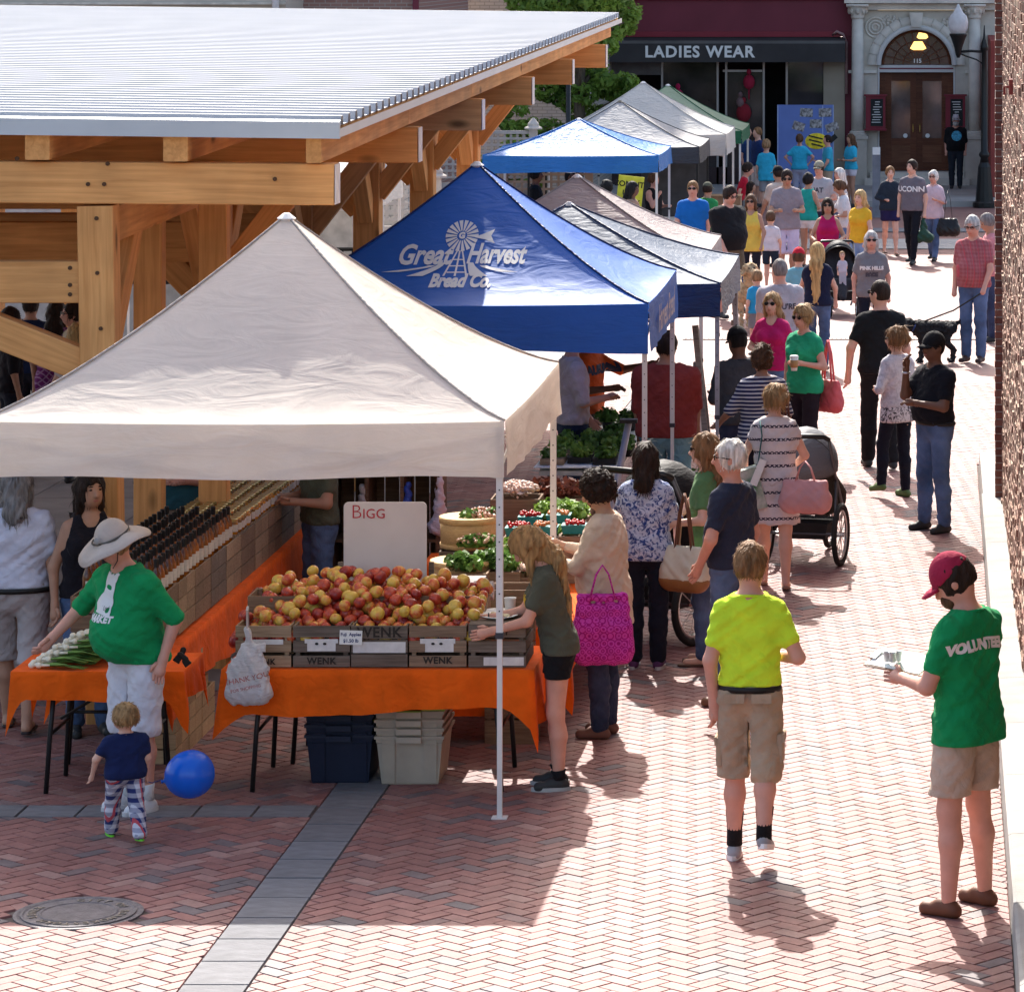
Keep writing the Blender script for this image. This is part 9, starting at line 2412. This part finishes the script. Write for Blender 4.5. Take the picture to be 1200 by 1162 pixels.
person('man in a dark navy shirt deep in the pavilion shade', 36, head=345, d=39.0, face=180, hair=('short', 'dark'), skin='tan', top=('half', (0.012, 0.02, 0.06)), bottom=('trousers', (0.02, 0.02, 0.03)), key='pv1')
person('person in black at the left edge under the pavilion', 12, head=360, d=37.0, face=120, hair=('short', 'dark'), skin='tan', top=('half', (0.012, 0.01, 0.014)), bottom=('trousers', (0.02, 0.02, 0.03)), key='pv2')

# ------------------------------------------------------------------ dogs
def dog(label, x, y, sc_, face, coat, key, shaggy=0.012, headturn=0.0, headup=0.0, pale_leg=None, sit=False):
 t_ = thing('dog', label, 'dog', (x, y, gz(y)), R(face))
 f = Field((-0.35, -0.62, -0.01), (0.35, 0.62, 0.95), 0.017)
 f.cap((0, -0.22, 0.50), (0, 0.02, 0.50), 0.125, 0.115, 0.06); f.cap((0, 0.02, 0.51), (0, 0.24, 0.52), 0.100, 0.095, 0.06)     # deep chest to narrow loin
 f.cap((0, -0.26, 0.55), (0, -0.37, 0.70 + headup), 0.085, 0.07, 0.05)
 hx = headturn; hz0 = 0.76 + headup
 f.ell((hx * .4, -0.42, hz0), (0.075, 0.085, 0.075), 0.03); f.cap((hx * .5, -0.46, hz0 - 0.02), (hx, -0.57, hz0 - 0.045), 0.048, 0.032, 0.03)
 for s_ in (-1, 1):
  f.cap((s_ * 0.065, -0.40, hz0 + 0.035), (s_ * 0.095, -0.41, hz0 - 0.07), 0.022, 0.028, 0.02)
  f.cap((s_ * 0.085, -0.22, 0.46), (s_ * 0.08, -0.20, 0.24), 0.055, 0.034, 0.04); f.cap((s_ * 0.08, -0.20, 0.24), (s_ * 0.08, -0.22, 0.03), 0.032, 0.026, 0.02); f.cap((s_ * 0.08, -0.22, 0.025), (s_ * 0.08, -0.26, 0.022), 0.03, 0.028, 0.02)
  f.cap((s_ * 0.085, 0.20, 0.50), (s_ * 0.09, 0.14, 0.34), 0.085, 0.058, 0.05)     # thigh to high knee at the belly
  f.cap((s_ * 0.09, 0.14, 0.34), (s_ * 0.085, 0.28, 0.19), 0.05, 0.032, 0.03)      # down and back to the hock
  f.cap((s_ * 0.085, 0.28, 0.19), (s_ * 0.085, 0.26, 0.03), 0.029, 0.024, 0.02); f.cap((s_ * 0.085, 0.26, 0.025), (s_ * 0.085, 0.21, 0.022), 0.028, 0.027, 0.02)
 f.cap((0, 0.30, 0.56), (0, 0.44, 0.66), 0.03, 0.022, 0.03); f.cap((0, 0.44, 0.66), (0, 0.50, 0.76), 0.022, 0.012, 0.02)
 f.wrinkle(shaggy, 0.06, 4); f.plane((0, 0, 0.001), (0, 0, -1))
 me = f.mesh('body', coat); me.transform(Matrix.Scale(sc_, 4)); link('body', me, t_)
 mb = MB(); mb.ball((hx * sc_, -0.60 * sc_, (hz0 - 0.035) * sc_), 0.02 * sc_); mb.build('nose', M_blk, t_, True)
 for s_ in (-1, 1):
  mb = MB(); mb.ball(((s_ * 0.032 + hx * .45) * sc_, -0.497 * sc_, (hz0 + 0.012) * sc_), 0.012 * sc_); mb.build('eye', M_blk, t_, True)
 mb = MB(); mb.tube([((0.088 * math.cos(a)) * sc_, (-0.325 + 0.03 * math.sin(a)) * sc_, (0.64 + headup * .6 + 0.07 * math.sin(a)) * sc_) for a in [k * PI / 8 for k in range(17)]], 0.011 * sc_, 6, False); mb.build('collar', mat('collar_blue', (0.03, 0.06, 0.2), 0.6), t_)
 return t_
dg1 = dog('curly cream coloured dog standing and facing the camera', X(873, 53.4), 53.4, 1.10, 12, mat('cream_fur', (0.50, 0.36, 0.21), 0.9, 0.25, 14, 0.8, 60), 'cream', 0.012, 0.02, 0.06)
dg2 = dog('black curly dog on a lead, standing side on with its head to the left', X(1096, 48.6), 48.6, 0.86, -82, mat('black_fur', (0.012, 0.011, 0.012), 0.75, 0.4, 14, 0.8, 60), 'black', 0.013, 0, -0.16)
lh = wpt(LP, LP['hnd'][1][0]) + Vector((0, -0.05, -0.05)); ld_ = Vector((X(1082, 48.6), 48.55, gz(48.6) + 0.53))
mb = MB(); mb.tube([tuple(ld_), tuple(ld_.lerp(lh, .5) + Vector((0, 0, -0.05))), tuple(lh)], 0.011, 5); o = mb.build('dog_lead', M_blk, None); tag(o, 'thin black lead running from the black dog to the man in red', 'dog lead')

# ------------------------------------------------------------------ strollers
def wheel(parent, c, r, w=0.045, spokes=True, rimc=None):
 wt = thing('wheel', None, None); wt.parent = parent; wt.location = c
 pts = [(0, r * math.cos(a), r * math.sin(a)) for a in [2 * PI * k / 28 for k in range(29)]]
 mb = MB(); mb.tube(pts, w / 2, 8, False); mb.build('tyre', mat('tyre_black', (0.02, 0.02, 0.02), 0.85), wt, True)
 mb = MB(); mb.tube([(0, p[1] * 0.84, p[2] * 0.84) for p in pts], w * 0.22, 6, False); mb.build('rim', rimc or mat('brushed_steel', (0.6, 0.6, 0.6), 0.3, metal=0.8), wt, True)
 mb = MB(); mb.tube([(-w * .7, 0, 0), (w * .7, 0, 0)], 0.02, 8)
 for k in range(10):
  a = 2 * PI * k / 10; mb.tube([(0, 0, 0), (0, r * 0.83 * math.cos(a), r * 0.83 * math.sin(a))], 0.004, 4)
 mb.build('spokes', mat('brushed_steel', (0.6, 0.6, 0.6), 0.3, metal=0.8), wt)
def stroller(label, x, y, rz, seatc, canc, wr_=0.20, fr=0.15, s=1.0, window=False, jog=True):
 """rear (handle) at +y, front at -y in its own frame"""
 t_ = thing('stroller', label, 'stroller', (x, y, gz(y)), R(rz)); t_.scale = (s, s, s)
 fm = mat('stroller_frame', (0.10, 0.10, 0.11), 0.35, metal=0.5)
 sm = cloth('stroller_%02d' % int(seatc[0] * 400 + seatc[2] * 300), seatc); cm = canvas('hood_%02d' % int(canc[0] * 400 + canc[2] * 300), canc, 0.03, 0.6, 0.15, 0.3, 8)
 for sx in (-1, 1):
  mb = MB(); mb.tube([(sx * 0.25, 0.45, 1.02), (sx * 0.25, 0.25, 0.72), (sx * 0.24, -0.10, 0.38), (sx * 0.10, -0.55, fr + 0.05)], 0.014, 8); mb.build('side_tube', fm, t_, True)
  mb = MB(); mb.tube([(sx * 0.25, 0.22, 0.66), (sx * 0.27, 0.30, wr_)], 0.014, 8); mb.build('rear_strut', fm, t_, True)
  wheel(t_, (sx * 0.31, 0.30, wr_), wr_ - 0.022)
 mb = MB(); mb.tube([(-0.31, 0.30, wr_), (0.31, 0.30, wr_)], 0.013, 8); mb.build('axle', fm, t_)
 mb = MB(); mb.tube([(-0.25, 0.45, 1.02), (-0.22, 0.50, 1.05), (0.22, 0.50, 1.05), (0.25, 0.45, 1.02)], 0.02, 8); mb.build('handlebar', M_blk, t_, True)
 if jog: wheel(t_, (0, -0.58, fr), fr - 0.02)
 else:
  for sx in (-1, 1): wheel(t_, (sx * 0.2, -0.5, fr), fr - 0.02, 0.04)
 f = Field((-0.3, -0.5, 0.2), (0.3, 0.45, 1.1), 0.02)
 f.cap((-0.15, -0.18, 0.46), (0.15, -0.18, 0.46), 0.09, 0.09, 0.04); f.cap((-0.15, 0.10, 0.46), (0.15, 0.10, 0.46), 0.09, 0.09, 0.08); f.cap((-0.15, 0.10, 0.5), (-0.15, 0.30, 0.9), 0.075, 0.06, 0.04); f.cap((0.15, 0.10, 0.5), (0.15, 0.30, 0.9), 0.075, 0.06, 0.04); f.cap((0, 0.10, 0.5), (0, 0.30, 0.9), 0.08, 0.06, 0.08)
 for sx in (-1, 1): f.cap((sx * 0.21, -0.2, 0.52), (sx * 0.21, 0.2, 0.72), 0.03, 0.03, 0.03)
 f.cap((0, -0.25, 0.40), (0, -0.42, 0.28), 0.09, 0.05, 0.05)
 link('seat', f.mesh('seat', sm), t_)
 # hood: a half barrel of ribs and cloth
 vs = []; fs = []; nA, nB = 9, 15
 for i in range(nA):
  a = R(-8 + i * 17); 
  for j in range(nB):
   b_ = PI * j / (nB - 1); rr = 0.34
   cx_, cy_, cz_ = 0, 0.20, 0.74
   xx = 0.255 * math.cos(b_); up_ = math.sin(b_) * rr
   vs.append((cx_ + xx, cy_ + up_ * math.cos(a + PI / 3) * -1.0, cz_ + up_ * math.sin(a + PI / 3) * 1.0 + 0.0))
 for i in range(nA - 1):
  for j in range(nB - 1):
   p = i * nB + j; fs.append((p, p + 1, p + nB + 1, p + nB))
 mb = MB(); mb.add(vs, fs); hd = mb.build('hood', cm, t_, True); so = hd.modifiers.new('solid', 'SOLIDIFY'); so.thickness = 0.008
 for i in (0, 4, 8):
  mb = MB(); mb.tube([Vector(vs[i * nB + j]) * 1.0 + Vector((0, 0, 0.004)) for j in range(nB)], 0.009, 5); mb.build('hood_bow', M_blk, hd, True)
 mb = MB(); mb.box((0, 0.12, 0.27), (0.42, 0.42, 0.13), None, 0.85); mb.build('basket', mat('basket_black', (0.02, 0.02, 0.022), 0.9), t_)
 return t_
stroller('black covered stroller parked in front of the woman with the leather tote', X(797, 28.0), 28.0, 150, (0.015, 0.015, 0.017), (0.012, 0.012, 0.014), 0.24, 0.17, 1.22)
st2 = stroller('dark jogging stroller with a clear topped hood beside the banded dress', X(951, 31.6), 31.7, 168, (0.04, 0.036, 0.03), (0.13, 0.14, 0.16), 0.25, 0.19, 1.05)
st3 = stroller('black stroller with a glossy hood carrying a baby, pushed by the woman in magenta', X(985, 56.2), 55.9, 8, (0.03, 0.03, 0.035), (0.012, 0.014, 0.018), 0.20, 0.14, 1.0, jog=False)
P = person('baby sitting in the black stroller', 988, d=55.6, h=0.62, head=310, face=8, hair=('short', 'sand'), skin='fair', child=2, top=('tee', (0.50, 0.45, 0.5)), bottom=('trousers', (0.4, 0.38, 0.42)), shoe=None, dz=0.34, key='baby')
P['root'].rotation_euler = (R(-12), 0, R(8))
# small dropped things and a hydrant-like cap far off are left out: the street is swept clean
